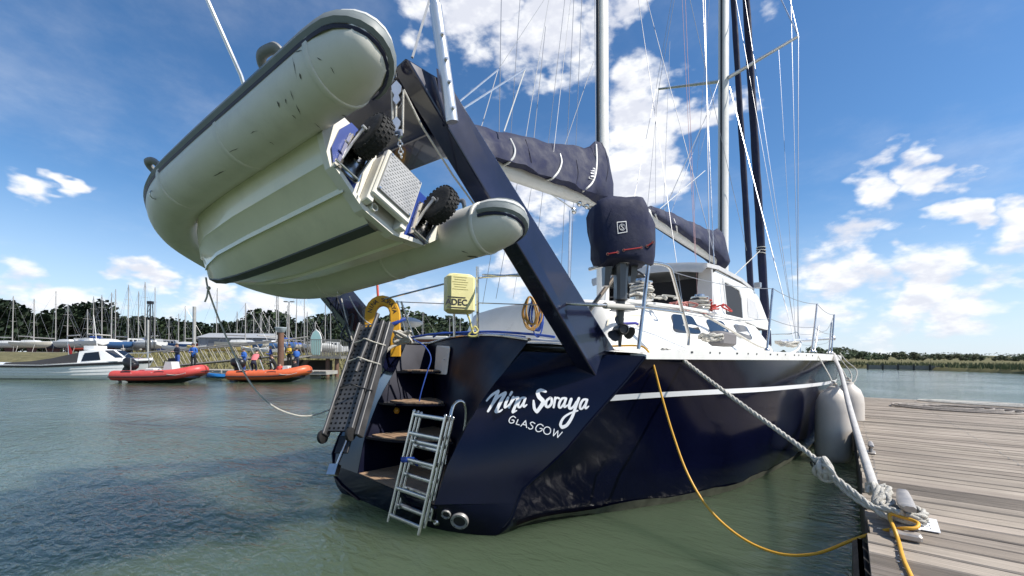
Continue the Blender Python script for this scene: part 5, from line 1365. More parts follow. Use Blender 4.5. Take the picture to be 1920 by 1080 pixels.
# ================================================================== PONTOON (wooden dock beside the yacht)
DZ = .45; DXE = .095
dock = thing('pontoon', 'weathered wooden pontoon running along the yacht on the right', 'pontoon', (DXE, 0, 0))
def plank_mat(i):
    base = [(.37, .315, .255), (.395, .335, .275), (.35, .295, .24), (.415, .355, .29)][i]
    m = bpy.data.materials.new('weathered_plank'); m.use_nodes = True; nt = m.node_tree; b = nt.nodes['Principled BSDF']
    b.inputs['Roughness'].default_value = .85; b.inputs['Specular IOR Level'].default_value = .25
    co = nt.nodes.new('ShaderNodeTexCoord'); oi = nt.nodes.new('ShaderNodeObjectInfo')
    off = nt.nodes.new('ShaderNodeVectorMath'); off.operation = 'SCALE'; off.inputs[0].default_value = (17, 31, 5); nt.links.new(oi.outputs['Random'], off.inputs['Scale'])
    ad_ = nt.nodes.new('ShaderNodeVectorMath'); nt.links.new(co.outputs['Object'], ad_.inputs[0]); nt.links.new(off.outputs[0], ad_.inputs[1])
    mp = nt.nodes.new('ShaderNodeMapping'); mp.inputs['Scale'].default_value = (1.6, 60, 10); nt.links.new(ad_.outputs[0], mp.inputs[0])
    n = nt.nodes.new('ShaderNodeTexNoise'); n.inputs['Scale'].default_value = 1.6; n.inputs['Detail'].default_value = 7; n.inputs['Roughness'].default_value = .65; nt.links.new(mp.outputs[0], n.inputs['Vector'])
    n2 = nt.nodes.new('ShaderNodeTexNoise'); n2.inputs['Scale'].default_value = 1.3; n2.inputs['Detail'].default_value = 4; nt.links.new(ad_.outputs[0], n2.inputs['Vector'])
    cr = nt.nodes.new('ShaderNodeValToRGB'); cr.color_ramp.elements[0].position = .25; cr.color_ramp.elements[1].position = .75
    cr.color_ramp.elements[0].color = (*[c * .55 for c in base], 1); cr.color_ramp.elements[1].color = (*[min(1, c * 1.25) for c in base], 1)
    nt.links.new(n.outputs['Fac'], cr.inputs[0])
    rv = nt.nodes.new('ShaderNodeMapRange'); nt.links.new(oi.outputs['Random'], rv.inputs[0]); rv.inputs[3].default_value = .84; rv.inputs[4].default_value = 1.10
    st = nt.nodes.new('ShaderNodeMapRange'); nt.links.new(n2.outputs['Fac'], st.inputs[0]); st.inputs[1].default_value = .35; st.inputs[2].default_value = .65; st.inputs[3].default_value = .75; st.inputs[4].default_value = 1.1
    mm_ = nt.nodes.new('ShaderNodeMath'); mm_.operation = 'MULTIPLY'; nt.links.new(rv.outputs[0], mm_.inputs[0]); nt.links.new(st.outputs[0], mm_.inputs[1])
    mx = nt.nodes.new('ShaderNodeMix'); mx.data_type = 'RGBA'; mx.blend_type = 'MULTIPLY'; mx.inputs['Factor'].default_value = 1
    nt.links.new(cr.outputs[0], mx.inputs['A']); nt.links.new(mm_.outputs[0], mx.inputs['B']); nt.links.new(mx.outputs['Result'], b.inputs['Base Color'])
    bp = nt.nodes.new('ShaderNodeBump'); bp.inputs['Strength'].default_value = .5; bp.inputs['Distance'].default_value = .01; nt.links.new(n.outputs['Fac'], bp.inputs['Height']); nt.links.new(bp.outputs[0], b.inputs['Normal'])
    return m
PM = [plank_mat(i) for i in range(4)]
PLEN = 9.0; PW = .141
def plank_mesh(w, grooves, seed):
    """board with ribbed top: fine anti-slip grooves"""
    rnd = random.Random(seed); prof = [(0, -.032), (0, -.007), (.006, 0)]
    if grooves:
        k = 12; g = (w - .010) / k
        for i in range(k):
            y = .005 + g * i; prof += [(y + g * .22, .0), (y + g * .32, -.0045), (y + g * .68, -.0045), (y + g * .78, 0)]
    prof += [(w - .006, 0), (w, -.007), (w, -.032)]
    mb = MB(); mb.loft([[V(x, y, z) for y, z in prof] for x in (0, PLEN)], True, True); return mb
rnd = random.Random(11)
protos = []
for g in (0, 1):
    for i in range(4):
        o = plank_mesh(PW - .013, g, i).build('plank', PM[i], dock, smooth=0); protos.append(o)
y = .75; k = 0
placed = 0
while y < 13.45:
    g = 1 if (y < 1.0 or rnd.random() < .10) else 0
    if y > 1.9 and y < 2.6 and rnd.random() < .5: g = 1
    src = protos[g * 4 + rnd.randrange(4)]
    o = src.copy(); COL.objects.link(o); o.parent = dock
    o.location = (rnd.uniform(-.006, .010), y, DZ + rnd.uniform(-.0035, .0025)); o.rotation_euler = (rnd.uniform(-.006, .006), 0, rnd.uniform(-.0008, .0008))
    y += PW + (.010 if rnd.random() < .12 else .002); placed += 1
for o in protos: bpy.data.objects.remove(o)
TIMB = M('dark_wet_timber', (.035, .032, .030), .55, var=.35, vscale=6, bump=.3, bscale=12, dirt=(.05, .06, .03), dscale=4, damt=.6)
mb = MB(); mb.cbox(V(.03, 7.1, DZ - .16), (.07, 12.8, .24), .012); mb.build('edge_beam', TIMB, dock, smooth=0)
mb = MB(); mb.cbox(V(-.035, 1.95, DZ - .15), (.06, 1.9, .24), .02); mb.build('fender_board', TIMB, dock, smooth=0)
for yy in (4.6, 8.6, 12.4):
    mb = MB(); mb.cbox(V(2.4, yy, .02), (4.6, 1.6, .62), .04); mb.build('float', M('float_grey', (.22, .22, .21), .7, var=.2), dock, smooth=0)
mb = MB(); mb.cbox(V(4.5, 13.42, DZ - .15), (8.9, .06, .24), .01); mb.build('edge_beam', TIMB, dock, smooth=0)
# bolts
for yy in [1.2 + .9 * i for i in range(13)]:
    mb = MB(); mb.lathe(V(.05, yy, DZ + .001), (0, 0, 1), [(.012, 0), (.012, .004), (.006, .006)], 8); mb.build('bolt', STEEL, dock)
sw_m = MB(); rnd = random.Random(17)
for i in range(88):
    yy = .75 + i * .1435
    for x in (.10, 1.1, 2.1, 3.1):
        for d in (.035, .10): sw_m.lathe(V(x + rnd.uniform(-.008, .008), yy + d, DZ + .0005), (0, 0, 1), [(.006, 0), (.006, .003), (.003, .003)], 6)
sw_m.build('screw_heads', STEEL, dock, smooth=0, kind='stuff')
# ---- mooring cleats
CLM = M('cast_aluminium', (.40, .37, .34), .5, .6, var=.2, vscale=15)
def cleat(name, x, y, label, rz=0, sc=1.0):
    t_ = thing(name, label, 'cleat', (x, y, DZ + .003), rz, 'cleats along the pontoon edge')
    mb = MB(); mb.cbox(V(0, 0, .008 * sc), (.07 * sc, .16 * sc, .014 * sc), .005); mb.build('base', CLM, t_, smooth=0)
    for s in (-1, 1):
        mb = MB(); mb.tube([V(0, .035 * s * sc, .01), V(0, .03 * s * sc, .06 * sc)], [.018 * sc, .014 * sc], 10); mb.build('stem', CLM, t_)
    mb = MB(); mb.tube(smoothcurve([V(0, -.135 * sc, .088 * sc), V(0, -.08 * sc, .076 * sc), V(0, 0, .068 * sc), V(0, .08 * sc, .076 * sc), V(0, .135 * sc, .088 * sc)], 4), [.011 * sc + .008 * sc * math.sin(math.pi * i / 16) for i in range(17)], 10, sq=(.8, 1.3)); mb.build('horn', CLM, t_)
    return t_
cw = WZ(1698, 985, DZ)
# the big near cleat: two-post bollard style with a flat tilted head
nc = thing('mooring_cleat', 'large grey mooring cleat holding the white warp and yellow cable', 'cleat', (cw.x, cw.y, DZ + .003), R(0))
def NP(px, py, z): return nc.matrix_world.inverted() @ WZ(px, py, z) if False else WZ(px, py, z) - V(cw.x, cw.y, DZ + .003)
mb = MB(); mb.cbox(V(.0, .0, .012), (.10, .20, .02), .006); mb.build('base', CLM, nc, smooth=0)
for s in (-1, 1):
    mb = MB(); mb.tube([V(0, .045 * s, .015), V(0, .035 * s, .10)], [.026, .020], 12); mb.build('stem', CLM, nc)
mb = MB(); rings = []
for i in range(13):
    f = -1 + i / 6; yy = .19 * f; zc = .115 + .022 * f * f; w = .030 * (1 - .35 * f * f) + .006; h = .020 * (1 - .3 * f * f)
    rings.append([V(w * a, yy, zc + h * b_) for a, b_ in ((-1, -.4), (-.6, -1), (.6, -1), (1, -.4), (1, .4), (.6, 1), (-.6, 1), (-1, .4))])
mb.loft(rings, True, True); mb.build('horn', CLM, nc, smooth=50)
mb = MB(); p2 = NP(1698, 1012, DZ) ; mb.cbox(V(p2.x, p2.y, .02), (.12, .07, .035), .008); mb.build('foot', CLM, nc, smooth=0)
LABC = ['small grey cleat nearest the big one on the pontoon edge', 'small grey cleat halfway along the pontoon edge', 'farthest small grey cleat beside the fenders']
for (px, py), lb, sc in zip(((1633, 850), (1616, 778), (1606, 745)), LABC, (1.0, 1.05, 1.1)):
    p = WZ(px, py, DZ); cleat('pontoon_cleat', max(p.x, DXE + .07), p.y, lb, 0, sc)
# ---- notice lying on the boards
pts = [WZ(*q, DZ + .006) for q in ((1702, 966), (1756, 975), (1764, 1000), (1722, 993))]
nt_ = thing('notice_plate', 'white printed notice plate fixed on the boards by the cleat', 'notice', tuple(pts[0]))
mb = MB(); mb.hexa([p - pts[0] for p in pts] + [p - pts[0] + V(0, 0, .003) for p in pts]); mb.build('plate', M('notice_white', (.78, .78, .78), .5), nt_, smooth=0)
def npt(u, v): return pts[0].lerp(pts[1], u).lerp(pts[3].lerp(pts[2], u), v) - pts[0] + V(0, 0, .0045)
NPR = M('notice_print', (.16, .16, .17), .6)
for v0, v1, ua, ub in ((.20, .25, .24, .66), (.36, .42, .24, .70)):
    mb = MB(); mb.add([npt(ua, v0), npt(ub, v0), npt(ub, v1), npt(ua, v1)], [(0, 1, 2, 3)]); mb.build('printed_line', NPR, nt_, smooth=0)
for ua, va, w, h in ((.40, .56, .05, .06), (.60, .58, .05, .08), (.58, .80, .05, .07), (.34, .56, .02, .22), (.46, .72, .10, .03)):
    mb = MB(); mb.add([npt(ua, va), npt(ua + w, va), npt(ua + w, va + h), npt(ua, va + h)], [(0, 1, 2, 3)]); mb.build('printed_mark', NPR, nt_, smooth=0)
# ---- rope coils on the far boards
def flat_coil(name, c, turns, rx, ry, th, mat, label, seed):
    rnd = random.Random(seed); P = []
    for k in range(turns * 16):
        a = 2 * math.pi * k / 16; f = 1 - .75 * k / (turns * 16); P.append(Vector(c) + V(math.cos(a) * rx * f + rnd.uniform(-.02, .02), math.sin(a) * ry * f + rnd.uniform(-.02, .02), th * (.5 + .35 * math.sin(k * .31)) + th * (k // 32) * .25))
    mb = MB(); mb.tube(smoothcurve(P, 2), th / 2, 6); return mb.build(name, mat, label=label, cat='rope')
OLDR = M('weathered_rope', (.34, .30, .26), .9, var=.3, vscale=25, bump=.6, bscale=120)
p = WZ(1790, 768, DZ); flat_coil('rope_coil', (p.x, min(p.y, 12.0), DZ + .01), 6, .95, .62, .035, OLDR, 'large weathered rope coil lying on the far boards', 2)
p = WZ(1800, 752, DZ); flat_coil('rope_coil', (p.x + .2, min(p.y, 12.7), DZ + .03), 4, 1.1, .35, .03, ROPEW, 'paler rope coil beyond the weathered one', 6)
# ---- mooring lines, shore cable
def twisted(name, path, r, label, mat=ROPEW, lay=5.0, cat='rope'):
    """three-strand laid rope: strands wound round the path"""
    path = [Vector(p) for p in path]; mb = MB(); L = 0; pn = None; cur = []
    Ls = [0]
    for a, b_ in zip(path, path[1:]): Ls.append(Ls[-1] + (b_ - a).length)
    n = max(20, min(420, int(Ls[-1] / (r * 1.1)))); pts = []
    j = 0
    for i in range(n + 1):
        l = Ls[-1] * i / n
        while j < len(Ls) - 2 and Ls[j + 1] < l: j += 1
        pts.append((path[j].lerp(path[j + 1], (l - Ls[j]) / max(1e-6, Ls[j + 1] - Ls[j])), l))
    for s in range(3):
        st = []
        pn = None
        for i, (p, l) in enumerate(pts):
            t = (pts[min(i + 1, n)][0] - pts[max(i - 1, 0)][0]).normalized()
            nn = (pn - t * pn.dot(t)).normalized() if pn else t.orthogonal().normalized(); pn = nn; bb = t.cross(nn)
            a = l / (r * lay) * 2 * math.pi / 1.6 + s * 2 * math.pi / 3
            st.append(p + (nn * math.cos(a) + bb * math.sin(a)) * r * .5)
        mb.tube(st, r * .56, 6)
    o = mb.build(name, mat, label=label, cat=cat, smooth=70); return o
fair = YM @ V(sheer_t(1.75) - .02, 1.75, 1.43)
dirv = pdir(1258, 657)
kn_ = W(1545, 878, 2.62); cl_ = W(1672, 972, 2.30)
ln = [W(1240, 655, 3.95), W(1262, 660, 3.85), W(1300, 690, 3.7), W(1380, 750, 3.32), W(1460, 808, 2.98), W(1520, 853, 2.72), kn_, W(1600, 922, 2.44), W(1650, 962, 2.33), cl_]
ml = twisted('mooring_line', smoothcurve(ln, 5), .0165, 'white stern warp running from the yacht to the big cleat, knotted midway')
mb = MB()
for k in range(7):
    c = kn_ + V(.018 * math.cos(k * 2.2), .02 * math.sin(k * 1.7), .03 - .012 * k); mb.torus(c, (math.cos(k * 1.3), math.sin(k * 1.3), .6 * math.cos(k)), .036, .0155, 16, 8)
mb.build('knot', ROPEW, ml, kind='stuff')
mb = MB(); mb.torus(W(1524, 870, 2.66), (.6, .6, .2), .016, .004, 12, 6); mb.build('shackle', BLACKP, ml)
l2 = [kn_ + V(.01, 0, .0), W(1580, 915, 2.5), W(1625, 948, 2.38), W(1668, 955, 2.3), W(1690, 962, 2.24)]
twisted('mooring_line', smoothcurve(l2, 5), .0165, 'second leg of the white warp, from the knot to the cleat')
# turns round the cleat
P = [nc.matrix_world @ V(.10 * math.cos(a), .06 * math.sin(a), .055 + .015 * math.sin(a * .5)) for a in [i * .6 for i in range(26)]]
P = [V(cw.x + .075 * math.cos(i * .6), cw.y + .085 * math.sin(i * .6), DZ + .035 + .0022 * i) for i in range(24)]
twisted('cleat_hitch', smoothcurve(P, 2), .019, 'white warp turned in thick loops round the big cleat')
# rope heap where the second line ends
rnd = random.Random(5); P = [W(1633 + rnd.uniform(-12, 42), 918 + rnd.uniform(-10, 34), 2.5 + rnd.uniform(-.08, .06)) for k in range(3)]
P = [W(x, y, D) for x, y, D in ((1632, 925, 2.55), (1628, 912, 2.58), (1640, 910, 2.55), (1645, 928, 2.5), (1640, 948, 2.46), (1655, 940, 2.46), (1666, 922, 2.5), (1660, 912, 2.53), (1650, 920, 2.52), (1664, 934, 2.46), (1672, 946, 2.43), (1660, 954, 2.4), (1648, 944, 2.44), (1656, 930, 2.48))]
twisted('rope_bend', smoothcurve(P, 4), .024, 'thick white rope bend at the end of the grey hose-covered line')
HOSE = M('pvc_hose', (.52, .50, .47), .5, var=.1, dirt=(.3, .27, .22), dscale=14, damt=.5)
l3 = [W(1563, 664, 7.05), W(1568, 678, 6.8), W(1577, 700, 6.2), W(1592, 760, 4.6), W(1612, 830, 3.45), W(1638, 912, 2.62)]
rope_thing('bow_spring_line', [l3[0], l3[1], l3[2], l3[3], l3[4], l3[5]], .027, HOSE, 'grey hose-covered line running from the bow to the pontoon', 'rope', 6, None, 12)
cab = [W(1130, 650, 3.9), W(1190, 648, 3.75), W(1212, 655, 3.62), W(1224, 680, 3.56), W(1240, 740, 3.5), W(1262, 815, 3.4), W(1290, 890, 3.25), W(1330, 955, 3.05), W(1390, 1008, 2.85), W(1460, 1038, 2.68), W(1530, 1038, 2.52), W(1600, 1012, 2.38), W(1650, 996, 2.28), W(1690, 991, 2.17), W(1716, 990, 2.14), W(1722, 982, 2.16), W(1712, 976, 2.2), W(1692, 970, 2.24), W(1672, 964, 2.28), W(1668, 970, 2.27), WZ(1676, 990, DZ + .05), WZ(1685, 1015, DZ + .012), WZ(1693, 1045, DZ + .012), WZ(1706, 1075, DZ + .012), WZ(1722, 1110, DZ + .012), WZ(1740, 1150, DZ + .012)]
rope_thing('shore_power_cable', cab, .0085, YELLOW, 'yellow shore power cable looping from the deck to the cleat', 'cable', 6, None, 10)
# ---- fenders
FEN = M('fender_vinyl', (.60, .55, .49), .5, var=.08, vscale=4, dirt=(.34, .29, .22), dscale=4, damt=.55, bump=.08, bscale=4)
def fender(name, px, ytop, ybot, D, r, label, tie):
    top = W(px, ytop, D); bot = W(px, ybot, D); H = top.z - bot.z
    t_ = thing(name, label, 'fender', (top.x, top.y, bot.z))
    mb = MB(); mb.lathe((0, 0, 0), (0, 0, 1), [(r * .35, -.005), (r * .7, .008), (r * .92, .045), (r, .12), (r, H * .5), (r * .99, H * .68), (r * .93, H * .78), (r * .74, H * .87), (r * .48, H * .915), (r * .36, H * .94), (r * .33, H * .965), (r * .2, H * .97)], 28); mb.build('fender_body', FEN, t_, smooth=60)
    mb = MB(); mb.torus((0, 0, H * .975), (.5, -.8, 0), .036, .018, 16, 8); mb.build('eye', FEN, t_)
    mb = MB(); a = V(0, 0, H * .985); b_ = Vector(tie) - V(top.x, top.y, bot.z); mb.tube([a, a.lerp(b_, .25) + V(0, 0, .02), b_], .009, 8); mb.torus(a + V(0, 0, .03), (.7, .7, .1), .02, .009, 12, 6); mb.build('lanyard', ROPEW, t_)
    return t_
fender('fender', 1563, 720, 866, 5.75, .205, 'large cream fender hanging nearest between hull and pontoon', W(1531, 662, 6.2))
fender('fender', 1590, 712, 850, 6.55, .205, 'large cream fender behind the hose-covered line', W(1560, 664, 7.0))
for k, (x0, y0, x1, y1, D) in enumerate(((1570, 676, 1590, 720, 6.4), (1575, 672, 1600, 712, 6.6))):
    P = [W(x0, y0 - 10, 7.0), W(x0 + 12, y0 + 5, 6.9), W(x1 + 6, y1 - 18, 6.7), W(x1 + 3, y1 + 2, 6.6), W(x1 - 6, y1 + 8, 6.6)]
    rope_thing('fender_line', P, .008, ROPEW, ['thin white line looping down beside the far fender', 'thin white loop hanging furthest right at the bow'][k])
# ================================================================== LEFT BACKGROUND: boatyard, pontoons, craft, people
GREEN = None
def ground_mat(name, c1, c2, sc=.6):
    m = bpy.data.materials.new(name); m.use_nodes = True; nt = m.node_tree; b = nt.nodes['Principled BSDF']; b.inputs['Roughness'].default_value = .95; b.inputs['Specular IOR Level'].default_value = .1
    co = nt.nodes.new('ShaderNodeTexCoord'); n = nt.nodes.new('ShaderNodeTexNoise'); n.inputs['Scale'].default_value = sc; n.inputs['Detail'].default_value = 9; n.inputs['Roughness'].default_value = .7
    nt.links.new(co.outputs['Object'], n.inputs['Vector']); cr = nt.nodes.new('ShaderNodeValToRGB'); nt.links.new(n.outputs['Fac'], cr.inputs[0])
    cr.color_ramp.elements[0].position = .35; cr.color_ramp.elements[0].color = (*c1, 1); cr.color_ramp.elements[1].position = .65; cr.color_ramp.elements[1].color = (*c2, 1)
    nt.links.new(cr.outputs[0], b.inputs['Base Color'])
    bp = nt.nodes.new('ShaderNodeBump'); bp.inputs['Strength'].default_value = .6; bp.inputs['Distance'].default_value = .2; nt.links.new(n.outputs['Fac'], bp.inputs['Height']); nt.links.new(bp.outputs[0], b.inputs['Normal'])
    return m
BANKM = ground_mat('reedy_bank', (.10, .095, .05), (.19, .17, .09), 1.2)
YARDM = ground_mat('yard_gravel', (.13, .12, .10), (.20, .185, .16), .8)
# land: profile rows by depth; columns across the picture from well left of the frame to behind the yacht
cols = list(range(-700, 1500, 60))
def land_row(D, z, jit=0.0, seed=0):
    rnd = random.Random(seed); out = []
    for px in cols:
        p = W(px, CY, D); out.append(V(p.x, p.y, z + rnd.uniform(-jit, jit)))
    return out
mb = MB(); mb.loft([land_row(29.5, -.6, .1, 1), land_row(31, .15, .15, 2), land_row(33, .75, .2, 3), land_row(36.5, 1.25, .12, 4), land_row(39, 1.45, .05, 5)], False)
mb.build('bank', BANKM, smooth=60, kind='structure', label='low grassy bank below the boatyard')
mb = MB(); mb.loft([land_row(39, 1.44, .03, 5), land_row(60, 1.5), land_row(110, 1.7), land_row(400, 2.5), land_row(1500, 4)], False)
mb.build('terrain', YARDM, smooth=60, kind='structure', label='boatyard hardstanding')
# grass tufts along the bank: one mass
GRASS = M('dry_grass', (.20, .18, .075), .9, var=.5, vscale=1.5)
gm_ = MB(); rnd = random.Random(3)
for k in range(5200):
    px = rnd.uniform(250, 760); D = rnd.uniform(30.8, 38.5); p = W(px, CY, D)
    z = interp([(29.5, -.6), (31, .15), (33, .75), (36.5, 1.25), (39, 1.45)], D) - .05
    h = rnd.uniform(.15, .5); a = rnd.uniform(0, 6.28); w = rnd.uniform(.04, .10); lx, ly = rnd.uniform(-.15, .15), rnd.uniform(-.15, .15)
    dx_, dy_ = math.cos(a) * w, math.sin(a) * w
    gm_.add([V(p.x - dx_, p.y - dy_, z), V(p.x + dx_, p.y + dy_, z), V(p.x + lx, p.y + ly, z + h)], [(0, 1, 2)])
gm_.build('grass', GRASS, smooth=0, kind='stuff', label='dry reeds and grass growing on the bank')

# ---- trees
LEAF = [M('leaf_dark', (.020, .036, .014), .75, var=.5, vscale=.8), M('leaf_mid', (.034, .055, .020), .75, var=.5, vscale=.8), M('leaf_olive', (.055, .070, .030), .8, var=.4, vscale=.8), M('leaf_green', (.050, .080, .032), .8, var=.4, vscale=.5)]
BARK = M('bark', (.07, .055, .04), .9, var=.3)
def make_tree(name, base, h, w, seed, mat, label, group, leaves=1500, parent=None):
    rnd = random.Random(seed)
    t_ = thing(name, label, 'tree', tuple(base), 0, group)
    mb = MB(); mb.tube([V(0, 0, -.3), V(.1, .05, h * .35), V(-.1, .1, h * .7)], [h * .03, h * .02, h * .008], 7)
    for k in range(5):
        a = rnd.uniform(0, 6.28); z = h * rnd.uniform(.25, .5); mb.tube([V(0, 0, z), V(math.cos(a) * w * .25, math.sin(a) * w * .25, z + h * .2)], [h * .012, h * .004], 5)
    mb.build('trunk', BARK, t_, kind=None)
    cl = []
    for k in range(15):
        a = rnd.uniform(0, 6.28); r = w * .5 * math.sqrt(rnd.random()) * .8; z = h * rnd.uniform(.25, .86); f = 1 - abs(z / h - .5) * .8
        cl.append((V(math.cos(a) * r * f, math.sin(a) * r * f, z), min(w * rnd.uniform(.16, .27), h * .3)))
    mb = MB(); ls = math.sqrt(h * w) * .036
    for k in range(leaves):
        c, r = cl[rnd.randrange(len(cl))]
        d = V(rnd.gauss(0, 1), rnd.gauss(0, 1), rnd.gauss(0, 1)).normalized() * r * rnd.uniform(.55, 1.05); d.z *= .85
        p = c + d; u = V(rnd.gauss(0, 1), rnd.gauss(0, 1), rnd.gauss(0, .6)).normalized(); v = u.orthogonal().normalized(); s = ls * rnd.uniform(.7, 1.8)
        mb.add([p - u * s, p + v * s * .7, p + u * s, p - v * s * .7], [(0, 1, 2, 3)])
    o = mb.build('crown', mat, t_, smooth=0)
    return t_
# skyline tree tops (px, top py, width px), from the picture
TREES = [(30, 575, 110), (95, 585, 110), (160, 574, 90), (200, 588, 80), (235, 600, 90), (285, 598, 90), (325, 604, 70), (365, 618, 80), (398, 606, 75), (440, 610, 70), (475, 606, 70), (512, 594, 85), (552, 604, 70), (590, 592, 85), (625, 590, 90), (670, 600, 80), (715, 600, 80), (765, 586, 90), (805, 596, 90), (850, 604, 90), (900, 606, 90), (955, 610, 100), (1015, 612, 110), (-50, 580, 120), (-130, 585, 130)]
TL = ['broad dark tree', 'rounded dark tree', 'dense green tree', 'tall bushy tree', 'low spreading tree']
POS = ['far left behind the yard', 'second from the left behind the masts', 'third from the left behind the masts', 'above the white motorboat', 'left of the leaning crane jib', 'beyond the dark cruiser', 'behind the grey cruiser cabins', 'in the low gap by the silver pile', 'left of the long shed', 'over the long shed roof', 'at the right end of the shed', 'behind the brown pile', 'left of the footbridge', 'over the footbridge tower', 'right of the footbridge tower', 'behind the port davit leg', 'behind the yellow lifebuoy', 'tallest right of the lifebuoy', 'left of the rescue case', 'under the rescue case', 'right of the rescue case', 'behind the aft cabin', 'hidden by the davit leg', 'outside the left border', 'furthest outside the left border']
for i, (px, py, wpx) in enumerate(TREES):
    D = 118 + (i * 37 % 23); top = W(px, py, D); b0 = W(px, CY, D); w = wpx / F * D * 1.35
    zb = 1.6; lab = TL[i % 5] + ' ' + POS[i]
    make_tree('tree', (b0.x, b0.y, zb), (top.z - zb) * 1.04, w, 40 + i, LEAF[i % 2], lab, 'trees behind the boatyard', 2600)
# hedge mass closing the gaps under the crowns
hm = MB(); rnd = random.Random(8)
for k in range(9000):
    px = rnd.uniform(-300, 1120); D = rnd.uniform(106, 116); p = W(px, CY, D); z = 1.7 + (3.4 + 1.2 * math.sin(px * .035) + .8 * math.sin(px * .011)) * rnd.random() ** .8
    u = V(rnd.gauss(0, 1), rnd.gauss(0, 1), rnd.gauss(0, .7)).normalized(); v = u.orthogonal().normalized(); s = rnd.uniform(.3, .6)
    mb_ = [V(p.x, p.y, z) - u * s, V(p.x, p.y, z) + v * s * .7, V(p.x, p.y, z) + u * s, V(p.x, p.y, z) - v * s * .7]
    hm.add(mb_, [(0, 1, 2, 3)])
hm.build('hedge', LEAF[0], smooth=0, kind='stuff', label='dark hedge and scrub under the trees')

# ---- laid-up yachts with masts
HULLC = [M('hull_white', (.62, .62, .60), .4, var=.08), M('hull_navy', (.02, .03, .07), .35), M('hull_cream', (.60, .56, .46), .45, var=.1), M('hull_red', (.30, .05, .04), .45), M('hull_blue', (.05, .13, .30), .4), M('hull_grey', (.30, .31, .32), .5)]
ANTI = M('antifoul', (.12, .05, .045), .8, var=.2)
MASTM = M('dull_mast', (.42, .40, .37), .5, .4)
BLUETARP = M('blue_tarp', (.02, .08, .35), .6)
def laid_yacht(px, ptop, D, L, ang, hullm, label, cover=False, lean=0.0, mast=True, z0=1.5):
    b0 = W(px, CY, D); t_ = thing('laid_up_yacht', label, 'yacht', (b0.x, b0.y, z0), YAW + ang, 'yachts laid up in the boatyard')
    rings = []
    for f in (0, .06, .15, .3, .5, .7, .85, .95, 1):
        hw = L * .15 * (math.sin(math.pi * (.22 + .78 * f)) ** .7 if f < 1 else 0.02); hw = max(hw, .02); x = (f - .5) * L
        zs_ = 1.75 + .25 * (f - .4) ** 2 * 2
        zk = .75 + .55 * max(0, (f - .75) / .25) ** 2 + .4 * max(0, (.12 - f) / .12)
        rings.append([V(x, -hw, zs_), V(x, -hw * .95, zs_ - .4), V(x, -hw * .6, zk + .15), V(x, 0, zk), V(x, hw * .6, zk + .15), V(x, hw * .95, zs_ - .4), V(x, hw, zs_)])
    mb = MB(); mb.loft(rings, True, True); mb.build('hull', hullm, t_, smooth=50)
    mb = MB(); mb.hexa([V(-L * .10, -.08, .02), V(L * .10, -.08, .02), V(L * .10, .08, .02), V(-L * .10, .08, .02), V(-L * .14, -.10, .95), V(L * .12, -.10, .95), V(L * .12, .10, .95), V(-L * .14, .10, .95)]); mb.build('keel', ANTI, t_, smooth=0)
    mb = MB(); r_ = []
    for f, h in ((.28, .05), (.31, .36), (.5, .42), (.62, .36), (.72, .06)):
        x = (f - .5) * L; w = L * .10; r_.append([V(x, -w, 1.74), V(x, -w * .8, 1.76 + h), V(x, w * .8, 1.76 + h), V(x, w, 1.74)])
    mb.loft(r_, True, True); mb.build('cabin', BLUETARP if cover else HULLC[0], t_, smooth=30)
    for sx in (-.22, .2):
        for sy in (-1, 1):
            mb = MB(); mb.tube([V(L * sx, sy * 1.2, 0), V(L * sx, sy * L * .12, 1.35)], .035, 5); mb.build('prop_leg', MASTM, t_)
    if mast:
        top = W(px, ptop, D); h = top.z - z0
        mb = MB(); mb.tube([V(0.3, 0, 2.0), V(.3 + lean * h, 0, h)], [.085, .06], 8)
        m_ = mb.build('mast', MASTM, t_)
        for zf in (.55, .78):
            mb = MB(); mb.tube([V(.3 + lean * h * zf, -.55, h * zf), V(.3 + lean * h * zf, .55, h * zf)], .022, 5); mb.build('spreader', MASTM, m_)
        for p0, p1 in ((V(.3 + lean * h, 0, h - .1), V(L * .49, 0, 1.95)), (V(.3 + lean * h, 0, h - .1), V(-L * .49, 0, 1.8)), (V(.3 + lean * h, 0, h - .1), V(.1, L * .14, 1.8)), (V(.3 + lean * h, 0, h - .1), V(.1, -L * .14, 1.8))):
            mb = MB(); mb.tube([p0, p1], .012, 4); mb.build('stay', WIRE, m_)
        mb = MB(); mb.tube([V(.2, 0, 2.75), V(-L * .36, 0, 2.85)], .09 if not cover else .16, 8); mb.build('boom', BLUETARP if cover else MASTM, t_)
    return t_
MASTS = [(166, 580, 48), (173, 556, 60), (189, 553, 56), (204, 548, 50), (213, 542, 62), (238, 534, 54), (243, 548, 66), (261, 546, 58), (274, 528, 52), (287, 539, 64), (318, 597, 70), (331, 588, 66), (350, 574, 58), (402, 540, 55), (446, 584, 62), (456, 568, 48), (473, 584, 60), (485, 590, 66), (492, 581, 72), (501, 592, 58), (514, 547, 50), (519, 553, 60), (534, 572, 64), (551, 550, 56), (567, 550, 62), (578, 584, 66), (589, 602, 72), (607, 566, 58), (617, 582, 64), (760, 590, 66), (795, 585, 60), (840, 595, 66), (860, 600, 72), (60, 560, 56), (100, 545, 62), (128, 570, 52), (20, 555, 60)]
COLN = ['white', 'navy', 'cream', 'red', 'blue', 'grey']
rnd = random.Random(21)
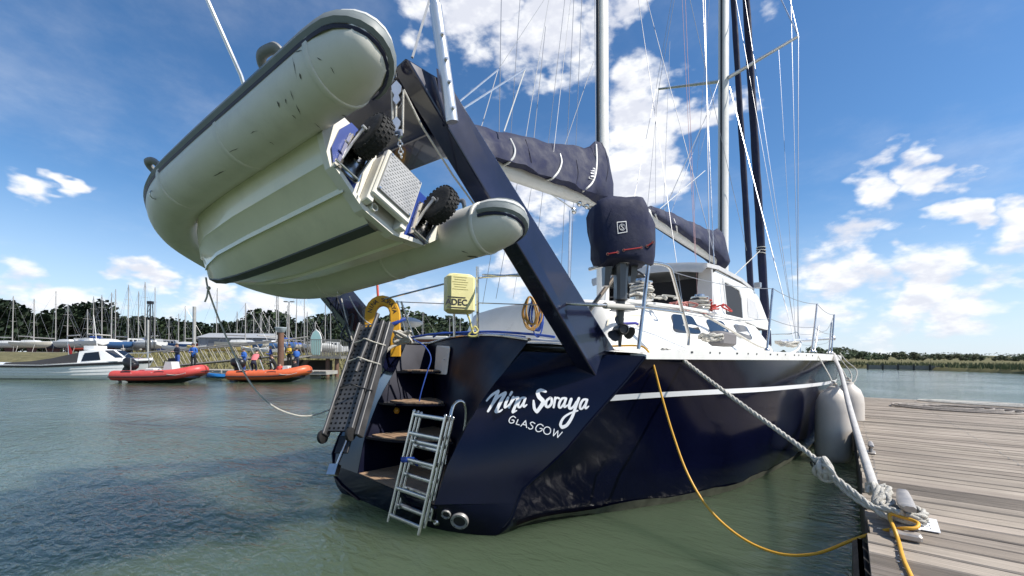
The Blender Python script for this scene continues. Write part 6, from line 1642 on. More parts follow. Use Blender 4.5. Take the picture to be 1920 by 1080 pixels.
for i, (px, pt, D) in enumerate(MASTS):
    D *= 1.35
    hc = (i * 5 + i // 3) % 6; cv_ = (i % 7 == 2)
    where = 'left of the picture' if px < 150 else ('behind the white motorboat' if px < 290 else ('near the silver pile' if px < 380 else ('near the long shed' if px < 500 else ('near the footbridge' if px < 640 else 'beyond the yacht stern'))))
    lab = f'laid-up {COLN[hc]} yacht{" with blue tarp" if cv_ else ""}, mast {i + 1} of the row counted from the left, {where}'
    order = sorted(m[0] for m in MASTS).index(px) + 1
    words_ = ['first', 'second', 'third', 'fourth', 'fifth', 'sixth', 'seventh', 'eighth', 'ninth', 'tenth', 'eleventh', 'twelfth', 'thirteenth', 'fourteenth', 'fifteenth', 'sixteenth', 'seventeenth', 'eighteenth', 'nineteenth', 'twentieth', 'twenty-first', 'twenty-second', 'twenty-third', 'twenty-fourth', 'twenty-fifth', 'twenty-sixth', 'twenty-seventh', 'twenty-eighth', 'twenty-ninth', 'thirtieth', 'thirty-first', 'thirty-second', 'thirty-third', 'thirty-fourth', 'thirty-fifth', 'thirty-sixth', 'thirty-seventh']
    lab = f'{COLN[hc]} laid-up yacht with the {words_[order - 1]} mast from the left, {where}'
    laid_yacht(px, pt, D, rnd.uniform(6.5, 9.5), rnd.choice((0, 0, .5, -.4, 1.2, 2.8, 3.3)), HULLC[hc], lab, cv_, rnd.choice((0, 0, 0, .01, -.012)))
# ---- motor cruisers and small craft on the hard
def cruiser(px, D, L, label, hullm, topm, ang=0, z0=1.45):
    b0 = W(px, CY, D); t_ = thing('laid_up_cruiser', label, 'motor cruiser', (b0.x, b0.y, z0), YAW + ang, 'motor cruisers ashore')
    rings = []
    for f in (0, .3, .6, .8, .93, 1):
        hw = L * .16 * (1 if f < .5 else max(.03, 1 - ((f - .5) / .5) ** 2.2)); x = (f - .5) * L; zs_ = 1.35 + .35 * f * f; zk = .35 + .5 * max(0, (f - .7) / .3) ** 2
        rings.append([V(x, -hw, zs_), V(x, -hw * .85, zk + .3), V(x, 0, zk), V(x, hw * .85, zk + .3), V(x, hw, zs_)])
    mb = MB(); mb.loft(rings, True, True); mb.build('hull', hullm, t_, smooth=35)
    mb = MB(); w = L * .13; mb.hexa([V(-L * .36, -w, 1.36), V(L * .24, -w, 1.5), V(L * .24, w, 1.5), V(-L * .36, w, 1.36), V(-L * .32, -w * .85, 2.55), V(L * .08, -w * .85, 2.5), V(L * .08, w * .85, 2.5), V(-L * .32, w * .85, 2.55)]); mb.build('cabin', topm, t_, smooth=0)
    for k in range(3):
        for sy in (-1, 1):
            mb = MB(); x0 = L * (-.27 + .115 * k); y_ = sy * (w * .93 + .02); mb.add([V(x0, y_ * 1.0, 1.95), V(x0 + L * .085, y_, 1.95), V(x0 + L * .08, y_ * .95, 2.32), V(x0, y_ * .95, 2.32)], [(0, 1, 2, 3)]); mb.build('window', GLASS, t_, smooth=0)
    mb = MB(); mb.cbox(V(0, 0, .16), (L * .5, .3, .32), .02); mb.build('cradle', M('cradle_wood', (.12, .09, .06), .8), t_, smooth=0)
    return t_
for px, D, L, lb, hm_, tm, an in ((262, 45, 4.2, 'white cabin cruiser ashore behind the red inflatable', HULLC[0], HULLC[0], .6), (290, 46, 4.6, 'dark-hulled cruiser with grey wheelhouse ashore behind the red inflatable', HULLC[1], HULLC[5], 2.6),
                              (325, 49, 4.4, 'grey river cruiser with long cabin ashore', HULLC[5], HULLC[5], .3), (412, 47, 4.6, 'dark cruiser ashore in front of the long shed', HULLC[1], HULLC[0], .3), (440, 48, 4.4, 'white-topped cruiser ashore right of the dark one', HULLC[5], HULLC[0], 2.9),
                              (478, 52, 5.0, 'navy work boat ashore left of the brown pile', HULLC[1], HULLC[5], .2), (200, 46, 5.0, 'grey cruiser with blue cabin ashore above the motorboat windscreen', HULLC[5], HULLC[4], .9), (165, 46, 4.8, 'dark red cruiser ashore at the left border', HULLC[3], HULLC[5], .7), (630, 50, 4.6, 'white cruiser ashore beyond the footbridge tower', HULLC[0], HULLC[0], .2)):
    cruiser(px, D * 1.62, L * 1.1, lb, hm_, tm, an)
def open_boat(px, py, D, L, m, label, cat='rowing boat', ang=0.0, z=None):
    b0 = W(px, py, D); t_ = thing('open_boat', label, cat, (b0.x, b0.y, b0.z if z is None else z), YAW + ang, 'small boats racked on the bank')
    rings = []
    for f in (0, .08, .25, .5, .75, .92, 1):
        hw = max(.02, .40 * math.sin(math.pi * (.06 + .90 * f)) ** .6) if 0 < f < 1 else .04; x = (f - .5) * L; zs_ = .42 + .22 * (2 * f - 1) ** 2; zk = .02 + .2 * (2 * f - 1) ** 4
        rings.append([V(x, -hw, zs_), V(x, -hw * .8, zk + .15), V(x, 0, zk), V(x, hw * .8, zk + .15), V(x, hw, zs_), V(x, hw * .9, zs_), V(x, 0, zk + .06), V(x, -hw * .9, zs_)])
    mb = MB(); mb.loft(rings, True, True); mb.build('hull', m, t_, smooth=40)
    for f in (-.18, .12):
        mb = MB(); mb.box(V(L * f, 0, .36), (.2, .62, .03)); mb.build('thwart', TEAK, t_, smooth=0)
    return t_
YEL = M('boat_yellow', (.62, .47, .16), .5, var=.1)
open_boat(345, 657, 52, 5.2, HULLC[0], 'long white rowing boat ashore behind the two standing people', ang=.05)
open_boat(385, 660, 40, 3.6, YEL, 'pale yellow open boat ashore beside the silver pile', ang=-.05)
open_boat(437, 660, 40, 3.4, YEL, 'yellow open boat ashore left of the blue-clad group', ang=.08)
open_boat(480, 662, 39, 2.6, HULLC[0], 'white canoe racked above the footbridge ramp', 'canoe', .1)
open_boat(505, 664, 38.5, 2.6, HULLC[0], 'second white canoe racked by the brown pile', 'canoe', .12)
open_boat(555, 676, 37, 2.4, M('kayak_yellow', (.65, .48, .02), .45), 'bright yellow kayak racked right of the brown pile', 'kayak', .1)
# ---- long grey shed
sh_ = thing('shed', 'long low grey shed behind the laid-up boats', 'building', tuple(W(432, CY, 70)[:2]) + (1.55,), YAW)
GRYW = M('shed_cladding', (.28, .29, .31), .7, var=.1, vscale=2); GRYR = M('shed_roof', (.34, .35, .36), .6, var=.1)
mb = MB(); mb.box(V(0, 3, 1.3), (10.6, 6, 2.6)); mb.build('wall', GRYW, sh_, smooth=0)
mb = MB(); mb.prism([V(-5.6, -.3, 2.62), V(-5.6, 3, 3.5), V(-5.6, 6.3, 2.62)], (11.2, 0, 0)); mb.build('roof', GRYR, sh_, smooth=0)
for k in range(11):
    mb = MB(); mb.box(V(-5 + k, -.02, 1.3), (.05, .05, 2.5)); mb.build('wall_rib', GRYW, sh_, smooth=0)
for k in (0, 1):
    mb = MB(); mb.box(V(-2.5 + 4 * k, -.03, 1.1), (2.2, .06, 2.1)); mb.build('roller_door', M('door_grey', (.18, .185, .2), .6), sh_, smooth=0)
# brick club building beyond the lifebuoy
cb2 = thing('clubhouse', 'low brick building with a pale roof beyond the lifebuoy', 'building', tuple(W(770, CY, 62)[:2]) + (1.5,), YAW)
mb = MB(); mb.box(V(0, 3, 1.2), (8.5, 5, 2.4)); mb.build('wall', M('club_brick', (.20, .09, .06), .8, var=.25, vscale=6), cb2, smooth=0)
mb = MB(); mb.cbox(V(.6, 2.8, 2.6), (9.4, 6, .5), .1); mb.build('roof', M('club_roof', (.55, .54, .50), .6), cb2, smooth=0)
for k in range(4):
    mb = MB(); mb.box(V(-3 + 2 * k, .48, 1.3), (1.1, .06, 1.0)); mb.build('window', GLASS, cb2, smooth=0)

# ---- piles
PILEB = M('brown_pile', (.16, .085, .055), .75, var=.25, vscale=3, dirt=(.06, .05, .04), dscale=2, damt=.6)
PILES = M('silver_pile', (.42, .41, .38), .5, .3, var=.12)
def pile(px, ytop, ybot, D, r, mat, label, cap=None):
    b0 = W(px, ybot, D); t0 = W(px, ytop, D); t_ = thing('mooring_pile', label, 'pile', (b0.x, b0.y, -.6))
    mb = MB(); mb.tube([V(0, 0, -1), V(0, 0, t0.z + .6)], r, 14); mb.build('shaft', mat, t_)
    if cap:
        mb = MB(); mb.lathe(V(0, 0, t0.z + .55), (0, 0, 1), [(r * 1.35, 0), (r * 1.75, .02), (r * 1.2, .20), (r * .9, .26), (r * .1, .30)], 14) if cap == 'cone' else mb.lathe(V(0, 0, t0.z + .55), (0, 0, 1), [(r, 0), (r * 1.2, .03), (r * 1.9, .28), (r * 1.8, .30)], 14)
        mb.build('cap', M('pile_cap', (.45, .52, .54), .5), t_)
    return t_
pile(526, 622, 705, 24.5, .17, PILEB, 'brown steel pile with a pale cap rising by the orange inflatable', 'flare')
pile(363.5, 575, 700, 30, .105, PILES, 'slim silver pile behind the two standing people')
pile(277, 600, 690, 33, .07, PILES, 'thin dark pile behind the motorboat bow')
# ---- floating pontoons
PONT = M('pontoon_deck', (.34, .31, .27), .8, var=.2, vscale=4); CONC = M('pontoon_float', (.33, .32, .29), .8, var=.2, vscale=3)
def fpont(pxa, pxb, D, label, dz=.45, depth=1.6):
    a = W(pxa, CY, D); b_ = W(pxb, CY, D); L = (V(b_.x, b_.y, 0) - V(a.x, a.y, 0)).length
    t_ = thing('floating_pontoon', label, 'pontoon', (a.x, a.y, 0), YAW)
    mb = MB(); mb.box(V(L / 2, depth / 2, dz - .10), (L, depth, .16)); mb.build('frame', CONC, t_, smooth=0)
    n = int(L / .35)
    for k in range(n):
        mb = MB(); mb.box(V((k + .5) * L / n, depth / 2, dz + .005), (L / n - .03, depth + .06, .04)); mb.build('plank', PONT, t_, smooth=0)
    for k in range(max(2, int(L / 2.6))):
        mb = MB(); mb.cbox(V((k + .5) * L / max(2, int(L / 2.6)), depth / 2, .10), (1.0, depth * .9, .42), .03); mb.build('float', CONC, t_, smooth=0)
    return t_
fpont(130, 415, 24.6, 'floating pontoon behind the red inflatable')
fpont(417, 612, 24.2, 'floating pontoon behind the orange inflatable')
# ---- footbridge ramp (truss) from the bank platform down to the pontoon
STE = M('galvanised_steel', (.24, .23, .21), .55, .3, var=.15)
br0, br1 = W(283, 672, 27.5), W(640, 640, 29.5)
def truss(name, A, B, h, n, label, width=1.3):
    d = (B - A); L = d.length; ux = d.normalized(); uy = V(0, 0, 1).cross(ux).normalized(); uz = ux.cross(uy)
    t_ = thing(name, label, 'footbridge', mat=basis(ux, uy, uz, A))
    for yy in (0, width):
        for z in (0, h):
            mb = MB(); mb.tube([V(0, yy, z), V(L, yy, z)], .045, 6); mb.build('chord', STE, t_)
        for k in range(n):
            mb = MB(); mb.tube([V(L * k / n, yy, h), V(L * (k + .8) / n, yy, 0)], .020, 5); mb.build('diagonal', STE, t_)
    mb = MB(); mb.box(V(L / 2, width / 2, .03), (L, width, .05)); mb.build('deck', PONT, t_, smooth=0)
    return t_
truss('access_ramp', W(283, 690, 26.3), W(512, 668, 27.3), .98, 15, 'long sloping grey access ramp with lattice sides behind the people')
truss('access_ramp', W(532, 676, 26.6), W(585, 667, 27.6), 1.25, 7, 'short lattice ramp meeting the pier platform')
pp0 = W(578, 668, 27.6)
pier = thing('pier_platform', 'railed pier platform on brown piles at the end of the ramp', 'pier', (pp0.x, pp0.y, 0), YAW)
zp = pp0.z
mb = MB(); mb.box(V(1.0, 1.0, zp - .06), (2.25, 2.1, .16)); mb.build('deck', STE, pier, smooth=0)
for x in (-.05, 2.05):
    for y in (0, 2):
        mb = MB(); mb.box(V(x, y, zp + .55), (.06, .06, 1.1)); mb.build('rail_post', STE, pier, smooth=0)
for y in (0, 2):
    for z in (.08, 1.08):
        mb = MB(); mb.box(V(1, y, zp + z), (2.15, .05, .05)); mb.build('rail', STE, pier, smooth=0)
    for k in range(17):
        mb = MB(); mb.box(V(.07 + k * .117, y, zp + .57), (.022, .022, .98)); mb.build('baluster', STE, pier, smooth=0)
for x in (1.15, 1.75):
    mb = MB(); mb.tube([V(x, .25, -1), V(x, .25, zp - .14)], .13, 12); mb.build('pile', PILEB, pier)
mb = MB(); mb.box(V(-.6, 1.2, zp * .5 - .2), (3.2, .3, zp - .1)); mb.build('quay_wall', M('dark_timber_wall', (.045, .035, .028), .8, var=.3), pier, smooth=0)
# paddle board leaning on the platform rail
pb0 = W(592, 664, 27.9); bd = thing('paddle_board', 'pale turquoise board standing on end on the pier platform', 'paddle board', (pb0.x, pb0.y, zp + .03), YAW)
mb = MB(); mb.prism([V(x, 0, z) for x, z in ((-.20, .02), (.20, .02), (.31, .3), (.34, .8), (.31, 1.2), (.2, 1.5), (.0, 1.68), (-.2, 1.5), (-.31, 1.2), (-.34, .8), (-.31, .3))], (0, .1, 0)); mb.build('deck_face', M('board_turquoise', (.42, .66, .62), .4), bd, smooth=30)
mb = MB(); mb.tube([V(x, .05, z) for x, z in ((-.31, .3), (-.345, .8), (-.315, 1.2), (-.2, 1.51), (.0, 1.69), (.2, 1.51), (.315, 1.2), (.345, .8), (.31, .3))], .055, 6); mb.build('rail_edge', HULLC[0], bd)
# light column and crane jib on the hard
lc = W(541, CY, 60); lt = thing('lamp_column', 'tall floodlight column in the boatyard above the brown pile', 'lamp column', (lc.x, lc.y, 1.5), YAW)
mb = MB(); mb.tube([V(0, 0, 0), V(0, 0, 7.4)], [.12, .07], 8); mb.build('column', MASTM, lt)
for x in (-.45, .45):
    mb = MB(); mb.box(V(x, 0, 7.4), (.5, .3, .14)); mb.build('lamp_head', STE, lt, smooth=0)
mb = MB(); mb.tube([V(-.5, 0, 7.35), V(.5, 0, 7.35)], .03, 6); mb.build('crossarm', STE, lt)
cj = W(281, CY, 60); cr_ = thing('boatyard_crane', 'dark lattice crane mast in the boatyard behind the motorboat bow', 'crane', (cj.x, cj.y, 1.5), YAW)
for x in (-.35, .35):
    for y in (-.35, .35):
        mb = MB(); mb.tube([V(x, y, 0), V(x * .5, y * .5, 7.0)], .06, 5); mb.build('chord', BLACKP, cr_)
for k in range(9):
    z = .4 + k * .75; s = 1 - k * .055; mb = MB(); mb.tube([V(-.35 * s, -.35 * s, z), V(.35 * s, -.35 * s, z + .7)], .035, 5); mb.build('brace', BLACKP, cr_)
mb = MB(); mb.box(V(0, 0, 7.1), (.6, .5, .4)); mb.build('head', BLACKP, cr_, smooth=0)
# ================================================================== CRAFT AFLOAT ON THE LEFT
def inflatable(name, pxl, pxr, pyw, D, mtube, label, bow_right=True, ang=0.0):
    a, b_ = W(pxl, pyw, D), W(pxr, pyw, D); L = (b_ - a).length; c = (a + b_) / 2
    t_ = thing(name, label, 'inflatable boat', (c.x, c.y, 0), YAW + ang)
    r = .235; hw = .72
    P = [V(-L / 2 - .02, hw, .34), V(-L / 2 + .15, hw, .34), V(-L * .1, hw, .35), V(L * .2, hw * .97, .40), V(L * .36, hw * .75, .50), V(L * .46, hw * .35, .60), V(L * .485, 0, .63)]
    for sg in (1, -1):
        pth = smoothcurve([V(p.x, p.y * sg, p.z) for p in P], 5); mb = MB(); mb.tube(pth, [.08, .16, .20, .225] + [r] * (len(pth) - 4), 14); tb_ = mb.build('tube', mtube, t_)
        mb = MB(); mb.tube([p + V(0, (r * .97) * sg * (1 if p.x < L * .3 else max(0, (L * .485 - p.x) / (L * .185))), -.05) + V(r * .9 * sm(p.x, L * .3, L * .48), 0, 0) for p in pth[2:]], .035, 6); mb.build('rubbing_strake', M('dark_strake', (.06, .03, .03), .6), tb_)
    for x, sg in ((-L * .30, 1), (-L * .30, -1), (L * .12, 1), (L * .12, -1)):
        mb = MB(); mb.tube([V(x - .22, sg * (hw + r * .72), .50), V(x, sg * (hw + r * .70), .52), V(x + .22, sg * (hw + r * .70), .51)], .05, 6, sq=(1, .4)); mb.build('black_patch', BLACKP, t_)
        gl_ = MB(); gl_.tube(sag(V(x + .25, sg * (hw + r * .8), .47), V(x + 1.25, sg * (hw + r * .8), .50), .09, 8), .014, 5); gl_.build('grab_line', ROPEW, t_)
    for x in (-L * .22, L * .16):
        mb = MB(); mb.box(V(x, 0, .46), (.24, hw * 1.7, .05)); mb.build('thwart', M('rib_grey', (.2, .2, .2), .6), t_, smooth=0)
    mb = MB(); rr_ = []
    for f, zk, w in ((-.47, .02, .6), (0, .0, .6), (.25, .05, .5), (.40, .22, .28), (.46, .40, .06)):
        rr_.append([V(L * f, -w, .25), V(L * f, 0, zk - .05), V(L * f, w, .25), V(L * f, 0, .33)])
    mb.loft(rr_, True, True); mb.build('hull', M('rib_hull', (.10, .10, .10), .5), t_)
    return t_, L
RIBR = M('rib_red', (.56, .075, .065), .45, var=.12, vscale=4); RIBO = M('rib_orange', (.66, .13, .045), .45, var=.1, vscale=4)
rib, L = inflatable('inflatable_boat', 238, 380, 713, 20.6, RIBR, 'red inflatable boat with black outboard moored ahead of the motorboat')
# console, seat, outboard of the red boat
mb = MB(); mb.hexa([V(.05, -.28, .32), V(.62, -.28, .32), V(.62, .28, .32), V(.05, .28, .32), V(.20, -.24, 1.0), V(.48, -.24, 1.0), V(.48, .24, 1.0), V(.20, .24, 1.0)]); mb.build('console', HULLC[0], rib, smooth=0)
mb = MB(); mb.box(V(.33, 0, 1.08), (.05, .42, .18)); mb.build('windscreen', GLASS, rib, smooth=0)
mb = MB(); mb.torus(V(.10, 0, .92), (1, 0, .4), .16, .02, 16, 6); mb.build('steering_wheel', BLACKP, rib)
mb = MB(); mb.cbox(V(-.55, 0, .5), (.5, .5, .36), .05); mb.build('seat', HULLC[0], rib, smooth=0)
mb = MB(); mb.tube([V(-1.2, .5, .5), V(-1.2, .5, 1.15), V(-1.2, -.5, 1.15), V(-1.2, -.5, .5)], .025, 6); mb.build('roll_bar', STEEL, rib)
def outboard(parent, x, tilt):
    Mx = Matrix.Translation(V(x, 0, .55)) @ Matrix.Rotation(tilt, 4, 'Y')
    def T(p): return Mx @ Vector(p)
    mb = MB(); rg = []
    for z, w, l, off in ((.18, .13, .22, 0), (.26, .18, .30, -.02), (.42, .20, .34, -.03), (.56, .17, .30, -.03), (.63, .09, .18, -.02)):
        rg.append([T((off + l * c, w * s_, z)) for c, s_ in ((-1, -.6), (-.6, -1), (.6, -1), (1, -.6), (1, .6), (.6, 1), (-.6, 1), (-1, .6))])
    mb.loft(rg, True, True); o = mb.build('outboard_cowl', BLACKP, parent, smooth=50)
    mb = MB(); mb.hexa([T((-.08, -.05, -.55)), T((.08, -.05, -.55)), T((.08, .05, -.55)), T((-.08, .05, -.55)), T((-.14, -.09, .2)), T((.12, -.09, .2)), T((.12, .09, .2)), T((-.14, .09, .2))]); mb.tube([T((-.3, 0, -.58)), T((.15, 0, -.58))], .05, 8); mb.build('outboard_leg', BLACKP, parent, smooth=20)
    mb = MB(); mb.prism([T((-.28, -.16, -.42)), T((.12, -.12, -.42)), T((.12, .12, -.42)), T((-.28, .16, -.42))], (0, 0, .03)); mb.build('outboard_plate', BLACKP, parent, smooth=0)
outboard(rib, -L / 2 - .05, R(38))
orib, L2 = inflatable('inflatable_boat', 446, 577, 711, 21.8, RIBO, 'orange inflatable boat crowded with people in buoyancy aids')
outboard(orib, -L2 / 2 - .02, R(8))
mb = MB(); mb.hexa([V(.55, -.25, .32), V(.95, -.25, .32), V(.95, .25, .32), V(.55, .25, .32), V(.62, -.2, .82), V(.85, -.2, .82), V(.85, .2, .82), V(.62, .2, .82)]); mb.build('console', HULLC[0], orib, smooth=0)
mb = MB()
for x in (-1.35, -.15): mb.tube([V(x, .45, .45), V(x - .25, .45, 1.1), V(x - .25, -.45, 1.1), V(x, -.45, .45)], .025, 6)
mb.build('frame', STEEL, orib, kind='stuff')
# blue kayak afloat at the pontoon
k0 = W(432, 706, 22.8); kk = thing('kayak', 'blue kayak lying between the two inflatables', 'kayak', (k0.x, k0.y, .05), YAW)
mb = MB(); mb.loft([[V(x, w * c, .14 + .13 * s_ + .05 * (x / 1.0) ** 2) for c, s_ in ((-1, 0), (-.7, .7), (0, 1), (.7, .7), (1, 0), (.6, -.8), (-.6, -.8))] for x, w in ((-1.25, .03), (-1.0, .17), (-.5, .30), (0, .33), (.5, .28), (1.0, .15), (1.25, .03))], True, True)
mb.build('hull', M('kayak_blue', (.01, .13, .36), .4), kk)
mb = MB(); mb.torus(V(0, 0, .30), (0, 0, 1), .22, .02, 16, 6); mb.build('cockpit_rim', BLACKP, kk)
# ---- white cuddy motorboat
m0 = W(287, 690, 23.2); mbm = thing('motorboat', 'white clinker-sided motorboat with black canopy at the left edge', 'motorboat', (m0.x, m0.y, 0), YAW + R(5))
ML_ = 7.6
def mrow(f):      # f: 0 bow .. 1 stern
    x = -ML_ * f; hw = 1.12 * (min(1, (f / .42)) ** .55 if f < .42 else 1.0); hw = max(hw, .015)
    zs_ = 1.06 - .30 * min(1, f / .6); return x, hw, zs_
rows = []
FS = [0, .01, .03, .06, .1, .16, .23, .32, .42, .6, .8, 1.0]
for f in FS:
    x, hw, zs_ = mrow(f); r = []
    rake = .62 * (1 - min(1, f / .12))
    for k, (zf, wf) in enumerate(((1, 1), (.80, .985), (.79, .965), (.62, .95), (.61, .93), (.44, .915), (.43, .895), (.26, .87), (.25, .85), (.10, .80), (-.12, .6))):
        r.append((x - rake * (1 - zf) * .9, hw * wf, zs_ * zf))
    rows.append([V(a, -b_, c) for a, b_, c in r] + [V(a, b_, c) for a, b_, c in reversed(r)])
mb = MB(); mb.loft(rows, True, True); mhull = mb.build('hull', M('motorboat_white', (.78, .78, .77), .3, var=.04), mbm, smooth=25)
for sg in (-1, 1):
    t1, t2 = [], []
    for f in FS:
        x, hw, zs_ = mrow(f); rake = .62 * (1 - min(1, f / .12))
        t1.append(V(x - rake * .05 * .9, sg * (hw * .998 + .012), zs_ * .95)); t2.append(V(x - rake * .19 * .9, sg * (hw * .99 + .012), zs_ * .81))
    mb = MB(); mb.loft([t1, t2], False); mb.build('black_band', M('band_black', (.015, .015, .018), .4), mhull, smooth=50)
mb = MB(); dk = []
for f in (0.0, .05, .12, .2, .3, .45, .7, 1.0):
    x, hw, zs_ = mrow(f); dk.append([V(x, -hw * .97, zs_ + .005), V(x, -hw * .6, zs_ + .06), V(x, 0, zs_ + .10), V(x, hw * .6, zs_ + .06), V(x, hw * .97, zs_ + .005)])
mb.loft(dk, False); mb.build('deck', MATS['motorboat_white'], mbm, smooth=50)
# cuddy
CU = [(-1.25, .06, .62), (-1.35, .10, .64), (-2.0, .62, .70), (-2.55, .68, .74), (-3.05, .62, .78)]
rr_ = []
for x, h, w in CU:
    zb = mrow(-x / ML_)[2]; rr_.append([V(x, -w - .12, zb), V(x, -w, zb + h * .95), V(x, -w * .6, zb + h * 1.04), V(x, w * .6, zb + h * 1.04), V(x, w, zb + h * .95), V(x, w + .12, zb)])
mb = MB(); mb.loft(rr_, True, True); cud = mb.build('cuddy', MATS['motorboat_white'], mbm, smooth=30)
for sg in (-1, 1):
    mb = MB(); q = [(-2.0, .10, .79), (-2.85, .08, .88), (-2.75, .50, .81), (-2.12, .54, .745)]
    mb.add([V(x, sg * (w + .02), mrow(-x / ML_)[2] + z) for x, z, w in q], [(0, 1, 2, 3)]); mb.build('side_window', GLASS, cud, smooth=0)
    mb = MB(); mb.add([V(x, sg * y_, mrow(-x / ML_)[2] + z + .02) for x, z, y_ in ((-1.42, .17, .1), (-1.42, .17, .62), (-1.93, .58, .64), (-1.93, .60, .1))], [(0, 1, 2, 3)]); mb.build('windscreen', GLASS, cud, smooth=0)
rr_ = []
for x, h, w in ((-2.72, .64, .80), (-3.3, .62, .98), (-4.2, .40, 1.08), (-5.2, .22, 1.1), (-6.4, .12, 1.05)):
    zb = mrow(-x / ML_)[2]; rr_.append([V(x, -w, zb), V(x, -w * .85, zb + h * .8), V(x, 0, zb + h * 1.08), V(x, w * .85, zb + h * .8), V(x, w, zb)])
mb = MB(); mb.loft(rr_, True, True); mb.build('canopy', M('canopy_black', (.03, .03, .032), .85, bump=.5, bscale=5), mbm, smooth=60)
mb = MB(); mb.box(V(-2.9, 0, mrow(.44)[2] + .82), (.5, .8, .22)); mb.build('radar_pod', MATS['motorboat_white'], mbm, smooth=0)
mb = MB(); mb.tube([V(-2.9, .1, mrow(.44)[2] + .9), V(-3.1, .1, mrow(.44)[2] + 2.6)], .02, 6); mb.build('aerial', SPARW, mbm)
mb = MB(); zb = 1.06; P = [V(-1.15, -.62, zb + .02), V(-.85, -.55, zb + .34), V(-.2, -.12, zb + .36), V(-.2, .12, zb + .36), V(-.85, .55, zb + .34), V(-1.15, .62, zb + .02)]
mb.tube(P, .016, 6); mb.build('bow_rail', STEEL, mbm)
for y_ in (-.3, .3):
    mb = MB(); mb.tube([V(-.5, y_, zb), V(-.5, y_ * 1.1, zb + .35)], .014, 6); mb.build('rail_post', STEEL, mbm)
# red pennant and blue cover beyond it
bc = thing('covered_boat', 'boat under a blue cover moored beyond the motorboat', 'boat', tuple(W(185, CY, 27.5)[:2]) + (0,), YAW)
mb = MB(); mb.loft([[V(x, w * c, z0_ + h * s_) for c, s_ in ((-1, 0), (-.8, .6), (0, 1), (.8, .6), (1, 0))] for x, w, z0_, h in ((-2.2, .5, .7, .2), (-1.2, .9, .75, .42), (.2, .95, .8, .5), (1.4, .6, .85, .32), (2.0, .1, .95, .05))], True, True); mb.build('cover', BLUETARP, bc)
mb = MB(); mb.loft([[V(x, -w, z1), V(x, -w * .7, .05), V(x, w * .7, .05), V(x, w, z1)] for x, w, z1 in ((-2.2, .5, .7), (-1, .9, .74), (.5, .95, .8), (1.5, .6, .86), (2.1, .05, 1.0))], True, True); mb.build('hull', HULLC[0], bc)
mb = MB(); mb.tube([V(-1.9, 0, .8), V(-2.0, 0, 2.1)], .02, 6); mb.build('staff', STEEL, bc)
mb = MB(); mb.add([V(-2.0, 0, 2.05), V(-2.08, .03, 1.6), V(-1.8, .06, 1.1), V(-1.74, .05, 1.5)], [(0, 1, 2, 3)]); mb.build('ensign', M('ensign_red', (.5, .03, .03), .7), bc, smooth=0)

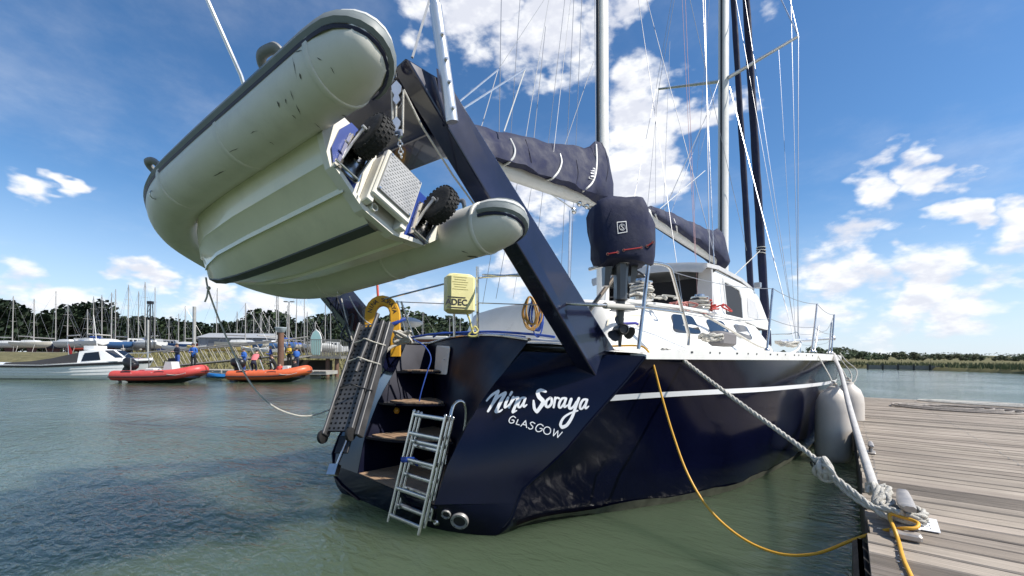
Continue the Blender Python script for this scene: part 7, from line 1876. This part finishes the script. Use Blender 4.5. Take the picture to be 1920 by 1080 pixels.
# ================================================================== PEOPLE
SKIN = M('skin', (.50, .30, .22), .6); SHOE = M('shoe_dark', (.02, .02, .022), .7)
def cloth(n, c): return M(n, c, .85, var=.15, vscale=9, bump=.3, bscale=14)
CL = {'navy': cloth('cloth_navy', (.018, .022, .045)), 'blue': cloth('cloth_blue', (.03, .12, .42)), 'royal': cloth('cloth_royal', (.04, .09, .33)), 'black': cloth('cloth_black', (.012, .012, .014)), 'pink': cloth('cloth_pink', (.62, .16, .17)), 'red': cloth('cloth_red', (.55, .07, .05)), 'yellow': cloth('cloth_yellow', (.6, .4, .05)), 'white': cloth('cloth_white', (.6, .6, .6))}
HAIRM = {'brown': M('hair_brown', (.06, .035, .02), .7), 'blond': M('hair_blond', (.42, .30, .14), .7), 'dark': M('hair_dark', (.02, .015, .012), .7)}
def person(label, pos, face, h, top, legs, hair, pose='stand', vest=None, rootz=None):
    """one continuous skinned body; faces coloured as clothing by the bone they belong to"""
    k = h / 1.72
    J = {}
    hipz = .90
    if pose == 'stand': hip = V(0, 0, .92); kn = lambda s: V(.10 * s, .03, .49); an = lambda s: V(.11 * s, 0, .08); toe = lambda s: V(.13 * s, .16, .03)
    elif pose == 'bend': hip = V(0, -.18, .86); kn = lambda s: V(.12 * s, .02, .46); an = lambda s: V(.13 * s, -.06, .08); toe = lambda s: V(.14 * s, .10, .03)
    elif pose == 'kneel': hip = V(0, 0, .48); kn = lambda s: V(.13 * s, .30, .10); an = lambda s: V(.13 * s, -.10, .07); toe = lambda s: V(.13 * s, -.24, .04)
    else: hip = V(0, 0, .16); kn = lambda s: V(.15 * s, .34, .42); an = lambda s: V(.14 * s, .58, .09); toe = lambda s: V(.15 * s, .74, .07)
    lean = {'stand': .02, 'bend': .34, 'kneel': .16, 'sit': -.05}[pose]
    ch = hip + V(0, lean, .34); nk = ch + V(0, lean * .6, .22); hd = nk + V(0, lean * .3 + .02, .12); ht = hd + V(0, .0, .13)
    pts = [hip, hip + V(0, lean * .4, .14), ch, nk - V(0, 0, .03), nk, hd, ht]; rad = [.15, .135, .165, .10, .058, .095, .07]
    edges = [(0, 1), (1, 2), (2, 3), (3, 4), (4, 5), (5, 6)]; bone = ['legs', 'top', 'top', 'top', 'skin', 'skin', 'skin']
    def add(p, r, par, b_): pts.append(p); rad.append(r); edges.append((par, len(pts) - 1)); bone.append(b_); return len(pts) - 1
    for s in (-1, 1):
        a = add(hip + V(.10 * s, 0, -.06), .10, 0, 'legs'); a = add(kn(s), .068, a, 'legs'); a = add(an(s), .045, a, 'legs'); add(toe(s), .04, a, 'shoe')
        sh_ = add(nk + V(.17 * s, -.01, -.07), .066, 3, 'top')
        if pose in ('stand',): el = nk + V(.24 * s, .04, -.34); ha = nk + V(.10 * s, .26, -.30)
        elif pose == 'bend': el = nk + V(.22 * s, .12, -.30); ha = nk + V(.20 * s, .30, -.48)
        else: el = nk + V(.23 * s, .10, -.30); ha = nk + V(.16 * s, .32, -.34)
        e = add(el, .048, sh_, 'top'); wr = add(ha, .032, e, 'top'); fd = (ha - el).normalized(); sd = V(1, 0, 0) * s
        pm = add(ha + fd * .06, .034, wr, 'skin')
        for q, (o_, ln_) in enumerate(((-.028, .06), (-.010, .075), (.010, .072), (.028, .055))):
            f1 = add(pts[pm] + fd * .045 + V(o_, 0, 0), .010, pm, 'skin'); add(pts[f1] + (fd + V(0, 0, -.5)).normalized() * ln_ * .6, .008, f1, 'skin')
        add(pts[wr] + fd * .045 + V(-.045 * s, .01, .01), .010, wr, 'skin')
    me = bpy.data.meshes.new('person'); me.from_pydata([tuple(p * k) for p in pts], edges, [])
    ob_ = bpy.data.objects.new('person_rig', me); COL.objects.link(ob_)
    md = ob_.modifiers.new('skin', 'SKIN'); md.use_smooth_shade = True
    for i, sv in enumerate(me.skin_vertices[0].data): sv.radius = (rad[i] * k, rad[i] * k * (.72 if i in (0, 1, 2, 3) else 1)); sv.use_root = (i == 0)
    ob_.modifiers.new('sub', 'SUBSURF').levels = 1; ob_.modifiers['sub'].render_levels = 1
    dg = bpy.context.evaluated_depsgraph_get(); dg.update()
    bme = bpy.data.meshes.new_from_object(ob_.evaluated_get(dg)); bpy.data.objects.remove(ob_)
    o = bpy.data.objects.new('person', bme); COL.objects.link(o)
    bme.materials.clear()
    mats = {'skin': SKIN, 'top': CL[top], 'legs': CL[legs], 'shoe': SHOE}; idx = {n: i for i, n in enumerate(mats)}
    for m_ in mats.values(): bme.materials.append(m_)
    segs = [((pts[a] * k), (pts[b_] * k), bone[b_]) for a, b_ in edges]
    for pf in bme.polygons:
        c = pf.center; bd_, bb = 9, 'top'
        for a, b_, n in segs:
            ab = b_ - a; t = max(0, min(1, (c - a).dot(ab) / max(1e-9, ab.length_squared))); d = (a + ab * t - c).length
            if d < bd_: bd_, bb = d, n
        pf.material_index = idx[bb]; pf.use_smooth = True
    o.location = pos; o.rotation_euler = (0, 0, face); tag(o, label, 'person')
    hc = (pts[5] + V(0, -.018, .055)) * k
    mb = MB(); mb.ball(hc, (.088 * k, .10 * k, .10 * k), 12, 8); mb.build('hair', HAIRM[hair], o, smooth=60)
    fc = pts[5] * k
    for s in (-1, 1):
        mb = MB(); mb.ball(fc + V(.032 * s, .088, .02) * k, .011 * k, 6, 4); mb.build('eye', SHOE, o)
        mb = MB(); mb.ball(fc + V(.095 * s, 0, .0) * k, (.012 * k, .02 * k, .028 * k), 6, 4); mb.build('ear', SKIN, o)
    mb = MB(); mb.tube([fc + V(0, .085, .02) * k, fc + V(0, .112, -.018) * k, fc + V(0, .09, -.025) * k], .011 * k, 6); mb.build('nose', SKIN, o)
    mb = MB(); mb.box(fc + V(0, .088, -.05) * k, (.042 * k, .012 * k, .008 * k)); mb.build('mouth', M('lip', (.35, .12, .10), .6), o, smooth=0)
    if vest:
        mb = MB(); rg = []
        a0, a1 = pts[1] * k, pts[3] * k; ax = (a1 - a0)
        for f, w in ((-.05, .19), (.25, .215), (.7, .225), (1.0, .17)):
            c = a0 + ax * f; rg.append([c + V(w * k * math.cos(a), w * .80 * k * math.sin(a), 0) for a in [2 * math.pi * i / 14 for i in range(14)]])
        mb.loft(rg, True, False); mb.build('buoyancy_aid', CL[vest], o, smooth=60)
    return o
def on(px, D, z): p = W(px, CY, D); return (p.x, p.y, z)
PD = .475; TOC = YAW + math.pi      # facing the camera
person('person in dark top and royal blue trousers standing behind the red boat', on(333, 25.0, PD), TOC - .3, 1.50, 'navy', 'royal', 'brown')
person('person in bright blue jacket and black trousers standing behind the red boat', on(363, 25.0, PD), TOC + .2, 1.50, 'blue', 'black', 'brown')
person('person in blue jacket and vest standing left of the orange boat', on(458, 24.9, .40), TOC - .5, 1.32, 'blue', 'royal', 'brown', 'stand', 'blue')
person('person in pink buoyancy aid bending over inside the orange boat', on(477, 22.0, .36), YAW + .2, 1.30, 'black', 'navy', 'dark', 'bend', 'pink')
person('fair-haired person in blue top standing by the brown pile', on(508, 24.7, PD), TOC - 1.0, 1.40, 'royal', 'navy', 'blond')
person('person in black kneeling in the middle of the orange boat', on(519, 22.0, .36), TOC - 1.2, 1.35, 'black', 'black', 'brown', 'kneel')
person('person in black seated near the bow of the orange boat', on(551, 22.0, .40), TOC - .8, 1.3, 'black', 'black', 'dark', 'sit', 'black')
person('person in dark top and red-yellow vest standing under the pier ramp', on(543, 26.0, .62), TOC, 1.40, 'black', 'black', 'dark', 'stand', 'yellow')
person('person in blue jacket with red strap standing beside the pier ramp', on(556, 25.4, .50), YAW + .5, 1.30, 'blue', 'navy', 'dark', 'stand', 'blue')
person('person in red vest crouching near the brown pile in the orange boat', on(524, 21.7, .36), TOC, 1.1, 'red', 'black', 'brown', 'sit', 'red')

# ================================================================== FAR SHORE ON THE RIGHT
rc = list(range(1380, 2500, 40))
def shore_row(D, z, seed=0, jit=0, slope=0.0):
    rnd = random.Random(seed); out = []
    for px in rc:
        p = W(px, CY, D - (px - 1600) * slope); out.append(V(p.x, p.y, z + rnd.uniform(-jit, jit)))
    return out
SALT = ground_mat('salt_marsh', (.115, .105, .05), (.17, .155, .075), .15)
mb = MB(); mb.loft([shore_row(74, -.5, 1, 0, .085), shore_row(75, .45, 2, .12, .085), shore_row(90, .85, 3, .08, .06), shore_row(150, 1.2, 4, .1), shore_row(240, 1.8), shore_row(420, 5.0, 5, .8), shore_row(620, 9, 6, 2), shore_row(900, 9)], False)
mb.build('far_shore', SALT, smooth=60, kind='structure', label='reed-fringed far bank rising to fields')
rd = MB(); rnd = random.Random(4)
for k in range(4500):
    px = rnd.uniform(1400, 2100); D = rnd.uniform(74.5, 88) - (px - 1600) * .085; p = W(px, CY, D); z = .4; h = rnd.uniform(.4, .95); w = rnd.uniform(.05, .14); a = rnd.uniform(0, 6.28)
    rd.add([V(p.x - math.cos(a) * w, p.y - math.sin(a) * w, z), V(p.x + math.cos(a) * w, p.y + math.sin(a) * w, z), V(p.x + rnd.uniform(-.2, .2), p.y, z + h)], [(0, 1, 2)])
rd.build('reeds', M('reed_green', (.12, .13, .055), .9, var=.4, vscale=.3), smooth=0, kind='stuff', label='reeds fringing the far bank')
jw = thing('river_wall', 'low grey timber jetty along the far bank', 'jetty', tuple(W(1640, CY, 64)[:2]) + (0,), YAW - R(16))
for k in range(10):
    mb = MB(); mb.box(V(k * 1.9, 0, .35), (1.84, .25, .62)); mb.build('panel', M('jetty_grey', (.20, .19, .17), .8, var=.2, vscale=2), jw, smooth=0)
    mb = MB(); mb.box(V(k * 1.9 - .95, -.16, .42), (.16, .16, .9)); mb.build('post', TIMB, jw, smooth=0)
RT_ = [(px_, py_ - 4, w_) for px_, py_, w_ in ((1440, 664, 60), (1490, 666, 60), (1540, 666, 60), (1580, 666, 50), (1605, 667, 45), (1630, 669, 45), (1655, 669, 50), (1690, 670, 55), (1715, 670, 45), (1745, 676, 45), (1770, 676, 50), (1800, 674, 60), (1840, 673, 60), (1880, 675, 60), (1925, 676, 60))]
RW = ['beside the stay bottle-screws', 'behind the pulpit', 'right of the pulpit', 'just clear of the bow', 'above the hose-covered line', 'left of the field gap', 'in the field gap', 'largest before the hill', 'right of the largest', 'low at the field edge', 'at the right photo edge', 'above the rope coils', 'beyond the rope coils', 'near the right border', 'furthest right']
for i, (px, py, w) in enumerate(RT_):
    D = 150 + (i * 29 % 50); top = W(px, py, D); b0 = W(px, CY, D); zb = 1.5
    rk = random.Random(i * 7 + 1); make_tree('shore_tree', (b0.x, b0.y, zb), max(2.6, (top.z - zb + 1.0) * rk.uniform(.7, 1.3)), w / F * D * rk.uniform(1.1, 2.0), 90 + i, LEAF[3 - i % 2], 'green tree on the far bank ' + RW[i], 'trees on the far bank', 1300)
hg = MB(); rnd = random.Random(14)
for k in range(2600):
    px = rnd.uniform(1400, 2100); D = rnd.choice((330, 330, 470)) + rnd.uniform(-8, 8); p = W(px, CY, D)
    zb = {2: 1.6, 3: 4.5, 4: 8.5}[int(D // 100)] if D < 500 else 8.5; z = zb + rnd.random() * (1.6 + 1.4 * math.sin(px * .07 + D // 50)); s = rnd.uniform(.35, .8)
    u = V(rnd.gauss(0, 1), rnd.gauss(0, 1), rnd.gauss(0, .7)).normalized(); v = u.orthogonal().normalized(); c = V(p.x, p.y, z)
    hg.add([c - u * s, c + v * s * .7, c + u * s, c - v * s * .7], [(0, 1, 2, 3)])
hg.build('far_hedgerows', LEAF[2], smooth=0, kind='stuff', label='hedgerows and scrub across the far fields')
